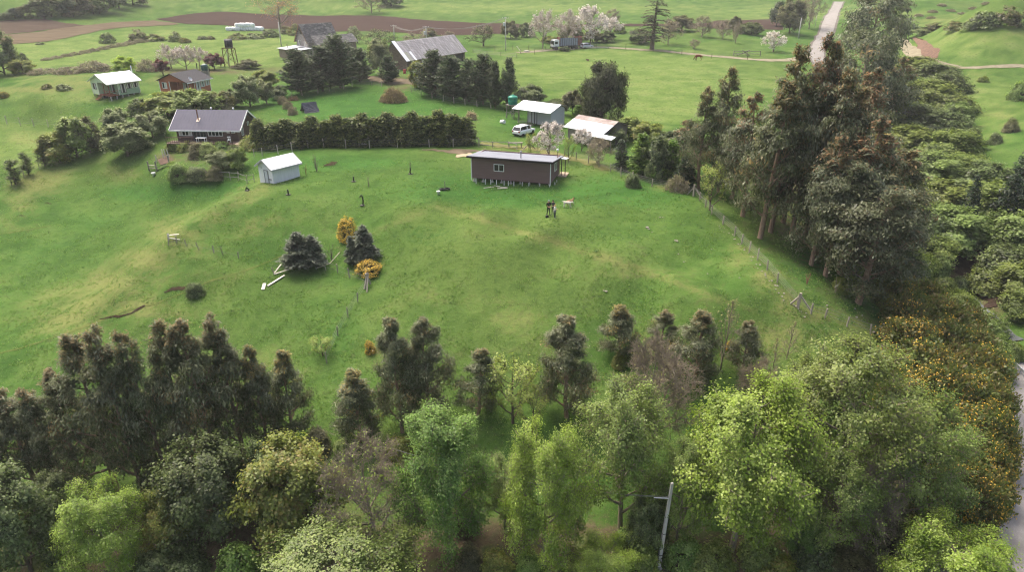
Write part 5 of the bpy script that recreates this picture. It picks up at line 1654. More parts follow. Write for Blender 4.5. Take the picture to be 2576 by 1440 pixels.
species('greyscrub', 2, lambda i: shrub(545 + i, 2, 4, 90, 20, .3, [(104, 98, 82), (124, 118, 98), (112, 114, 78)], aspect=.4, spiky=True), BARKG, 2, 4)
species('fartree', 4, lambda i: broadleaf(550 + i, 10, 8, .06, 11, 6, 5, 10, .62, (C_DARK, C_PINE, C_OLIVE, C_DARK)[i], ('round', 'cone', 'round', 'column')[i], .1, .55, .8, up=.3, twig=False), BARKD, 10, 8)
# ------------------------------------------------------------------ poles and wires
POLEM = mat('pale concrete pole', lin(200, 196, 188), .85, .12, 3, stretch=(2, 2, .4))
WIRE = mat('wire', lin(120, 120, 118), .6, .1, 3)
def pole(bx, by, ty, label, arm=True, trafo=False, r=.16, lean=0.0, hm=None, wid=1.0):
    p = G(bx, by)
    H = hm or height_to(p, ty)
    e = empty('utility_pole', p, 0, label, 'pole', 'utility poles')
    mb = MB().tube([(0, 0, -.6), (lean * H * .5, 0, H * .5), (lean * H, 0, H)], [r, r * .82, r * .62], 10)
    mb.build('shaft', POLEM, e, True)
    top = p + Vector((lean * H, 0, H))
    if arm:
        MB().beam((lean * H - .95 * wid, -.14, H - .35), (lean * H + .95 * wid, -.14, H - .35), .11).build('cross_arm', POLEM, e)
        for x in (-.85, -.35, .35, .85):
            MB().lathe([(.05, H - .29), (.07, H - .2), (.05, H - .1), (.02, H - .06)], 8, (lean * H + x * wid, -.14)).build('insulator', mat('glazed insulator', lin(206, 206, 204), .3, .05, 3), e)
    if trafo:
        MB().lathe([(.26, H - 2.6), (.29, H - 2.55), (.29, H - 1.6), (.22, H - 1.5)], 12, (lean * H - .48, 0)).build('transformer', mat('grey transformer', lin(196, 198, 198), .5, .05, 2), e)
        MB().beam((lean * H - .2, 0, H - 2.0), (lean * H, 0, H - 2.0), .08).build('bracket', POLEM, e)
    return top
t1 = pole(1272, 126, 42, 'tall concrete utility pole with transformer beside the dark ivy tree', trafo=True, r=.2)
t2 = pole(1074, 118, 65, 'concrete utility pole with transformer rising behind the barn roof', trafo=True, r=.2)
t3 = pole(992, 96, 62, 'distant concrete utility pole with two cross arms left of the barn pole', r=.17)
pole(708, 116, 54, 'bare white pole left of the old farmhouse', arm=False, r=.2)
pole(2008, 96, 44, 'white pole near the valley road above the flowering tree', arm=False, r=.18)
pole(2050, 68, 34, 'thin grey pole at the lane mouth beside the valley road', arm=False, r=.12)
def wires(a, b, n, sag, label, spread=.6):
    e = empty('power_line', a, 0, label, 'cable', 'overhead cables')
    for k in range(n):
        off = Vector(((k - (n - 1) / 2) * spread, -.14, -.25))
        pts = []
        for i in range(15):
            t = i / 14
            q = a.lerp(b, t) + off - Vector((0, 0, sag * 4 * t * (1 - t))) - a
            pts.append(q)
        MB().tube(pts, .035, 4, False).build('strand', WIRE, e)
wires(t2, t1, 3, 1.6, 'slack overhead cables from the barn pole to the tall pole')
wires(t3, t2, 3, 1.2, 'slack overhead cables between the distant pole and the barn pole')
# the near pole at the foot of the hill
def near_pole():
    p = G(1656, 1428)
    e = empty('utility_pole', p, math.radians(12), 'leaning pale concrete pole at the bottom beside the brightest tree', 'pole', 'utility poles')
    H, lean = height_to(p, 1218), .035
    mb = MB()
    v = []
    for z, w in ((-.5, .125), (0, .12), (H * .5, .1), (H, .08)):
        v.append([(lean * z + sx * w, sy * w * .8, z) for sx, sy in ((-1, -1), (1, -1), (1, 1), (-1, 1))])
    for i in range(3):
        n = len(mb.v)
        mb.v += v[i] + v[i + 1]
        mb.f += [(n + k, n + (k + 1) % 4, n + 4 + (k + 1) % 4, n + 4 + k) for k in range(4)]
    mb.f.append((len(mb.v) - 4, len(mb.v) - 3, len(mb.v) - 2, len(mb.v) - 1))
    mb.build('shaft', POLEM, e)
    for z in (1.1, 3.0, H * .84):
        w = .12 - z * .0085 + .012
        MB().box(lean * z - w, lean * z + w, -w * .8, w * .8, z, z + .07).build('band', mat('dark steel band', lin(96, 92, 88), .6, .1, 3), e)
    top = p + Vector((lean * H * .84, 0, H * .84))
    MB().lathe([(.3, -.1), (.27, .05), (.2, .08)], 10).build('footing', CONC, e)
    a = top; b = Vector((-9, 41, p.z + H * .74))
    w = empty('power_line', a, 0, 'cable running left from the leaning pole into the trees', 'cable', 'overhead cables')
    for k, dz in enumerate((0, .08)):
        pts = [a.lerp(b, i / 14) - Vector((0, 0, .9 * 4 * (i / 14) * (1 - i / 14))) + Vector((0, 0, dz * (1 - i / 14))) - a for i in range(15)]
        MB().tube(pts, .014, 5, False).build('strand', WIRE, w)
    pts = [a.lerp(b, i / 40) - Vector((0, 0, .9 * 4 * (i / 40) * (1 - i / 40) + .06)) - a for i in range(3)]
    MB().tube(pts, .028, 6).build('splice_sleeve', WHITE, w)
near_pole()

# ------------------------------------------------------------------ fences: each post a part, each wire strand a part
def resample(pts, step):
    P = [G(*p) for p in pts]
    out = [P[0]]
    for a, b in zip(P, P[1:]):
        d = (Vector((b.x, b.y)) - Vector((a.x, a.y))).length
        n = max(int(round(d / step)), 1)
        for i in range(1, n + 1):
            t = i / n
            x, y = a.x + (b.x - a.x) * t, a.y + (b.y - a.y) * t
            out.append(Vector((x, y, ground_z(x, y))))
    return out
_postme = {}
def post_mesh(h, w, m, kind='square'):
    k = (h, w, m.name)
    if k not in _postme:
        mb = MB().beam((0, 0, -.35), (0.0, 0.0, h), w * .8, w * .7)
        me = mb.mesh('post'); me.materials.append(m); _postme[k] = me
    return _postme[k]
def fence(pts, step, h, w, m, label, strands=3, group=None, lean=.05, wire=None, seed=1, skip=()):
    rr = random.Random(seed)
    P = resample(pts, step)
    e = empty('fence', P[0], 0, label, 'fence', group)
    tops = []
    for i, p in enumerate(P):
        if i in skip: continue
        o = bpy.data.objects.new('post', post_mesh(h, w, m)); link(o, e)
        o.location = p - P[0]
        o.rotation_euler = (rr.uniform(-lean, lean), rr.uniform(-lean, lean), rr.random() * .5)
        s = rr.uniform(.85, 1.12); o.scale = (rr.uniform(.85, 1.2), rr.uniform(.85, 1.2), s)
    for k in range(strands):
        z = h * (.35 + .55 * k / max(strands - 1, 1))
        MB().tube([p - P[0] + Vector((0, 0, z + rr.uniform(-.03, .03))) for p in P], .012 if wire is None else wire, 4, False).build('wire', WIRE, e)
    return e
OLDP = mat('old fence wood', lin(164, 156, 144), .95, .25, 3, col2=lin(124, 116, 104), stretch=(5, 5, .6))
PALEP = mat('pale fence stake', lin(196, 186, 168), .9, .15, 3, stretch=(5, 5, .6))
DARKP = mat('dark fence wood', lin(92, 82, 72), .95, .2, 3, stretch=(5, 5, .6))
fence([(1420, 392), (1480, 412), (1535, 432), (1590, 455), (1640, 470), (1700, 482), (1745, 492), (1790, 540), (1848, 592), (1905, 655), (1955, 712), (2005, 772)], 2.6, 1.15, .13, OLDP, 'wire fence with old wooden posts along the right edge of the knoll', 4, seed=2)
fence([(2005, 772), (2040, 790), (2075, 800), (2130, 822), (2190, 842), (2240, 850)], 3.0, 1.1, .13, OLDP, 'sagging wire fence with old posts running from the corner post to the gorse', 3, lean=.14, seed=3)
# corner braces
def brace_post(px, py, label, h=1.5, rz=0.0):
    p = G(px, py)
    e = empty('corner_post', p, rz, label, 'post')
    MB().beam((0, 0, -.4), (0.02, 0, h), .2).build('upright', OLDP, e)
    MB().beam((1.1, .1, 0), (.1, 0, h * .8), .13).build('brace', OLDP, e)
    MB().beam((-.9, -.2, -.05), (-.1, 0, h * .7), .13).build('brace', OLDP, e)
brace_post(1744, 494, 'braced fence corner post before the lime-yellow young tree', rz=-.8)
brace_post(2007, 775, 'stout braced corner post of the right meadow fence', rz=-.6)
brace_post(1330, 376, 'braced wooden post behind the cabin stovepipe', 1.2)
fence([(640, 395), (660, 392), (700, 388), (735, 380), (775, 372), (815, 371), (870, 373), (930, 373), (1000, 371), (1080, 370), (1140, 370), (1205, 369)], 3.4, 1.3, .12, PALEP, 'fence of pale posts along the foot of the tall hedge', 3, seed=4)
fence([(1205, 369), (1240, 372), (1280, 372), (1300, 378)], 2.4, 1.0, .12, OLDP, 'low rail fence between hedge end and cabin', 2, wire=.04, seed=5)
fence([(-30, 296), (18, 312), (52, 316), (86, 318), (122, 320), (160, 318), (200, 316), (260, 312)], 5.2, 1.5, .14, PALEP, 'white post fence along the pale field at the left', 3, lean=.03, seed=6)
fence([(0, 478), (30, 468), (62, 448), (100, 425), (150, 408), (200, 395)], 3.2, 1.1, .1, OLDP, 'thin wire fence beside the three saplings at the left edge', 3, seed=7)
fence([(708, 250), (760, 240), (800, 234), (829, 229), (865, 224), (886, 218), (935, 217), (960, 218)], 3.2, 1.2, .13, PALEP, 'pale post fence below the farmhouse pines', 3, seed=8)
fence([(1035, 232), (1060, 240), (1087, 247), (1115, 254), (1142, 260), (1170, 265), (1200, 268), (1235, 272)], 3.2, 1.2, .13, PALEP, 'pale post fence below the barn pines', 3, seed=9)
fence([(1310, 135), (1345, 136), (1400, 130), (1445, 126), (1500, 122), (1574, 124), (1643, 130), (1715, 138), (1790, 147), (1880, 150)], 7.5, 1.5, .12, DARKP, 'dark post fence along the farm lane', 3, lean=.04, seed=10)
fence([(1245, 128), (1290, 126), (1330, 124), (1372, 124), (1420, 122)], 6, 1.4, .11, DARKP, 'short dark post fence beside the grey flowering tree', 3, seed=11)
fence([(1190, 134), (1225, 140), (1260, 142), (1300, 146)], 5, 1.3, .11, DARKP, 'post and rail fence right of the barn', 3, wire=.03, seed=12)
fence([(520, 452), (550, 451), (580, 453), (600, 454), (622, 462), (640, 458)], 2.2, 1.2, .11, OLDP, 'crooked stake fence left of the white shed', 2, lean=.12, wire=.03, seed=13)
# broken fence across the slope
fence([(424, 618), (445, 612), (470, 620), (500, 628), (538, 636), (560, 641), (600, 650)], 3.0, .9, .11, OLDP, 'broken leaning fence posts on the left spur', 1, lean=.25, seed=14)
fence([(690, 690), (720, 678), (745, 672), (770, 678), (820, 680), (850, 687), (880, 700), (924, 716)], 3.6, 1.0, .12, OLDP, 'leaning fence posts below the twin spruces', 2, lean=.2, seed=15)
fence([(924, 722), (900, 760), (876, 800), (850, 845), (822, 914)], 3.6, 1.1, .12, OLDP, 'slack wire fence running downhill from the crossed posts', 3, lean=.1, seed=16)
# fallen boards and crossed posts
def planks(px, py, items, m, name, label, cat='planks'):
    p = G(px, py)
    e = empty(name, p, 0, label, cat)
    for (dx, dy, z0, ex, ey, z1, w, t) in items:
        g0 = ground_z(p.x + dx, p.y + dy) - p.z; g1 = ground_z(p.x + ex, p.y + ey) - p.z
        MB().beam((dx, dy, g0 + z0), (ex, ey, g1 + z1), w, t).build('plank', m, e)
WB = mat('bleached boards', lin(206, 200, 190), .85, .1, 3, stretch=(3, 3, 3))
planks(668, 722, [(-.1, -.6, .08, -.2, .4, .1, .34, .06), (.2, .1, .07, 1.5, 2.0, .12, .22, .05)], WB, 'fallen_planks', 'two bleached white boards lying on the slope below the twin spruces')
planks(690, 692, [(0, 0, .08, 1.4, .7, .3, .14, .06), (-.1, .1, .05, .5, 1.2, .5, .12, .06)], WB, 'fallen_planks', 'pair of pale rails fallen in a V near the leaning posts')
planks(742, 670, [(-1.2, -.3, .1, .3, .8, .7, .14, .08), (-.6, -.6, .05, .3, .8, .72, .14, .08)], OLDP, 'fallen_planks', 'broken grey rails propped under the twin spruces')
planks(430, 605, [(-.3, .1, .6, .9, .3, .5, .18, .06), (-.2, .0, .35, 1.0, .1, .0, .18, .06), (-.25, 0, 0, -.25, .1, .8, .14, .14)], WB, 'broken_rail', 'broken rail fence end on the left spur crest')
planks(924, 722, [(-.25, -.3, 0, .1, .3, 1.4, .16, .16), (.25, .4, 0, -.05, .1, 1.45, .16, .16), (.1, -.9, .05, .15, .3, 1.3, .13, .1)], OLDP, 'crossed_posts', 'crossed grey posts at the bend of the slope fence', 'posts')
planks(830, 672, [(-1.5, -.4, .1, 0, .3, .25, .08, .08), (0, .3, .25, .9, 1.4, .7, .07, .07)], PALEP, 'fallen_branch', 'pale crooked branch lying right of the twin spruces', 'branch')
planks(1240, 472, [(-1.2, 0, .06, .1, .1, .06, .1, .05), (.6, -.5, .06, 1.9, -.6, .08, .12, .06), (.4, .2, .08, 1.9, -.5, .08, .08, .05), (.1, .5, .06, .9, .3, .06, .08, .05)], WB, 'timber_offcuts', 'pale timber offcuts lying in the grass before the cabin')
planks(2212, 840, [(-.8, -.3, .1, .4, .2, .3, .16, .1), (.3, .2, 0, .3, .2, 1.0, .13, .13)], OLDP, 'fallen_rail', 'weathered fallen rail at the gorse edge')
planks(1725, 1440, [(0, 0, 0, .25, .25, .9, .2, .12)], mat('split pale wood', lin(196, 158, 110), .9, .1, 3), 'split_stump', 'split pale stump at the bottom edge right of the pole', 'stump')
planks(1480, 122, [(0, 0, .3, 6.5, 0, .3, .35, .3), (.5, .3, .0, .5, .3, .3, .2, .2), (6.0, .3, 0, 6.0, .3, .3, .2, .2)], CONC, 'pale_beam', 'long pale beam lying behind the silver car', 'beam')
planks(1318, 130, [(0, 0, .2, 1.6, .3, .25, .5, .3), (-1, 0, .1, -2.2, .4, 1.6, .15, .12), (.5, -.4, .1, 1.4, -.6, .4, .4, .3)], WB, 'scrap_pile', 'pile of white scrap boards beside the lane', 'scrap')
planks(1862, 140, [(-2, 0, 1.2, 6, .2, 1.3, .14, .14), (-2, 0, .6, 6, .2, .6, .14, .14), (-2, 0, 0, -2, 0, 1.5, .18, .18), (2, .1, 0, 2, .1, 1.5, .18, .18), (6, .2, 0, 6, .2, 1.5, .18, .18), (-1, .5, 0, 3, 1.0, 1.6, .2, .2), (3, .8, .1, .5, .4, 1.5, .2, .2)], GREYWOOD, 'timber_pen', 'weathered timber pen at the right end of the lane', 'pen')
planks(392, 432, [(-1.6, 1.2, .5, .2, 0, .4, .3, .06), (-1.6, 1.2, .9, .2, 0, .8, .3, .06), (-1.6, 1.2, 0, -1.6, 1.2, 1.5, .16, .16), (.2, 0, 0, .2, 0, 1.5, .16, .16), (.2, 0, .5, 2.6, -.6, .4, .3, .06), (2.6, -.6, 0, 2.6, -.6, 1.5, .16, .16), (.2, 0, .2, 2.6, -.6, .1, .3, .06)], GREYWOOD, 'plank_fence', 'grey plank fence at the lower chalet garden corner', 'fence')
planks(412, 398, [(0, 0, 0, -.15, .1, 1.4, .1, .1), (.4, .1, 0, .2, .1, 1.3, .1, .1), (.9, -.1, 0, .7, 0, 1.2, .1, .1), (-.8, -.8, 0, -.8, -.8, 1.2, .1, .1)], WB, 'garden_stakes', 'white stakes standing in the dug vegetable bed', 'stakes')
drape('vegetable_bed', [(396, 402), (418, 396), (428, 398)], [(404, 416), (424, 412), (434, 408)], mat('red-brown bed soil', lin(88, 68, 56), .95, .2, 2), 14, 6, .07, 'dug red-brown vegetable bed')
planks(913, 370, [(-1.2, 0, .5, 1.2, 0, .5, .5, .06), (-1.0, .1, 0, -1.0, .1, .5, .12, .12), (1.0, .1, 0, 1.0, .1, .5, .12, .12), (-1.2, .3, .85, 1.2, .3, .85, .08, .3)], WB, 'plank_bench', 'pale plank bench at the foot of the hedge', 'bench')
planks(1300, 372, [(-1.4, 0, .75, .9, 0, .8, .5, .08), (-1.2, 0, 0, -1.2, 0, .75, .12, .12), (.7, 0, 0, .7, 0, .78, .12, .12)], GREYWOOD, 'rough_table', 'rough plank table behind the cabin roof', 'table')

# ------------------------------------------------------------------ guard rail at the road bend
def guard_rail():
    P = [G(2524, 905), G(2545, 924), G(2566, 944), G(2590, 965), G(2620, 992), G(2660, 1030)]
    e = empty('guard_rail', P[0], 0, 'galvanised guard rail beside the gravel road bend', 'guard rail')
    ST = mat('galvanised rail', lin(200, 202, 206), .4, .06, 2, metal=.5)
    mb = MB()
    prof = [(0, .42), (-.07, .50), (-.01, .57), (-.07, .64), (0, .74), (.03, .74), (.03, .42)]
    d = (P[-1] - P[0]).normalized(); s = Vector((d.y, -d.x, 0)).normalized()
    n = len(prof)
    for i, p in enumerate(P):
        for a, z in prof:
            mb.v.append(tuple(p - P[0] + s * a * 1.4 + Vector((0, 0, z))))
    for i in range(len(P) - 1):
        for k in range(n):
            a, b = i * n + k, i * n + (k + 1) % n
            mb.f.append((a, b, b + n, a + n))
    mb.build('rail', ST, e)
    for p in P:
        q = p - P[0]
        MB().box(q.x - .06, q.x + .06, q.y + .06, q.y + .18, q.z - .4, q.z + .7).build('post', ST, e)
guard_rail()

# ------------------------------------------------------------------ vehicles
TYRE = mat('tyre rubber', lin(30, 30, 31), .85, .1, 4)
RIM = mat('alloy rim', lin(150, 152, 156), .35, .1, 4, metal=.7)
HEADL = mat('lamp glass', lin(214, 216, 218), .2, .05, 4, spec=.6)
TAIL = mat('red lamp', lin(140, 30, 30), .3, .1, 4)
def wheel(parent, x, y, r, w):
    o = MB().lathe([(r * .55, -w / 2), (r * .93, -w / 2), (r, -w * .36), (r, w * .36), (r * .93, w / 2), (r * .55, w / 2)], 20).build('wheel', TYRE, parent, True)
    o.location = (x, y, r); o.rotation_euler = (math.pi / 2, 0, 0)
    MB().lathe([(r * .54, -w * .42), (r * .54, w * .42), (r * .2, w * .46)], 14).build('rim', RIM, o)
    return o
def car(px, py, rz, paint, label, L=4.4, Wd=1.78, H=1.58):
    p = G(px, py)
    e = empty('car', p, rz, label, 'car')
    e.rotation_euler = (0, 0, rz)
    x0, x1 = -L / 2, L / 2
    # lower body: stations along the length (x, half width, z bottom, z top)
    st = [(x0, .72, .42, .88), (x0 + .12, .84, .30, .98), (x0 + .6, .89, .26, 1.02), (0, .90, .26, .98), (x1 - 1.15, .89, .26, .93), (x1 - .4, .86, .28, .82), (x1 - .08, .76, .32, .70), (x1, .6, .40, .60)]
    k = Wd / 1.8
    mb = MB(); n = 8
    for x, hw, zb, zt in st:
        hw *= k
        ring = [(-hw * .92, zb), (-hw, zb + .18), (-hw, zt - .16), (-hw * .88, zt), (hw * .88, zt), (hw, zt - .16), (hw, zb + .18), (hw * .92, zb)]
        mb.v += [(x, a, b) for a, b in ring]
    for i in range(len(st) - 1):
        for j in range(n):
            a, b = i * n + j, i * n + (j + 1) % n
            mb.f.append((a, b, b + n, a + n))
    mb.f += [tuple(range(n)), tuple(range((len(st) - 1) * n, len(st) * n))]
    mb.build('body', paint, e, False)
    # greenhouse: glass lower, roof on top
    gl = [(x0 + .08, .74, .96), (x0 + .42, .66, H - .09), (x0 + 1.0, .64, H - .02), (.25, .64, H - .03), (.62, .62, H - .12), (x1 - 1.22, .76, .93)]
    mb = MB()
    for x, hw, z in gl:
        mb.v += [(x, -hw * k, z), (x, hw * k, z)]
    low = [(x0 + .08, .80, .93), (x1 - 1.22, .80, .90)]
    bidx = len(mb.v)
    for x, hw, z in low:
        mb.v += [(x, -hw * k, z), (x, hw * k, z)]
    m = len(gl)
    for i in range(m - 1):
        mb.f.append((2 * i, 2 * i + 2, 2 * i + 3, 2 * i + 1))
    mb.f.append(tuple([2 * i for i in range(m)] + [bidx + 2, bidx]))
    mb.f.append(tuple([2 * i + 1 for i in range(m)] + [bidx + 3, bidx + 1]))
    mb.build('windows', GLASS, e)
    rf = MB()
    pts = [(x0 + .34, .665, H - .10), (x0 + .5, .67, H - .03), (x0 + 1.0, .66, H + .01), (.25, .66, H), (.58, .64, H - .08)]
    for x, hw, z in pts: rf.v += [(x, -hw * k, z - .03), (x, -hw * k * .94, z + .025), (x, hw * k * .94, z + .025), (x, hw * k, z - .03)]
    for i in range(len(pts) - 1):
        for j in range(3):
            a = i * 4 + j
            rf.f.append((a, a + 4, a + 5, a + 1))
    rf.build('roof', paint, e)
    for s in (-1, 1):
        for xa, za, xb, zb in ((x0 + .1, .95, x0 + .44, H - .08), (.62, H - .1, x1 - 1.2, .93), (-.15, .97, -.12, H - .03)):
            MB().beam((xa, s * .80 * k, za), (xb, s * (.655 if zb > za else .78) * k, zb), .09).build('pillar', paint, e)
        for x in (x0 + .82, x1 - .85):
            wheel(e, x, s * (Wd / 2 - .12), .33, .22)
        MB().box(x1 - .34, x1 - .02, s * .62 * k - .16, s * .62 * k + .16, .60, .72).build('headlight', HEADL, e)
        MB().box(x0 - .03, x0 + .12, s * .66 * k - .15, s * .66 * k + .15, .72, .92).build('tail_light', TAIL, e)
        MB().box(.62, .80, s * .98 * k - .1, s * .98 * k + .1, .92, 1.04).build('mirror', paint, e)
    MB().box(x0 - .04, x0 + .1, -.7 * k, .7 * k, .30, .46).build('bumper', mat('dark bumper', lin(56, 56, 58), .7, .1, 3), e)
    MB().box(x0 - .045, x0 - .02, -.26, .26, .55, .67).build('number_plate', WHITE, e)
    return e
CW = mat('white car paint', lin(232, 232, 234), .3, .02, 1, spec=.5)
CS = mat('silver car paint', lin(188, 192, 202), .3, .03, 1, metal=.3, spec=.5)
car(1318, 338, math.radians(52), CW, 'white hatchback parked on the lawn in front of the open shed')
car(1476, 121, math.radians(32), CS, 'silver hatchback parked behind the truck', 4.3)

def truck():
    A = on_plane(1396, 124.5, G(1396, 125).z); 
    p = Vector(A)
    B = G(1468, 118)
    rz = math.radians(22)
    e = empty('truck', p, rz, 'white-cabbed livestock truck with a long grey stake body under the trees', 'truck')
    CABW = mat('white cab paint', lin(232, 232, 230), .4, .04, 1)
    GREYB = mat('grey-blue body panels', lin(142, 148, 164), .6, .1, 1.5)
    RUSTB = mat('rust red boards', lin(128, 84, 76), .8, .15, 2)
    BLK = mat('black chassis', lin(40, 38, 38), .7, .1, 3)
    W2 = 1.2
    # cab over the front axle
    mb = MB()
    pr = [(-.95, .95), (-1.0, 1.5), (-.82, 2.75), (-.55, 2.95), (.85, 2.95), (.9, .95)]
    mb.prism([(a, b) for a, b in pr], 'y', -W2, W2).build('cab', CABW, e)
    MB().prism([(-1.015, 1.62), (-.98, 1.62), (-.83, 2.6), (-.865, 2.6)], 'y', -1.0, 1.0).build('windscreen', GLASS, e)
    for s in (-1, 1):
        MB().box(-.6, .35, s * (W2 + .01) - .012, s * (W2 + .01) + .012, 1.75, 2.45).build('side_window', GLASS, e)
        MB().box(-1.25, -1.05, s * 1.32 - .06, s * 1.32 + .06, 1.5, 2.1).build('mirror', BLK, e)
        MB().box(-1.06, -.95, s * .85 - .18, s * .85 + .18, .98, 1.16).build('headlight', HEADL, e)
    MB().box(-1.1, -.9, -W2, W2, .5, .93).build('bumper', BLK, e)
    MB().box(-.5, 8.6, -.45, .45, .75, .98).build('chassis', BLK, e)
    # stake body of panels with posts
    x0, x1, zb, zt = 1.15, 8.7, 1.2, 3.3
    MB().box(x0, x1, -1.22, 1.22, 1.05, 1.18).build('load_bed', BLK, e)
    n = 10
    for s in (-1, 1):
        for i in range(n):
            a = x0 + (x1 - x0) * i / n; b = x0 + (x1 - x0) * (i + 1) / n
            last = i >= n - 2
            for r_ in range(2):
                z0_ = zb + (zt - zb) * r_ / 2; z1_ = zb + (zt - zb) * (r_ + 1) / 2 - .06
                MB().box(a + .06, b - .02, s * 1.2 - .02, s * 1.2 + .02, z0_, z1_ + (.35 if last and r_ else 0)).build('side_panel', RUSTB if last else GREYB, e)
        for i in range(n + 1):
            a = x0 + (x1 - x0) * i / n
            MB().box(a - .03, a + .05, s * 1.25 - .03, s * 1.25 + .03, 1.1, zt + .2).build('stake', BLK, e)
    MB().box(x0 - .02, x0 + .03, -1.17, 1.17, zb, zt + .35).build('headboard', RUSTB, e)
    MB().box(x1 - .03, x1 + .02, -1.17, 1.17, zb, zt + .45).build('tailboard', RUSTB, e)
    for i in range(5):
        x = x0 + .5 + (x1 - x0 - 1) * i / 4
        MB().beam((x, -1.22, zt + .22), (x, 1.22, zt + .22), .08).build('roof_bar', RUSTB, e)
    for s in (-1, 1):
        wheel(e, .05, s * 1.02, .52, .3)
        for x in (5.6, 6.85):
            wheel(e, x, s * .98, .52, .5)
        MB().box(2.6, 3.8, s * .95 - .22, s * .95 + .22, .55, 1.02).build('tool_box', mat('pale box', lin(176, 168, 156), .7, .1, 2), e)
        MB().box(-.6, .72, s * 1.1 - .13, s * 1.1 + .13, 1.06, 1.14).build('mudguard', BLK, e)
truck()

# ------------------------------------------------------------------ tarp tent, brush heaps, bits on the lawn
def tarp():
    p = G(778, 281)
    e = empty('tarp_tent', p, math.radians(35), 'small black plastic tarp tent on the lawn', 'tent')
    TP = mat('black tarpaulin', lin(56, 58, 70), .4, .25, 2, col2=lin(30, 31, 38), spec=.5)
    mb = MB(); rr = random.Random(2)
    nx, ny = 8, 8
    for side in (-1, 1):
        b = len(mb.v)
        for i in range(nx + 1):
            for j in range(ny + 1):
                t = j / ny
                mb.v.append((-1.3 + 2.8 * i / nx + rr.uniform(-.06, .06), side * (1.35 * t + .02) + rr.uniform(-.05, .05) * t, 1.75 * (1 - t) ** 1.1 + .02 + rr.uniform(-.05, .05) * (0 < t < 1)))
        for i in range(nx):
            for j in range(ny):
                a = b + i * (ny + 1) + j
                mb.f.append((a, a + 1, a + ny + 2, a + ny + 1))
    mb.build('sheet', TP, e)
    MB().prism([(-1.2, .0), (1.2, .0), (0, 1.6)], 'x', 1.1, 1.14).build('back_sheet', TP, e)
    MB().tube([(-1.35, 0, 0), (-1.3, 0, 1.8)], .05, 6).build('pole', GREYWOOD, e)
tarp()
def brush_heap(px, py, wpx, h, label, cols, n=260, L=1.6):
    p = G(px, py)
    W = px_size(p, wpx)
    rng = np.random.RandomState(int(px))
    e = empty('brush_heap', p, 0, label, 'brush heap')
    a = rng.rand(n) * 6.28; r = np.sqrt(rng.rand(n)) * W / 2
    zz = h * (1 - (r / (W / 2)) ** 2) * rng.uniform(.3, 1.05, n)
    C = np.stack([np.cos(a) * r, np.sin(a) * r * .8, zz], -1)
    d = norm(np.stack([rng.normal(0, 1, n), rng.normal(0, 1, n), -np.abs(rng.normal(0, .5, n))], -1) + C * .4)
    V, F = tubes(C - d * L * .5, C + d * L * .5, np.full(n, .05), np.full(n, .02), 4)
    V[:, 2] = np.maximum(V[:, 2], 0)
    me = mesh_np('brush', V, F); me.materials.append(mat('dead brush', lin(140, 124, 94), .95, .25, 3, col2=lin(104, 88, 64)))
    o = bpy.data.objects.new('sticks', me); link(o, e); tag(o, None, None, None, 'stuff')
    k = n * 14
    P = C[rng.randint(0, n, k)] + rng.normal(0, .28, (k, 3)); P[:, 2] = np.maximum(P[:, 2], .02)
    sz = rng.uniform(.12, .4, k)
    V, F, c = leaves(rng, P, rand_dir(rng, k), norm(rand_dir(rng, k) + np.array([[0, 0, -.6]])), sz, sz * .35, pal(rng, k, cols))
    me = mesh_np('dead leaves', V, F, c); me.materials.append(leaf_mat())
    o = bpy.data.objects.new('foliage', me); link(o, e); tag(o, None, None, None, 'stuff')
brush_heap(990, 255, 62, 2.6, 'large heap of cut dry branches on the lawn below the barn', [(122, 112, 74), (140, 126, 88), (104, 100, 62)], 420)
brush_heap(1186, 300, 20, 1.2, 'small heap of pale dry stalks right of the lawn', [(170, 158, 130), (150, 136, 108)], 90, 1.2)
brush_heap(738, 252, 20, .5, 'small brown heap of clippings by the flax clumps', [(120, 96, 70), (100, 84, 62)], 60, .8)
# wrapped saplings, tyres and buckets on the knoll
BLKP = mat('black plastic wrap', lin(24, 25, 26), .5, .2, 4)
def wrapped(px, py, h, pts, label, tall=0.0):
    p = G(px, py)
    e = empty('wrapped_sapling', p, 0, label, 'sapling', 'wrapped saplings on the knoll')
    MB().tube([(x, y, z) for x, y, z in pts], .09, 7).build('wrap', BLKP, e, True)
    MB().lathe([(.34, .0), (.30, .07), (.12, .10)], 10).build('ground_sheet', BLKP, e)
    if tall:
        mb = MB()
        rr = random.Random(int(px))
        for k in range(7):
            a = rr.random() * 6.28
            mb.tube([(0, 0, pts[-1][2] - .1), (.12 * math.cos(a), .12 * math.sin(a), pts[-1][2] + tall * .5), (.3 * math.cos(a), .3 * math.sin(a), pts[-1][2] + tall * rr.uniform(.7, 1))], .014, 4)
        mb.build('twigs', BARKG(), e)
wrapped(912, 517, 1.6, [(.05, 0, 0), (.12, 0, .5), (.1, 0, 1.05), (.0, 0, 1.3), (-.18, 0, 1.22), (-.22, 0, 1.02)], 'black wrapped sapling bent over like a hook')
wrapped(725, 490, .9, [(0, 0, 0), (.04, 0, .3), (-.02, 0, .7)], 'black wrapped sapling with a white rag at its foot')
wrapped(1033, 438, 1.0, [(.02, 0, 0), (-.08, 0, .3), (.02, 0, .6), (-.04, 0, .9)], 'crooked black wrapped sapling with bare twigs above', 1.0)
wrapped(890, 457, .7, [(0, 0, 0), (0, 0, .35), (.03, 0, .7)], 'short black wrapped sapling between the hook and the shed')
wrapped(622, 480, .6, [(-.2, 0, .05), (0, 0, .45), (.25, 0, .1)], 'low black plastic scrap on the spur left of the white shed')
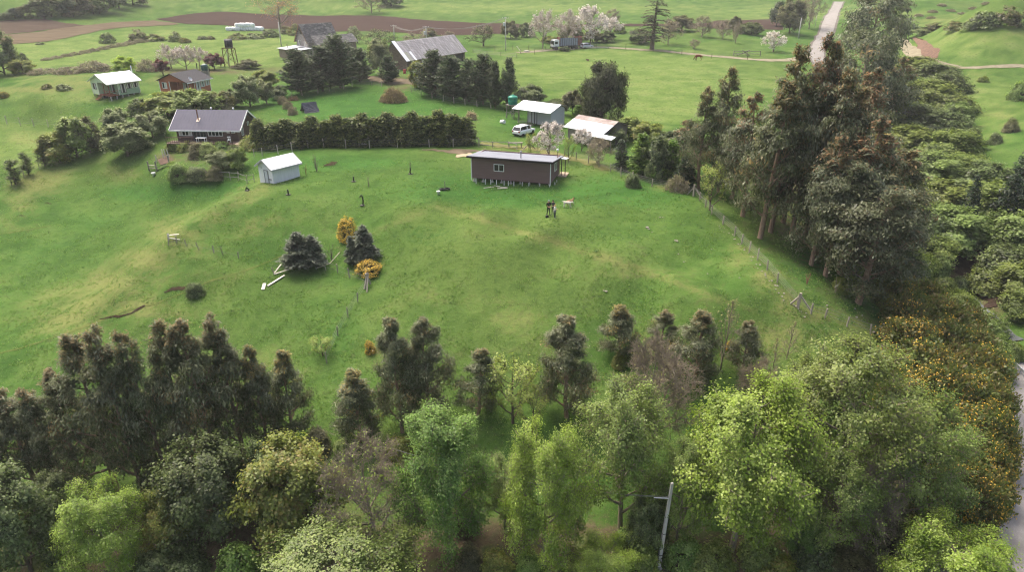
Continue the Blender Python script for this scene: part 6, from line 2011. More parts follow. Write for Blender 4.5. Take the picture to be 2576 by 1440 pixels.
def bare_shoot(px, py, h, n, label, sp=.5, m=None):
    p = G(px, py); rr = random.Random(int(px * 3 + py))
    e = empty('bare_shrub', p, 0, label, 'shrub')
    for k in range(n):
        a = rr.random() * 6.28; s = rr.uniform(.3, 1) * sp
        hh = h * rr.uniform(.6, 1)
        mb = MB().tube([(0, 0, -.1), (s * .4 * math.cos(a), s * .4 * math.sin(a), hh * .5), (s * math.cos(a), s * math.sin(a), hh)], [.045, .025, .008], 5)
        for q in range(6):
            t = rr.uniform(.35, .95); b = rr.random() * 6.28
            o = Vector((s * t * math.cos(a), s * t * math.sin(a), hh * t))
            mb.tube([o, o + Vector((math.cos(b) * .22, math.sin(b) * .22, .3)) * h * .25], [.012, .004], 3)
        mb.build('stem', m or BARKG(), e)
bare_shoot(797, 432, 2.6, 8, 'bare many-stemmed shrub right of the white shed', .8)
bare_shoot(928, 470, 1.8, 3, 'thin bare sapling in the middle of the knoll', .35)
bare_shoot(770, 440, 1.6, 3, 'yellowish bare twig bush next to the shed end', .4, mat('yellow twig', lin(170, 150, 96), .9, .1, 3))
bare_shoot(668, 458, 2.4, 2, 'bare sapling in front of the white shed gable', .4, BARKD())
bare_shoot(2030, 715, 1.6, 4, 'reddish bare seedling on the grass before the grove', .5, mat('red twig', lin(140, 100, 84), .9, .1, 3))
bare_shoot(835, 655, 2.4, 4, 'spindly bare sapling right of the twin spruces', .7)
bare_shoot(2100, 738, 2.0, 3, 'thin sapling beside the silvery eucalyptus', .4)
# tyres round a stake, bucket
def tyre_ring(p, r=.33, t=.1):
    mb = MB(); n, k = 18, 7
    for i in range(n):
        a = 2 * math.pi * i / n
        for j in range(k):
            b = 2 * math.pi * j / k
            q = r + t * math.cos(b)
            mb.v.append((q * math.cos(a), q * math.sin(a), t + t * math.sin(b)))
    for i in range(n):
        for j in range(k):
            mb.f.append((i * k + j, i * k + (j + 1) % k, ((i + 1) % n) * k + (j + 1) % k, ((i + 1) % n) * k + j))
    return mb
for (x, y), lab in (((1113, 478), 'left one of two old tyres lying round a stake on the knoll'), ((1124, 477), 'right one of two old tyres lying round a stake on the knoll')):
    o = tyre_ring(None).build('old_tyre', TYRE, None, True, loc=G(x, y)); tag(o, lab, 'tyre', 'old tyres on the knoll')
o = MB().beam((0, 0, -.3), (.03, 0, 1.0), .08).build('wooden_stake', OLDP, None, loc=G(1119, 475)); tag(o, 'grey stake standing between two old tyres', 'stake')
def bucket(px, py, label, s=1.0, lying=False):
    e = empty('bucket', G(px, py), .5, label, 'bucket')
    o = MB().lathe([(.13 * s, 0), (.17 * s, .3 * s), (.19 * s, .31 * s), (.185 * s, .34 * s), (.165 * s, .34 * s), (.13 * s, .04)], 14).build('body', WHITE, e, True)
    MB().lathe([(.175 * s, .26 * s), (.19 * s, .27 * s), (.175 * s, .28 * s)], 14).build('rim', WHITE, e)
    if lying: o.rotation_euler = (1.4, 0, 0)
bucket(1103, 489, 'white bucket in the grass below the two tyres', 1.3)
bucket(387, 443, 'white bucket on the grass below the plank fence', 1.6)
# pale stones and litter scattered on the meadow
rr = random.Random(12)
sm_ = []
for k in range(4):
    mb = MB().lathe([(.05, 0), (.12, .03), (.13, .08), (.05, .13)], 7)
    mb.v = [(x * rr.uniform(.7, 1.3), y * rr.uniform(.6, 1.4), z * rr.uniform(.8, 1.2)) for x, y, z in mb.v]
    me = mb.mesh('stone'); me.materials.append(mat('pale stone', lin(158, 152, 142), .9, .15, 4)); sm_.append(me)
def stone(x, y, s, label, group):
    p = G(x, y)
    o = bpy.data.objects.new('stone', rr.choice(sm_)); link(o)
    o.location = p; o.rotation_euler = (0, 0, rr.random() * 6.28); o.scale = (s * .62,) * 3
    tag(o, label, 'stone', group)
for x, y, s in ((1660, 548, 1.4), (1667, 548, 1.1), (1628, 574, 2.2), (1632, 578, 1.5), (1703, 608, 1.9), (1698, 606, 1.2), (1706, 640, 1.0), (1790, 628, .9), (1720, 660, 1.0), (1640, 585, .8), (1525, 735, 1.6), (1519, 733, 1.1), (1755, 835, 1.2), (1765, 837, 1.2), (1900, 860, 1.0), (2155, 800, 1.4), (2168, 795, 1.2), (2080, 770, 1.2), (2150, 778, 1.2), (1780, 690, .9), (1860, 700, 1.0), (2190, 830, 1.2)):
    stone(x, y, s, 'small pale stone lying in the meadow grass', 'pale stones scattered on the meadow')
for k in range(46):
    t = k / 45
    xs = np.interp(t, [0, .25, .5, .75, 1], [1812, 1868, 1925, 1980, 2030]); ys = np.interp(t, [0, .25, .5, .75, 1], [568, 622, 690, 758, 796])
    stone(float(xs + rr.uniform(-7, 7)), float(ys + rr.uniform(-4, 4)), rr.uniform(.6, 1.3), 'small stone in the pale strip along the right meadow fence', 'stones along the meadow fence')

# ------------------------------------------------------------------ people and animals: one skinned body each
def figure(name, joints, edges, root, mats, pick, label, cat, loc, rz, group=None, sub=1):
    names = list(joints)
    me = bpy.data.meshes.new(name)
    me.from_pydata([joints[n][0] for n in names], [(names.index(a), names.index(b)) for a, b in edges], [])
    o = bpy.data.objects.new(name, me); link(o)
    md = o.modifiers.new('skin', 'SKIN'); md.use_smooth_shade = True
    if not me.skin_vertices:
        bpy.context.view_layer.objects.active = o
    sv = me.skin_vertices[0].data
    for i, n in enumerate(names):
        r = joints[n][1]
        sv[i].radius = r if hasattr(r, '__len__') else (r, r)
        sv[i].use_root = (n == root)
    s = o.modifiers.new('sub', 'SUBSURF'); s.levels = sub; s.render_levels = sub
    dg = bpy.context.evaluated_depsgraph_get()
    new = bpy.data.meshes.new_from_object(o.evaluated_get(dg))
    o.modifiers.clear(); o.data = new
    new.materials.clear()
    for m in mats: new.materials.append(m)
    for p in new.polygons:
        p.material_index = pick(p.center)
        p.use_smooth = True
    o.location = loc; o.rotation_euler = (0, 0, rz)
    return tag(o, label, cat, group)

SKIN = mat('skin', lin(196, 152, 126), .6, .08, 6)
def cloth(n, c): return mat('cloth ' + n, c, .9, .15, 6)
def person(px, py, H, rz, label, top, legs, shoe, hair, pose, hairc, hood=None):
    s = H / 1.75
    p = G(px, py)
    J, E = {}, []
    def add(n, x, y, z, r): J[n] = (Vector((x * s, y * s, z * s)), tuple(q * s for q in r) if hasattr(r, '__len__') else r * s)
    def ch(*ns): E.extend(zip(ns, ns[1:]))
    add('pelvis', 0, 0, .95, (.15, .11)); add('belly', 0, -.01, 1.1, (.145, .11)); add('chest', 0, 0, 1.3, (.17, .12)); add('collar', 0, .01, 1.43, (.12, .09))
    add('neck', 0, -.02, 1.5, .055); add('jaw', 0, -.05, 1.56, .07); add('head', 0, -.045, 1.655, (.085, .098)); add('crown', 0, -.035, 1.73, .06)
    add('nose', 0, -.145, 1.63, .018)
    ch('pelvis', 'belly', 'chest', 'collar', 'neck', 'jaw', 'head', 'crown'); ch('head', 'nose')
    for sd, k in ((-1, 'l'), (1, 'r')):
        add(k + 'ear', sd * .095, -.03, 1.64, .018); ch('head', k + 'ear')
        add(k + 'hip', sd * .09, 0, .9, (.10, .10)); add(k + 'knee', sd * .11 + pose.get(k + 'kx', 0), -.02 + pose.get(k + 'ky', 0), .5, .062); add(k + 'ankle', sd * .12 + pose.get(k + 'ax', 0), .02 + pose.get(k + 'ay', 0), .09, .045)
        add(k + 'toe', sd * .14 + pose.get(k + 'ax', 0), -.15 + pose.get(k + 'ay', 0), .04, .042)
        ch('pelvis', k + 'hip', k + 'knee', k + 'ankle', k + 'toe')
        add(k + 'sh', sd * .19, 0, 1.4, .068); add(k + 'el', sd * .25, -.02 + pose.get('ely', 0), 1.13, .048)
        hx, hy, hz = pose.get(k + 'hand', (sd * .1, -.28, 1.1))
        add(k + 'wr', hx, hy, hz, .032)
        dv = Vector((hx - sd * .25, hy, hz - 1.13)).normalized()
        add(k + 'palm', hx + dv.x * .07, hy + dv.y * .07, hz + dv.z * .07, (.036, .022))
        ch('collar', k + 'sh', k + 'el', k + 'wr', k + 'palm')
        sv_ = Vector((1, 0, 0))
        for i, (off, ln) in enumerate(((-.03, .075), (-.01, .085), (.012, .08), (.032, .06))):
            add('%sf%d' % (k, i), hx + dv.x * (.08 + ln) + off, hy + dv.y * (.08 + ln), hz + dv.z * (.08 + ln) - .015, .009)
            ch(k + 'palm', '%sf%d' % (k, i))
        add(k + 'th', hx + dv.x * .07 - sd * .055, hy + dv.y * .07, hz + dv.z * .07 + .03, .011); ch(k + 'wr', k + 'th')
    wr = [J['lwr'][0], J['rwr'][0]]
    def pick(c):
        if c.z < .075 * s: return 2
        if min((c - w).length for w in wr) < .16 * s and abs(c.y) > .1 * s or (c.z > 1.49 * s): return 3
        return 0 if c.z > .93 * s else 1
    e = figure('person', J, E, 'pelvis', [top, legs, shoe, SKIN], pick, label, 'person', p, rz, 'people on the meadow')
    # hair or cap as a shell over the skull
    mb = MB()
    rings = 6; n = 14
    for i in range(rings + 1):
        th = math.pi * .56 * i / rings
        for j in range(n):
            a = 2 * math.pi * j / n
            rad = .112 * s * math.sin(th)
            front = max(0, -math.sin(a))
            z = 1.655 * s + .115 * s * math.cos(th) + (.03 * s * front if i == rings else 0) - (hood or 0) * s * (1 - front) * (i / rings)
            mb.v.append((rad * math.cos(a), -.04 * s + rad * 1.12 * math.sin(a), z))
    for i in range(rings):
        for j in range(n):
            a, b = i * n + j, i * n + (j + 1) % n
            mb.f.append((a, b, b + n, a + n))
    mb.build(hair, hairc, e, True)
    for sx in (-.035, .035):
        MB().lathe([(.002, -.008), (.011, 0), (.002, .008)], 8).build('eye', BLKP, e, loc=(sx * s, -.135 * s, 1.665 * s))
    return e
facing = math.radians(10)
person(1379.5, 543, 1.86, .35, 'person in black clothes with a light grey cap looking down at hands', cloth('black', lin(20, 20, 22)), cloth('black trousers', lin(24, 25, 27)), cloth('dark shoe', lin(30, 30, 30)), 'cap', {'lhand': (-.08, -.27, 1.06), 'rhand': (.10, -.25, 1.04), 'lax': -.08, 'rax': .04, 'ely': -.02}, cloth('grey', lin(150, 160, 164)))
person(1391, 540, 1.72, -.45, 'person in a dark grey top with dark hair holding something between the others', cloth('charcoal', lin(70, 66, 66)), cloth('dark trousers', lin(36, 36, 42)), cloth('dark shoe', lin(30, 30, 30)), 'hair', {'lhand': (-.14, -.30, 1.12), 'rhand': (.08, -.30, 1.12)}, cloth('dark hair', lin(34, 28, 26)))
person(1395.5, 548, 1.56, 1.1, 'blond person in a white top with a grey jacket tied at the waist', cloth('white', lin(226, 224, 206)), cloth('blue-black jeans', lin(44, 52, 64)), cloth('white shoe', lin(206, 204, 196)), 'hair', {'lhand': (-.10, -.30, 1.15), 'rhand': (.12, -.27, 1.1), 'lax': .03}, cloth('blond hair', lin(196, 178, 112)), .12)
def jacket():
    p = G(1395.5, 548)
    e = [o for o in bpy.data.objects if o.name.startswith('person') and o.get('label', '').startswith('blond')][0]
    s = 1.56 / 1.75
    mb = MB().lathe([(.20 * s, .70 * s), (.215 * s, .80 * s), (.195 * s, .98 * s), (.165 * s, 1.02 * s)], 14)
    mb.v = [(x, y * .82 + .01, z) for x, y, z in mb.v]
    mb.build('tied_jacket', cloth('grey jacket', lin(128, 126, 132)), e, True)
jacket()
b = empty('bag', G(1376.5, 547.5), .3, 'small black bag on the grass at the feet of the person in black', 'bag')
MB().prism([(-.17, 0), (.17, 0), (.19, .16), (.1, .27), (-.1, .27), (-.19, .16)], 'y', -.12, .12).build('body', BLKP, b)
MB().tube([(-.09, 0, .26), (-.06, 0, .36), (.06, 0, .36), (.09, 0, .26)], .014, 6).build('handle', BLKP, b)

def quadruped(px, py, L, Hh, rz, coat, dark, label, name, cat, head, tail, legr=.045, bodyr=.16, neck=None, group=None, long_face=.2, mane=None):
    """L body length, Hh height at the withers; head = (x, z) of the poll, tail = end point"""
    p = G(px, py)
    J, E = {}, []
    def add(n, x, y, z, r): J[n] = (Vector((x, y, z)), r)
    def ch(*ns): E.extend(zip(ns, ns[1:]))
    x0, x1 = -L / 2, L / 2
    add('rump', x0 + .06 * L, 0, Hh * .90, (bodyr * .85, bodyr * .9)); add('loin', x0 + .3 * L, 0, Hh * .88, (bodyr * .8, bodyr * .82)); add('rib', 0.08 * L, 0, Hh * .80, (bodyr * .98, bodyr * 1.1)); add('chest', x1 - .12 * L, 0, Hh * .80, (bodyr * .9, bodyr * 1.1))
    add('withers', x1 - .03 * L, 0, Hh * .92, bodyr * .62)
    hx, hz = head
    add('neckm', x1 + (hx - x1) * .5, 0, Hh * .92 + (hz - Hh * .92) * .5, bodyr * .52); add('poll', hx, 0, hz, bodyr * .48)
    dn = -1 if hz < Hh else -.45
    add('face', hx + long_face * (.35 if dn == -1 else .8), 0, hz + dn * long_face * .55, bodyr * .34); add('muzzle', hx + long_face * (.6 if dn == -1 else 1.3), 0, hz + dn * long_face * 1.1, bodyr * .22)
    ch('rump', 'loin', 'rib', 'chest', 'withers', 'neckm', 'poll', 'face', 'muzzle')
    for sd, k in ((-1, 'l'), (1, 'r')):
        st = .06 * L * sd
        add(k + 'ear', hx - .02, sd * bodyr * .38, hz + bodyr * .62, bodyr * .10); ch('poll', k + 'ear')
        y = sd * bodyr * .55
        add(k + 'thigh', x0 + .10 * L, y, Hh * .66, (legr * 2.1, legr * 1.8)); add(k + 'stifle', x0 + .17 * L + st * .4, y, Hh * .50, legr * 1.5); add(k + 'hock', x0 + .02 * L + st * .4, y, Hh * .29, legr * .85); add(k + 'hpaw', x0 + .06 * L + st * .6, y, Hh * .03, legr * .75); add(k + 'htoe', x0 + .06 * L + st * .6 + legr * 1.4, y, Hh * .02, legr * .7)
        ch('rump', k + 'thigh', k + 'stifle', k + 'hock', k + 'hpaw', k + 'htoe')
        add(k + 'shoulder', x1 - .10 * L, y, Hh * .62, legr * 1.7); add(k + 'wrist', x1 - .08 * L - st, y, Hh * .31, legr * .9); add(k + 'fpaw', x1 - .07 * L - st * 1.4, y, Hh * .03, legr * .72); add(k + 'ftoe', x1 - .07 * L - st * 1.4 + legr * 1.4, y, Hh * .02, legr * .7)
        ch('chest', k + 'shoulder', k + 'wrist', k + 'fpaw', k + 'ftoe')
    (tx, tz), (ux, uz) = tail
    add('tail1', tx, 0, tz, legr * .9); add('tail2', ux, 0, uz, legr * .8); ch('rump', 'tail1', 'tail2')
    def pick(c):
        return 1 if dark(c) else 0
    e = figure(name, J, E, 'rib', [coat[0], coat[1]], pick, label, cat, p, rz, group)
    if mane is not None:
        a, b_ = J['withers'][0], J['poll'][0]
        mb = MB()
        for i in range(7):
            t = i / 6
            q = a.lerp(b_, t) + Vector((-.03, 0, bodyr * .5))
            mb.v += [tuple(q + Vector((-.02, -.02, .04))), tuple(q + Vector((.05, -bodyr * .45, -.22)))]
        for i in range(6): mb.f.append((2 * i, 2 * i + 2, 2 * i + 3, 2 * i + 1))
        mb.build('mane', mane, e)
    return e
FUR = lambda n, c: mat('fur ' + n, c, .95, .12, 8)
quadruped(1427, 522, .86, .70, math.radians(-6), (FUR('cream', lin(226, 216, 200)), FUR('cream dark', lin(206, 192, 172))), lambda c: c.z < .06, 'cream white dog walking with its tail out on the meadow', 'dog', 'dog', (.62, .66), ((-.52, .72), (-.66, .78)), .045, .155, group='dogs on the meadow')
quadruped(1434, 516.5, .78, .66, math.radians(28), (FUR('tan', lin(166, 126, 92)), FUR('black muzzle', lin(44, 36, 32))), lambda c: c.x > .52 or c.z > .86, 'tan dog with a dark face standing behind the cream one', 'dog', 'dog', (.48, .80), ((-.46, .62), (-.58, .50)), .042, .145, group='dogs on the meadow')
def horse():
    ch_ = FUR('chestnut', lin(116, 66, 48)); dk = FUR('dark chestnut', lin(62, 36, 28))
    L, Hh = 1.6, 1.5
    p = G(1757, 151)
    e = quadruped(1757, 151.5, L, Hh, math.radians(176), (ch_, dk), lambda c: c.z < .55, 'chestnut horse grazing on the pale pasture by the lane', 'horse', 'horse', (1.22, .62), ((-.92, 1.25), (-1.0, .62)), .085, .33, long_face=.42, mane=dk)
horse()
# ------------------------------------------------------------------ plants, nearest slope first
EG = 'young eucalyptus along the lower slope'
for x, y, t, w, lab in (
    (22, 1242, 1010, 110, 'eucalyptus cut by the left edge of the picture, brown tipped'),
    (100, 1240, 978, 125, 'eucalyptus with a broad orange top, second from the left edge'),
    (160, 1236, 958, 100, 'slim eucalyptus between the orange topped one and the taller trees, third from left'),
    (212, 1232, 922, 110, 'eucalyptus with dull brown tip, fourth from the left edge'),
    (295, 1234, 830, 145, 'tall eucalyptus with a wide rusty orange head at the left end of the tall clump'),
    (366, 1254, 815, 135, 'tall eucalyptus with a thin pink-orange tip, second of the tall clump'),
    (432, 1232, 815, 110, 'slender eucalyptus in the middle of the tall clump, wispy top'),
    (490, 1202, 805, 120, 'eucalyptus with twin wispy tips in the tall left clump'),
    (548, 1194, 788, 135, 'tallest eucalyptus of the left clump, orange leader'),
    (612, 1162, 784, 125, 'eucalyptus at the right shoulder of the tall left clump, bare orange leader')):
    put('euc', 'eucalyptus_tree', 'tree', x, y, t, w * 1.25, lab, EG)
for x, y, t, w, lab in ((680, 1152, 862, 105, 'low eucalyptus at the right end of the left clump, reddish side shoots'), (742, 1112, 878, 105, 'eucalyptus with a golden yellow top at the right end of the left clump'),
                        (905, 1112, 930, 120, 'short bushy eucalyptus with a pale yellow tip left of the paired trees')):
    put('eucyellow', 'eucalyptus_tree', 'tree', x, y, t, w, lab, EG)
put('eucdense', 'eucalyptus_tree', 'tree', 1012, 1088, 795, 140, 'left one of two paired eucalyptus below the bent fence, reddish tip', EG)
put('eucdense', 'eucalyptus_tree', 'tree', 1082, 1060, 795, 145, 'right one of two paired eucalyptus below the bent fence', EG)
put('euc', 'eucalyptus_tree', 'tree', 1202, 1048, 866, 108, 'narrow lone eucalyptus with a sparse brown tip behind the mid-green tree', EG)
put('eucdense', 'eucalyptus_tree', 'tree', 1425, 1050, 790, 165, 'dark dense full-skirted eucalyptus standing alone in the middle', EG, var=2)
put('eucyellow', 'eucalyptus_tree', 'tree', 1556, 902, 762, 96, 'small eucalyptus with a pale yellow forked tip, right of the dense dark one', EG)
put('euc', 'eucalyptus_tree', 'tree', 1660, 885, 775, 80, 'smallest eucalyptus, thin leader, behind the bare grey tree', EG)
put('euc', 'eucalyptus_tree', 'tree', 1745, 975, 778, 130, 'eucalyptus with a dense rusty head right of the bare grey tree', EG)
put('euc', 'eucalyptus_tree', 'tree', 1868, 950, 806, 96, 'slim eucalyptus with an orange tip, rightmost on the lower slope', EG)

# broadleaf trees of the bottom belt
def big(sp, x, y, t, w, lab, var=None, name='deciduous_tree', **k):
    return put(sp, name, 'tree', x, y, t, w, lab, 'leafing trees along the foot of the hill', var, **k)
big('dull', 1560, 1330, 955, 225, 'dull green half-leafed tree left of the bare grey tree crown', 0)
big('bare', 1620, 1150, 868, 240, 'bare grey-purple branched tree in the middle of the belt', 0)
big('bare', 1895, 1020, 905, 110, 'small bare brownish tree behind the brightest tree', 1)
big('dull', 2090, 1270, 850, 300, 'tall loose-crowned green tree at the upper right of the belt', 1)
big('dull', 2000, 1150, 890, 180, 'pale green sparse tree behind the brightest tree, upper right', 2)
big('dull', 2240, 1330, 985, 240, 'wide green tree next to the gorse thicket', 0)
big('green', 1130, 1402, 1010, 215, 'full mid-green tree in the bottom middle with white blossom behind it', 0)
big('spring', 1365, 1445, 1062, 200, 'light green tree with a straight visible grey trunk, bottom middle', 0)
big('spring', 1840, 1385, 938, 330, 'largest bright yellow-green tree next to the concrete pole', 1)
big('dull', 2090, 1395, 1130, 200, 'dim green understorey tree between the brightest tree and the snag', 2)
big('halfbare', 2150, 1395, 1150, 190, 'ivy-clad snag with bare pale broken limbs, lower right', 0)
big('halfbare', 945, 1400, 1112, 240, 'mostly bare pale grey tree with a few green leaves, lower left of centre', 1)
big('spring', 285, 1455, 1225, 190, 'bright yellow-green tree in the lower left corner area', 2)
big('spring', 1508, 1500, 1366, 160, 'small pale green treetop at the bottom edge left of the pole foot', 2)
big('spring', 2345, 1580, 1338, 270, 'spreading yellow-green treetop in the lower right corner beside the road', 0)
big('dull', 850, 1530, 1345, 330, 'broad light green treetop along the bottom edge, left of centre', 1)
big('darkleaf', 80, 1440, 1190, 210, 'dark green broad bushy tree in the bottom left corner', 0)
big('darkleaf', 560, 1360, 1122, 230, 'dark blue-green bushy tree with pale leaf rosettes, lower left', 1)
big('yelg', 745, 1350, 1108, 250, 'yellowish bronze-green bushy tree left of the pale bare tree', 0)
big('darkleaf', 180, 1330, 1185, 120, 'small dark shrubby tree under the leftmost eucalyptus', 2)
big('yelg', 440, 1370, 1230, 130, 'olive green shrubby tree right of the corner bright tree', 1)
big('darkleaf', 690, 1290, 1110, 120, 'dark leafy tree behind the bronze-green one', 0)
big('dull', 1270, 1330, 1150, 130, 'thin dim tree between the mid-green and the light green trees', 2)
big('dull', 1700, 1370, 1100, 130, 'shaded dull tree just left of the concrete pole', 1)
big('darkleaf', 1620, 1400, 1250, 110, 'dark low tree in the shade left of the pole', 2)
big('green', 2010, 1390, 1250, 110, 'shaded green sapling right of the brightest tree', 1)
big('willow', 1290, 1065, 912, 150, 'pale yellow-green feathery young tree beside the dense dark eucalyptus', 0)
big('willow', 1340, 1090, 985, 90, 'low feathery yellow-green sapling below the pale one', 1)
big('thinbare', 1812, 930, 748, 66, 'tall thin bare grey sapling right of the rusty headed eucalyptus', 0)
big('thinbare', 1978, 905, 808, 46, 'thin bare brown sapling on the dry grass, upper right of the belt', 1)
big('thinbare', 1945, 925, 850, 34, 'shortest thin bare sapling next to the brown one', 1)
for x, y, t, w, v, lab in ((1010, 1150, 1090, 80, 3, 'olive round shrub between the paired eucalyptus and the mid-green tree'), (1110, 1095, 1040, 70, 0, 'low green shrub with stray white petals behind the mid-green tree'),
                           (800, 1130, 1085, 80, 4, 'brownish low shrub at the foot of the golden topped eucalyptus'), (870, 1140, 1100, 60, 0, 'small green shrub left of the olive round one'),
                           (600, 1465, 1365, 110, 1, 'bright green shrub at the bottom edge, left part'), (1340, 1445, 1400, 90, 1, 'low bright green shrub at the foot of the straight trunk'),
                           (1640, 1340, 1290, 60, 1, 'fern-like green bush in the shade near the pole'), (1590, 1380, 1330, 90, 1, 'dark green bush left of the pole foot'), (2050, 1400, 1330, 120, 2, 'dark shrub at the foot of the brightest tree'),
                           (2230, 1390, 1300, 150, 4, 'brown-green bramble right of the snag'), (2330, 1370, 1320, 120, 0, 'green bramble close to the road bend'), (2420, 1345, 1300, 90, 1, 'bright green weeds at the inside of the road bend'), (1180, 1430, 1380, 80, 4, 'low shaded scrub below the mid-green tree'),
                           (1010, 1420, 1370, 90, 3, 'low bronze scrub below the pale bare tree'), (400, 1440, 1370, 120, 2, 'dark scrub below the olive tree'), (20, 1330, 1250, 80, 3, 'yellowish shrub at the left edge below the eucalyptus'), (160, 1445, 1400, 90, 0, 'greenish scrub at the bottom left'), (1900, 1410, 1350, 90, 0, 'low green scrub under the brightest tree'),
                           (1560, 920, 880, 45, 3, 'tiny yellow-flecked bush below the forked eucalyptus'), (1170, 1320, 1260, 70, 4, 'shaded scrub behind the mid-green tree')):
    put('bush', 'bush', 'bush', x, y, t, w, lab, 'understorey bushes in the bottom belt', v)

# gorse thicket on the right
rg = random.Random(5)
GT = 'gorse thicket above the road bend'; gcell = {}
gl = ((2250, 780, 700, 90, 2), (2310, 800, 715, 90, 2), (2270, 840, 745, 100, 0), (2340, 850, 755, 110, 2), (2400, 870, 775, 90, 2), (2280, 900, 810, 110, 1), (2360, 920, 820, 120, 0), (2430, 930, 830, 110, 2),
      (2300, 970, 870, 120, 0), (2380, 990, 880, 130, 2), (2460, 1000, 885, 110, 0), (2280, 1040, 950, 110, 1), (2340, 1070, 950, 130, 3), (2420, 1070, 960, 120, 0), (2478, 1075, 970, 90, 2), (2350, 1150, 1030, 140, 1), (2430, 1160, 1040, 130, 0), (2480, 1165, 1060, 95, 3),
      (2390, 1240, 1120, 130, 2), (2455, 1240, 1135, 105, 3), (2420, 1310, 1200, 110, 3), (2462, 1290, 1200, 75, 1), (2350, 1290, 1180, 110, 0), (2300, 1180, 1080, 100, 2))
for x, y, t, w, v in gl:
    hot = v in (1, 3)
    cell = ('yellow-flowered gorse bush' if hot else 'olive sparsely flowered gorse bush', 'upper' if y < 880 else 'middle' if y < 1080 else 'lower')
    gcell[cell] = gcell.get(cell, -1) + 1
    put('gorse', 'gorse_bush', 'bush', x, y, t - 12, w * 1.25, '%s, %s in the %s part of the thicket' % (cell[0], ORD[gcell[cell]], cell[1]), GT, v)
for x, y, t, w, v, lab in ((2325, 960, 905, 90, 1, 'bright green round bush amid the gorse'), (2450, 850, 780, 80, 0, 'pale green bush at the top of the gorse thicket'), (2500, 950, 880, 80, 0, 'light green bush between gorse and guard rail'), (2512, 1035, 985, 50, 0, 'light green bush overhanging the gravel road'),
                           (2510, 1265, 1215, 50, 1, 'green weeds on the inner road edge'), (2240, 790, 730, 70, 3, 'olive bush at the eucalyptus foot beside the grass corner'), (2400, 800, 740, 90, 0, 'grey-green bush at the head of the thicket'), (2460, 880, 810, 70, 0, 'pale leafy bush on the ridge of the thicket'), (2290, 780, 680, 70, 3, 'yellowish bush right below the big leaning eucalyptus'),
                           (2110, 730, 690, 46, 3, 'low olive bush beside the slim grass-side trunk'), (2140, 700, 655, 50, 0, 'small green bush under the grove edge')):
    put('bush', 'bush', 'bush', x, y, t, w, lab, 'green bushes around the gorse thicket', v)
put('thinbare', 'dead_tree', 'tree', 2438, 985, 898, 60, 'forked bare dead stem sticking out of the gorse', None, 0)
# yellow gorse on the meadow
put('gorseyellow', 'gorse_bush', 'bush', 876, 600, 556, 52, 'egg-shaped yellow gorse bush behind the grey spruce', 'gorse bushes on the open slope', 0)
put('gorseyellow', 'gorse_bush', 'bush', 928, 684, 654, 60, 'wide low yellow gorse bush in front of the grey spruce', 'gorse bushes on the open slope', 1)
put('gorseyellow', 'gorse_bush', 'bush', 933, 886, 860, 26, 'small bright yellow gorse bush alone on the lower slope', 'gorse bushes on the open slope', 0)
put('gorseyellow', 'gorse_bush', 'bush', 1832, 876, 856, 22, 'tiny yellow gorse bush behind the thin bare sapling', 'gorse bushes on the open slope', 1)
put('willow', 'bush', 'bush', 812, 896, 850, 62, 'sparse brownish round bush left of the downhill fence', None, 0)
put('bush', 'bush', 'bush', 492, 738, 700, 46, 'low dark green bush beside the soil scar', None, 2)
# grey spruces on the slope
put('spruce', 'spruce_tree', 'tree', 754, 668, 580, 88, 'left one of two touching grey-green spruces on the slope', 'spruces on the open slope')
put('spruce', 'spruce_tree', 'tree', 786, 664, 588, 84, 'right one of two touching grey-green spruces on the slope', 'spruces on the open slope')
put('spruce', 'spruce_tree', 'tree', 918, 655, 563, 80, 'tallest grey spruce between the two gorse bushes', 'spruces on the open slope')
put('spruce', 'spruce_tree', 'tree', 888, 665, 590, 42, 'thin open spruce leaning against the tallest grey one', 'spruces on the open slope', hmul=1.0)
# grove on the right
gg = 'eucalyptus grove beside the meadow fence'
for x, y, t, w, v, lab in (
    (1757, 476, 214, 88, 2, 'slim eucalyptus at the left end of the grove, leaning crown'), (1806, 482, 164, 92, 3, 'slim eucalyptus with a pale forked trunk, second from the left in the grove'),
    (1710, 440, 300, 80, 5, 'low dark eucalyptus at the left foot of the grove'), (1868, 545, 232, 110, 1, 'eucalyptus with an orange-brown crown at the front left of the grove'),
    (1912, 600, 195, 130, 4, 'eucalyptus on a twin pale trunk standing out on the grass'), (1938, 585, 105, 120, 0, 'tall grove eucalyptus just left of the highest top'),
    (1990, 600, 78, 120, 1, 'highest eucalyptus in the middle of the grove, brownish head'), (2020, 612, 112, 115, 2, 'tall grove eucalyptus just right of the highest top'),
    (2052, 640, 165, 120, 4, 'grove eucalyptus with a rusty side crown below the road end'), (2085, 655, 215, 115, 0, 'dark slender grove eucalyptus right of the middle'),
    (2112, 690, 285, 150, 1, 'eucalyptus with a coral red head in the right half of the grove'), (2040, 668, 330, 110, 5, 'dark low-crowned eucalyptus at the grove front, middle'), (2075, 695, 380, 110, 3, 'grey-green eucalyptus at the grove front edge with many thin stems'),
    (2158, 764, 440, 165, 3, 'silvery big-crowned eucalyptus nearest the gorse'), (2165, 640, 330, 130, 2, 'eucalyptus with golden tips behind the coral red one'), (2215, 690, 375, 140, 4, 'eucalyptus with an ochre head at the right end of the grove'), (2225, 730, 520, 120, 5, 'dark short eucalyptus at the right foot of the grove'),
    (1970, 560, 250, 120, 5, 'dark eucalyptus filling the middle of the grove, lower'), (1840, 500, 290, 90, 3, 'dim eucalyptus between the slim pair and the twin trunk'), (2125, 560, 170, 120, 1, 'ochre-brown eucalyptus behind the grove, right of the road end')):
    put('euc' if lab.startswith('slim') else 'eucgrove', 'eucalyptus_tree', 'tree', x, y, t, w * 1.25, lab, gg, v)
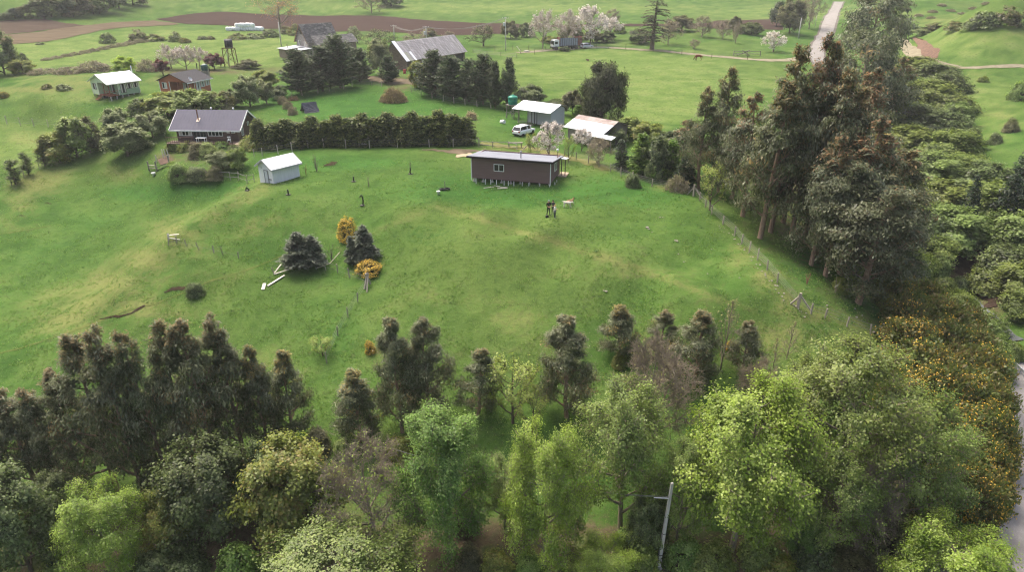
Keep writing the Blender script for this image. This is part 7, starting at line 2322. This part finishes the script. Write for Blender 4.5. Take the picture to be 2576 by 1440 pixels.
big2 = 'large eucalyptus beside the valley road'
put('euclow', 'eucalyptus_tree', 'tree', 2175, 185, -40, 165, 'huge dark eucalyptus rising past the top edge beside the road', big2, 0)
put('euclow', 'eucalyptus_tree', 'tree', 2150, 330, 62, 175, 'pale olive spreading eucalyptus with grey trunks below the huge dark one', big2, 1)
put('eucgrove', 'eucalyptus_tree', 'tree', 2085, 290, 130, 90, 'small brown-tipped eucalyptus in front of the valley road', big2, 0)
put('eucgrove', 'eucalyptus_tree', 'tree', 2220, 330, 140, 110, 'grey-green eucalyptus at the right of the pale spreading one', big2, 5)
# shrubs between track and grove
for x, y, t, w, sp, lab in ((1785, 530, 420, 78, 'willow', 'lime-yellow feathery young tree in front of the grove'), (1505, 415, 345, 84, 'farbare', 'brown bare-branched bush tree right of the low tin-roofed house'), (1560, 425, 345, 62, 'darkfir', 'bluish fir beside the bare bush tree'),
                            (1607, 440, 333, 66, 'limecypress', 'yellow-green cypress column above the fence'), (1650, 452, 345, 60, 'midgreen', 'dark olive leafy tree between two cypresses'), (1685, 450, 350, 56, 'limecypress', 'fresh lime green cypress against the dark grove'), (1720, 470, 385, 76, 'darkfir', 'broad dark fir at the grove corner'),
                            (1580, 345, 292, 74, 'midgreen', 'bright green bush behind the low tin-roofed house'), (1630, 362, 305, 70, 'midgreen', 'green bush at the pasture edge above the cypresses'), (1540, 365, 318, 54, 'palebush', 'grey-green bush against the low house wall'), (1680, 385, 330, 60, 'midgreen', 'rounded bush at the grove corner below the slim pair'),
                            (1590, 470, 425, 40, 'bush', 'grey weedy bush at the fence post above the meadow'), (1700, 480, 440, 60, 'greyscrub', 'grey thorny scrub at the fence corner')):
    put(sp, 'garden_tree' if sp not in ('bush', 'greyscrub') else 'bush', 'tree' if sp not in ('bush', 'greyscrub') else 'bush', x, y, t, w, lab, 'trees between the track and the grove')
# ravine side
rv = 'shrubs filling the ravine'
RVL = ('yellow-green leafy shrub', 'pale green leafy shrub', 'dark green leafy shrub', 'olive green leafy shrub', 'bronze-green leafy shrub')
rcell = {}
rl = [(2265, 205, 150, 70), (2300, 215, 165, 80), (2345, 225, 180, 80), (2385, 240, 200, 70), (2280, 270, 215, 80), (2330, 285, 225, 90), (2385, 290, 240, 80), (2260, 330, 275, 80), (2310, 345, 285, 90), (2365, 350, 295, 90), (2400, 330, 280, 50),
      (2280, 400, 340, 90), (2335, 410, 345, 90), (2390, 410, 350, 80), (2420, 390, 345, 60), (2290, 470, 400, 100), (2350, 480, 410, 100), (2410, 470, 410, 90), (2300, 545, 470, 100), (2370, 550, 480, 100), (2425, 545, 480, 90), (2310, 620, 545, 100),
      (2380, 625, 545, 110), (2340, 680, 620, 80), (2300, 690, 640, 60), (2480, 560, 480, 100), (2470, 490, 430, 80), (2530, 700, 640, 90), (2560, 640, 560, 100), (2560, 760, 690, 90), (2500, 730, 690, 70), (2570, 800, 750, 70)]
for i, (x, y, t, w) in enumerate(rl):
    rk = RVL[(i * 7 + i // 3) % 4] + (' near the top of the ravine' if y < 300 else ' halfway down the ravine' if y < 480 else ' low in the ravine' if x < 2450 else ' on the far bank of the ravine'); rcell[rk] = rcell.get(rk, -1) + 1
    put('ravtree' if i % 3 else 'ravine', 'ravine_shrub', 'bush', x, y - 4, t - 22, w * 1.55, rk + (', the ' + ORD[rcell[rk]] + ' one from the top' if True else ''), rv, (i * 7 + i // 3) % 4)
for x, y, t, w, lab in ((2550, 560, 345, 110, 'dark overhanging conifer at the right edge of the ravine'), (2575, 480, 330, 90, 'dark conifer cut by the right edge above the ravine'), (2510, 590, 430, 90, 'dark ivy-hung tree leaning over the ravine'), (2420, 600, 430, 70, 'dusky dark tree in the middle of the ravine')):
    put('darkfir', 'conifer_tree', 'tree', x, y, t, w, lab, 'dark trees over the ravine')
put('spruce', 'conifer_tree', 'tree', 2298, 655, 590, 60, 'small blue-grey conifer at the ravine mouth', 'dark trees over the ravine')
for x, y, t, w, v, lab in ((2505, 360, 325, 34, 2, 'small dark bush on the green slope right of the ravine'), (2560, 250, 195, 50, 1, 'brown bush at the right edge on the far slope'), (2540, 330, 300, 40, 4, 'low bush near the right edge above the dark conifers'), (2470, 205, 190, 24, 0, 'tiny grey bush on the far slope')):
    put('bush', 'bush', 'bush', x, y, t, w, lab, 'bushes on the far right slope', v)

# ------------------------------------------------------------------ gardens and hedges around the houses
hx = [(655, 372), (690, 371), (724, 369), (757, 368), (790, 367), (822, 366), (853, 366), (885, 366), (916, 365), (947, 365), (978, 364), (1010, 364), (1042, 364), (1074, 363), (1106, 363), (1138, 363), (1170, 362)]
htop = [300, 310, 300, 308, 294, 303, 290, 298, 286, 297, 284, 295, 282, 292, 278, 288, 296]
for i, ((x, y), t) in enumerate(zip(hx, htop)):
    put('cypress', 'hedge_cypress', 'hedge', x, y, t, 58 if i not in (0, 16) else 52, 'leftmost feathery cypress of the tall hedge, by the dark chalet' if i == 0 else 'rightmost feathery cypress of the tall hedge, yellowish, by the grass track' if i == 16 else 'feathery dark cypress, %s of the tall hedge counted from the chalet' % ORD[i], 'cypresses of the tall hedge')
pl = 'dark pines in front of the farmhouse'
for x, y, t, w, lab in ((759, 238, 126, 105, 'broad dark pine in front of the old farmhouse, leftmost'), (812, 229, 118, 100, 'second dark pine from the left in front of the farmhouse'), (857, 221, 90, 110, 'tallest dark pine in front of the farmhouse, spiky top'), (905, 204, 122, 80, 'lighter pine at the right end of the farmhouse row')):
    put('pine', 'pine_tree', 'tree', x, y, t, w, lab, pl)
put('palebush', 'variegated_tree', 'tree', 958, 188, 96, 58, 'pale cream-leaved tree at the left end of the barn')
put('pine', 'pine_tree', 'tree', 978, 208, 140, 62, 'young green pine in front of the barn gable')
put('midgreen', 'slender_tree', 'tree', 1056, 222, 152, 44, 'slim olive brown tree in front of the barn door', var=2)
for x, y, t, w, lab in ((1095, 242, 128, 100, 'dark pine with twin spiky tops in front of the barn'), (1140, 252, 142, 95, 'dark pine second in the row before the barn'), (1180, 256, 150, 90, 'dark pine in the middle right of the barn row'), (1215, 262, 138, 90, 'dark pine with tall tips right of the barn'), (1246, 272, 155, 46, 'slim pine on a bare trunk right of the barn row'), (1282, 272, 148, 62, 'last pine of the barn row, beside the green tank')):
    put('pine', 'pine_tree', 'tree', x, y, t, w, lab, 'dark pines in front of the barn')
put('weeping', 'weeping_tree', 'tree', 1512, 305, 150, 112, 'large dark weeping tree behind the tin sheds')
for sp, x, y, t, w, lab in (('mid', 1440, 290, 226, 58, 'dark brown-green bush left of the weeping tree'), ('mid', 1340, 258, 212, 72, 'olive bush behind the white-roofed shed'), ('limecypress', 1452, 300, 262, 34, 'bright green bush at the shed corner'), ('bush', 1400, 262, 244, 50, 'low green weeds behind the white-roofed shed'),
                            ('midgreen', 670, 222, 176, 58, 'dense round olive bush left of the farmhouse pines'), ('palebush', 630, 268, 188, 66, 'pale silvery flowering bush tree in the hedge line'), ('palebush', 672, 262, 200, 48, 'bronze-tipped bush right of the silvery one'), ('midgreen', 700, 250, 215, 46, 'dark green bush at the foot of the first pine'),
                            ('midgreen', 500, 298, 222, 110, 'broad green bush tree below the orange house'), ('midgreen', 425, 292, 232, 100, 'green bush tree left below the orange house'), ('mid', 560, 290, 230, 66, 'dark bush right of the broad green one'), ('midgreen', 580, 268, 225, 46, 'yellow-green conical bush right of the orange house'), ('mid', 465, 300, 255, 60, 'dark understorey bush below the orange house steps'),
                            ('palebush', 300, 345, 270, 66, 'pale grey-green bush tree left of the dark chalet'), ('mid', 360, 300, 248, 52, 'dark bush between chalet and green house'), ('palebush', 385, 345, 280, 76, 'grey-green bush tree behind the chalet gable'), ('palebush', 322, 392, 308, 104, 'big round grey-green bush tree in front of the chalet garden'), ('midgreen', 195, 395, 292, 88, 'olive yellow bushy tree on the left field edge'),
                            ('mid', 228, 385, 293, 62, 'dark bush behind the olive yellow one'), ('midgreen', 150, 408, 330, 76, 'bushy green tree at the outer end of the left field edge'), ('midgreen', 250, 372, 330, 50, 'leafy bush joining the field edge to the chalet garden')):
    put(sp, 'bush' if sp == 'bush' else 'bushy_tree', 'bush' if sp == 'bush' else 'tree', x, y, t, w, lab, 'bushes and trees around the houses')
for x, y, t, w, lab in ((40, 464, 404, 44, 'small dark round-headed sapling, outermost of three at the left edge'), (72, 440, 384, 36, 'slender feathery sapling, middle of three at the left edge'), (114, 418, 367, 42, 'small conical sapling, innermost of three at the left edge')):
    put('youngconifer', 'sapling', 'tree', x, y, t, w, lab, 'saplings on the left field edge')
for sp, x, y, t, w, lab in (('bush', 470, 378, 350, 44, 'clipped green bush in front of the chalet deck, left'), ('bush', 500, 395, 362, 60, 'dark round bush below the chalet deck'), ('bush', 525, 392, 358, 50, 'brighter green bush below the chalet deck'), ('bush', 455, 450, 400, 60, 'dense bush at the lower garden corner by the plank fence'), ('bush', 500, 448, 408, 60, 'bush in the lower garden row, middle'), ('palebush', 560, 425, 378, 60, 'feathery olive tree in the lower garden'),
                            ('lime', 575, 420, 385, 40, 'yellow-leaved small tree in the lower garden'), ('midgreen', 600, 425, 372, 44, 'ivy-green bush by the white shed path'), ('bush', 640, 372, 335, 70, 'bush at the chalet corner steps'), ('bush', 545, 448, 418, 44, 'low brown-green bush at the garden foot'), ('bush', 430, 380, 360, 30, 'small bush at the left deck corner'), ('bush', 555, 375, 352, 36, 'bushy plant before the chalet windows'), ('bush', 590, 385, 360, 40, 'bushy plant below the chalet porch')):
    put(sp, 'garden_bush', 'bush', x, y, t, w, lab, 'garden bushes in front of the chalet')
# flax clump row and brush piles
for x, y, t, w, lab in ((712, 262, 240, 26, 'spiky grey-green flax clump, upper of the row'), (724, 274, 250, 26, 'spiky grey-green flax clump, middle of the row'), (738, 288, 266, 26, 'spiky grey-green flax clump, lower of the row')):
    put('greyscrub', 'flax_clump', 'plant', x, y, t, w, lab, 'flax clumps on the lawn')
# orchard trees by the parked cars
put('blossom', 'blossom_tree', 'tree', 1380, 398, 308, 84, 'white flowering fruit tree in front of the white car')
for sp, x, y, t, w, lab in (('willow', 1335, 385, 335, 34, 'small upright leafing tree next to the white car'), ('thinbare', 1353, 392, 350, 18, 'thin dark stem between the car and the flowering tree'), ('willow', 1430, 408, 345, 34, 'slim leafing sapling right of the flowering tree'), ('blossom', 1463, 380, 322, 56, 'thinly flowering young tree before the tin-roofed house'), ('willow', 1330, 400, 372, 26, 'weedy sapling behind the brown cabin roof'), ('willow', 1455, 345, 305, 50, 'yellowish leafing tree by the tin-roofed house corner')):
    put(sp, 'fruit_tree', 'tree', x, y, t, w, lab, 'young fruit trees by the sheds')
# trees round the green and orange houses
for x, y, t, w, lab in ((432, 172, 114, 70, 'greyish white flowering tree left of the orange house roof'), (470, 176, 118, 66, 'greyish white flowering tree in the middle behind the orange house'), (503, 174, 120, 56, 'whitest flowering tree behind the orange house')):
    put('blossomgrey', 'blossom_tree', 'tree', x, y, t, w, lab, 'flowering trees behind the orange house')
put('redplum', 'plum_tree', 'tree', 411, 190, 153, 38, 'dark red-leaved plum tree between the green and orange houses', 'red plum trees')
put('redplum', 'plum_tree', 'tree', 540, 174, 137, 40, 'dark red-leaved plum tree left of the water tower', 'red plum trees')
put('redplum', 'plum_tree', 'tree', 556, 168, 145, 22, 'small brownish plum at the water tower foot', 'red plum trees')
put('lime', 'lime_tree', 'tree', 312, 186, 142, 56, 'yellow-green leafing tree behind the green house')
put('mid', 'dark_tree', 'tree', 12, 186, 74, 82, 'large dark tree at the left edge', var=1, hmul=1.0)
for sp, x, y, t, w, lab in (('midgreen', 58, 184, 148, 56, 'green bush at the foot of the large dark left tree'), ('mid', 62, 160, 132, 22, 'small dark tree right of the large dark left tree'), ('farbush', 272, 108, 78, 34, 'round dark bush on the field hedge'), ('farbush', 350, 102, 76, 44, 'dark bush left of two on the far field hedge'), ('farbush', 386, 102, 84, 44, 'brown bush right of two on the far field hedge'), ('farbush', 440, 104, 76, 30, 'dark bush tree near the yellow gorse on the far hedge'),
                            ('gorse', 465, 106, 94, 30, 'yellow gorse bush on the far field hedge'), ('farbush', 510, 98, 88, 26, 'small dark bush left of the wrapped bales'), ('farbush', 530, 98, 90, 24, 'small olive bush next to the small dark one'), ('farbush', 600, 98, 82, 40, 'scrubby bush below the wrapped bales, left'), ('farbush', 640, 96, 80, 44, 'scrubby bush below the wrapped bales, right'),
                            ('farbush', 680, 92, 70, 40, 'dark bush at the foot of the golden bare tree'), ('farbush', 720, 84, 66, 34, 'dark bush right of the golden bare tree'), ('farbush', 118, 222, 210, 26, 'dark brown bush on the slope left of the green house'), ('farbush', 162, 224, 208, 36, 'wider dark bush left of the green house'), ('gorse', 12, 244, 230, 26, 'low yellow gorse at the left edge'),
                            ('greyscrub', 240, 176, 152, 80, 'grey-brown scrub left of the yellow-green tree'), ('greyscrub', 180, 182, 166, 80, 'low scrub band between field and green house'), ('greyscrub', 370, 178, 148, 60, 'grey leafless scrub right of the yellow-green tree'), ('greyscrub', 110, 184, 170, 70, 'low scrub right of the left edge bush'), ('mid', 628, 172, 148, 50, 'reddish brown bush right of the water tower'),
                            ('greyscrub', 600, 172, 160, 40, 'grey weeds at the water tower foot'), ('farbush', 100, 112, 104, 20, 'tiny hedge bush on the far left boundary')):
    put(sp, 'bush', 'bush', x, y, t, w, lab, 'bushes on the far fields')
# hedge line climbing the left field
for k in range(11):
    f = k / 10
    put('greyscrub', 'hedge_scrub', 'bush', 120 + 230 * f, 150 - 44 * f, 143 - 47 * f, 30, 'low grey scrub, %s from the left in the boundary hedge across the left fields' % ORD[k], 'low boundary hedge on the left fields')
# wood at the top left
wc = {}
for x, y, t, w in ((10, 46, 30, 30), (38, 46, 18, 34), (62, 44, 14, 34), (95, 42, -8, 44), (130, 42, -20, 50), (165, 40, -25, 50), (200, 38, -25, 54), (235, 34, -30, 54), (268, 28, -35, 56), (300, 20, -40, 50), (335, 12, -40, 50), (150, 30, -40, 50), (220, 22, -50, 60), (112, 46, 22, 30), (185, 42, 14, 34), (250, 34, 6, 36)):
    wk = 'left end' if x < 100 else 'middle' if x < 210 else 'right end'; wc[wk] = wc.get(wk, -1) + 1
    put('fartree', 'woodland_tree', 'tree', x, y, t, w * 1.25, 'dark tree, %s of those at the %s of the upper left wood' % (ORD[wc[wk]], wk), 'wood at the upper left corner')
# far orchard and trees behind the farm
put('goldbare', 'golden_tree', 'tree', 706, 72, -45, 112, 'golden-brown leafless poplar-like tree above the dark field')
for sp, x, y, t, w, lab in (('farbare', 935, 32, -20, 70, 'grey bare tree on the far slope above the dark field'), ('fartree', 985, 14, -20, 60, 'dark tree at the top edge above the dark field'), ('orchard', 900, 108, 75, 46, 'grey-green orchard tree behind the farmhouse, left'), ('orchard', 960, 122, 72, 100, 'wide grey-green orchard tree behind the farmhouse'), ('farbare', 1040, 122, 82, 80, 'grey twiggy tree behind the barn roof'), ('farbare', 1130, 112, 78, 46, 'grey twiggy round tree behind the barn end'),
                            ('orchard', 1216, 116, 60, 82, 'old spreading orchard tree left of the tall pole'), ('farbush', 1080, 90, 72, 46, 'dark bush on the edge of the dark field, above the barn'), ('farbush', 745, 88, 60, 40, 'bush behind the farmhouse roof'), ('farbush', 890, 84, 62, 26, 'small tree above the farmhouse wing'), ('mid', 1285, 96, 52, 46, 'dark ivy-clad tree right of the tall pole'), ('mid', 1325, 92, 56, 34, 'dark bush right of the ivy-clad tree'),
                            ('blossomgrey', 1365, 122, 30, 84, 'grey leafless flowering tree left of the truck'), ('blossomgrey', 1425, 112, 28, 76, 'greyish flowering tree behind the truck cab'), ('blossom', 1485, 112, 16, 84, 'tall whitest flowering cherry behind the silver car'), ('blossom', 1535, 100, 42, 60, 'low white flowering cherry right of the tall one'), ('mid', 1440, 100, 60, 56, 'dark round tree behind the truck box'), ('mid', 1490, 106, 74, 44, 'dark bush behind the silver car'), ('midgreen', 1527, 106, 78, 40, 'rounded olive bush right of the silver car'),
                            ('farbare', 1540, 62, 22, 52, 'grey leafless tree above the flowering cherries'), ('mid', 1610, 108, 70, 60, 'dark bush at the left foot of the tall araucaria'), ('farbare', 1680, 112, 48, 70, 'grey leafless tree right of the tall araucaria'), ('farbare', 1765, 92, 40, 70, 'grey-green leafless tree in the right orchard'), ('mid', 1715, 78, 38, 64, 'dark broad bush tree at the right orchard back'), ('farbare', 1818, 98, 50, 54, 'grey tree with a white flowering tip in the right orchard'), ('farbare', 1850, 108, 55, 30, 'leaning thin tree in the right orchard'),
                            ('mid', 1848, 78, 40, 36, 'dark bush behind the leaning thin tree'), ('mid', 1890, 86, 56, 56, 'dark bush at the right end of the orchard'), ('farbare', 1745, 122, 98, 36, 'lone twiggy shrub on the lane-side lawn'), ('fartree', 1953, 66, 2, 50, 'flat-topped dark umbrella pine near the road'), ('mid', 1985, 84, -5, 60, 'dark leafy tree next to the umbrella pine'), ('farbare', 2035, 72, -30, 70, 'brown leafless tree between poles and road'), ('blossom', 1945, 130, 80, 60, 'white flowering tree just above the grove tops'), ('midgreen', 1560, 84, 62, 30, 'small olive bush between cherries and araucaria'), ('midgreen', 1385, 108, 90, 40, 'low bush in front of the grey flowering tree'), ('midgreen', 1420, 128, 116, 24, 'leafy weeds in front of the truck')):
    put(sp, 'orchard_tree' if sp in ('orchard', 'blossom', 'blossomgrey', 'farbare') else 'dark_bush', 'tree' if sp not in ('farbush',) else 'bush', x, y, t, w, lab, 'trees behind the farm')
put('araucaria', 'araucaria_tree', 'tree', 1640, 124, -22, 82, 'very tall sparse dark conifer with a thick pale trunk')
for x, y, t, w, lab in ((2300, 78, 62, 50, 'grey low scrub left on the upper right field'), (2350, 74, 58, 50, 'brownish dome bush on the upper right field edge'), (2400, 74, 52, 46, 'yellow-olive bush on the upper right field edge'), (2440, 72, 40, 40, 'dark tall bush on the upper right field edge'), (2475, 66, 22, 60, 'large dark bush tree on the upper right field edge'), (2530, 60, 20, 60, 'dark bush tree at the upper right corner'), (2570, 64, 26, 40, 'dark bush at the right edge of the upper field'), (2330, 82, 70, 60, 'grey bramble strip above the red cutting')):
    put('farbush', 'bush', 'bush', x, y, t, w, lab, 'bushes on the upper right field')
for k, (x, y) in enumerate(((2280, 25), (2310, 40), (2345, 30), (2390, 28), (2420, 36), (2450, 22), (2340, 46), (2480, 10), (2270, 48), (2370, 14))):
    put('greyscrub', 'scrub', 'bush', x, y, y - 7, 24, 'small grey scrub tuft on the rough upper right field', 'scrub tufts on the upper right field')

for x, y, t, w, v, lab in ((1600, 1445, 1360, 110, 0, 'leafy bush at the bottom edge left of the concrete pole'), (1720, 1420, 1345, 90, 1, 'leafy bush directly right of the concrete pole'), (1780, 1440, 1375, 110, 0, 'low leafy bush at the bottom edge below the brightest tree'), (1950, 1445, 1390, 120, 3, 'low olive bush at the bottom edge, right of the brightest tree'), (1250, 1445, 1385, 100, 3, 'olive bush at the bottom edge below the mid-green tree'), (700, 1440, 1375, 110, 0, 'green bush at the bottom edge left of the pale treetop'), (480, 1445, 1390, 120, 2, 'dark bush at the bottom edge, left part'), (1430, 1440, 1385, 70, 4, 'shaded brownish bush between the straight trunk and the pole'), (2130, 1440, 1400, 130, 4, 'brown-green low scrub at the snag foot'), (2450, 1300, 1255, 60, 1, 'bright low bush at the inner curve of the road')):
    put('bush', 'bush', 'bush', x, y, t, w, lab, 'understorey bushes in the bottom belt', v)
# taller bushes between thicket and road, and more growth on the ravine floor
for i, (x, y, t, w) in enumerate(((2330, 770, 690, 80), (2390, 830, 742, 80), (2450, 890, 800, 80), (2500, 930, 850, 70), (2290, 730, 650, 70), (2360, 740, 680, 70), (2420, 790, 730, 70), (2490, 850, 800, 60), (2340, 700, 640, 70), (2410, 740, 695, 50), (2270, 680, 600, 80), (2545, 905, 850, 50)  )):
    sk = RVL[(i * 3) % 5] + (' at the upper end of the strip' if y < 745 else ' in the middle of the strip' if y < 835 else ' near the guard rail end of the strip'); rcell[sk] = rcell.get(sk, -1) + 1
    put('ravine', 'ravine_shrub', 'bush', x, y, t, w * 1.1, '%s, %s' % (sk.replace(' leafy', ''), ORD[rcell[sk]]), 'shrubs between thicket and creek', (i * 3) % 5)

# ------------------------------------------------------------------ meadow grass: short blades in tufts, too many to count
def grass(n, boxes, seed, hmin, hmax, wb, cols, name, label):
    rng = np.random.RandomState(seed)
    bx = np.array(boxes, float)
    area = (bx[:, 2] - bx[:, 0]) * (bx[:, 3] - bx[:, 1]) * bx[:, 4]
    k = rng.choice(len(bx), n, p=area / area.sum())
    px = bx[k, 0] + rng.rand(n) * (bx[k, 2] - bx[k, 0]); py = bx[k, 1] + rng.rand(n) * (bx[k, 3] - bx[k, 1])
    # spots of the ground seen there: a table of the ground over the view, read between its nodes
    gx = np.arange(-40, 2641, 40.0); gy = np.arange(200, 1301, 12.0)
    tab = _ground_table(gx, gy)
    fx = np.clip((px - gx[0]) / 40, 0, len(gx) - 1.001); fy = np.clip((py - gy[0]) / 12, 0, len(gy) - 1.001)
    ix, iy = fx.astype(int), fy.astype(int); u, v = (fx - ix)[:, None], (fy - iy)[:, None]
    P = (tab[iy, ix] * (1 - u) + tab[iy, ix + 1] * u) * (1 - v) + (tab[iy + 1, ix] * (1 - u) + tab[iy + 1, ix + 1] * u) * v
    clump = vnoise(P[:, 0] / 1.1, P[:, 1] / 1.1) + .6 * vnoise(P[:, 0] / 4 + 9, P[:, 1] / 4)
    keep = clump + rng.normal(0, .45, n) > -.1
    P, clump = P[keep], clump[keep]; n = len(P)
    z = height(P[:, 0], P[:, 1])
    B = 4
    i = np.repeat(np.arange(n), B); m = len(i)
    C = np.stack([P[i, 0] + rng.normal(0, .09, m), P[i, 1] + rng.normal(0, .09, m), z[i] - .02], -1)
    h = (hmin + (hmax - hmin) * np.clip(.5 + .5 * clump[i] + rng.normal(0, .25, m), 0, 1))
    a = rng.rand(m) * 6.283
    S = np.stack([np.cos(a), np.sin(a), np.zeros(m)], -1) * (wb * rng.uniform(.5, 1.3, m))[:, None]
    bend = np.stack([rng.normal(0, .5, m), rng.normal(0, .5, m), np.ones(m)], -1) * h[:, None]
    V = np.stack([C - S, C + S, C + bend], 1).reshape(-1, 3)
    c = pal(rng, m, cols, np.clip(.5 + rng.normal(0, .3, n)[i], 0, 1), .1)
    me = mesh_np(name, V, np.arange(m * 3).reshape(-1, 3), np.repeat(c, 3, 0))
    me.materials.append(leaf_mat())
    o = bpy.data.objects.new(name, me); link(o)
    tag(o, label, None, None, 'stuff')
_gt = {}
def _ground_table(gx, gy):
    if 't' not in _gt:
        T = np.geomspace(18, 700, 420)
        out = np.zeros((len(gy), len(gx), 3))
        for r, y in enumerate(gy):
            d = np.stack([ray(x, y) for x in gx]); d /= np.linalg.norm(d, axis=1)[:, None]
            Q = d[:, None, :] * T[None, :, None]
            f = Q[..., 2] + CAM_H - height(Q[..., 0], Q[..., 1], False)
            j = np.argmax(f < 0, 1); j = np.where(j == 0, len(T) - 1, j)
            f0, f1 = f[np.arange(len(gx)), j - 1], f[np.arange(len(gx)), j]
            t = T[j - 1] + (T[j] - T[j - 1]) * np.clip(f0 / (f0 - f1 + 1e-9), 0, 1)
            out[r] = d * t[:, None]
        _gt['t'] = out
    return _gt['t']
GRB = [(0, 400, 2240, 640, 1.0), (0, 640, 2240, 900, 1.0), (0, 900, 1300, 1160, .7), (1300, 900, 2200, 1000, .7), (640, 230, 1320, 300, .6), (1290, 130, 1950, 320, .5), (0, 240, 420, 480, .7), (1200, 330, 1700, 480, .6)]
grass(85000, GRB, 21, .04, .17, .04, [(82, 112, 48), (94, 122, 56), (106, 130, 66), (122, 138, 82)], 'grass', 'short green meadow grass in tufts')
grass(900, [(0, 400, 2240, 900, 1.0), (640, 240, 1320, 300, .5), (1290, 150, 1950, 320, .7)], 22, .1, .26, .06, [(64, 96, 48), (76, 108, 56), (90, 118, 70)], 'weed_tufts', 'darker green weed tufts scattered over the meadow')

# ------------------------------------------------------------------ thin even haze over the whole place
def haze():
    mb = MB().box(-1300, 1300, -60, 1300, -18, 150)
    m = bpy.data.materials.new('haze'); m.use_nodes = True
    nt = m.node_tree; nt.nodes.clear()
    out = N(nt, 'ShaderNodeOutputMaterial'); v = N(nt, 'ShaderNodeVolumePrincipled')
    v.inputs['Color'].default_value = (.93, .95, 1.0, 1)
    v.inputs['Density'].default_value = .0002
    v.inputs['Anisotropy'].default_value = .2
    nt.links.new(v.outputs[0], out.inputs['Volume'])
    o = mb.build('haze', m)
    tag(o, 'thin pale haze in the air over the valley', None, None, 'stuff')
haze()
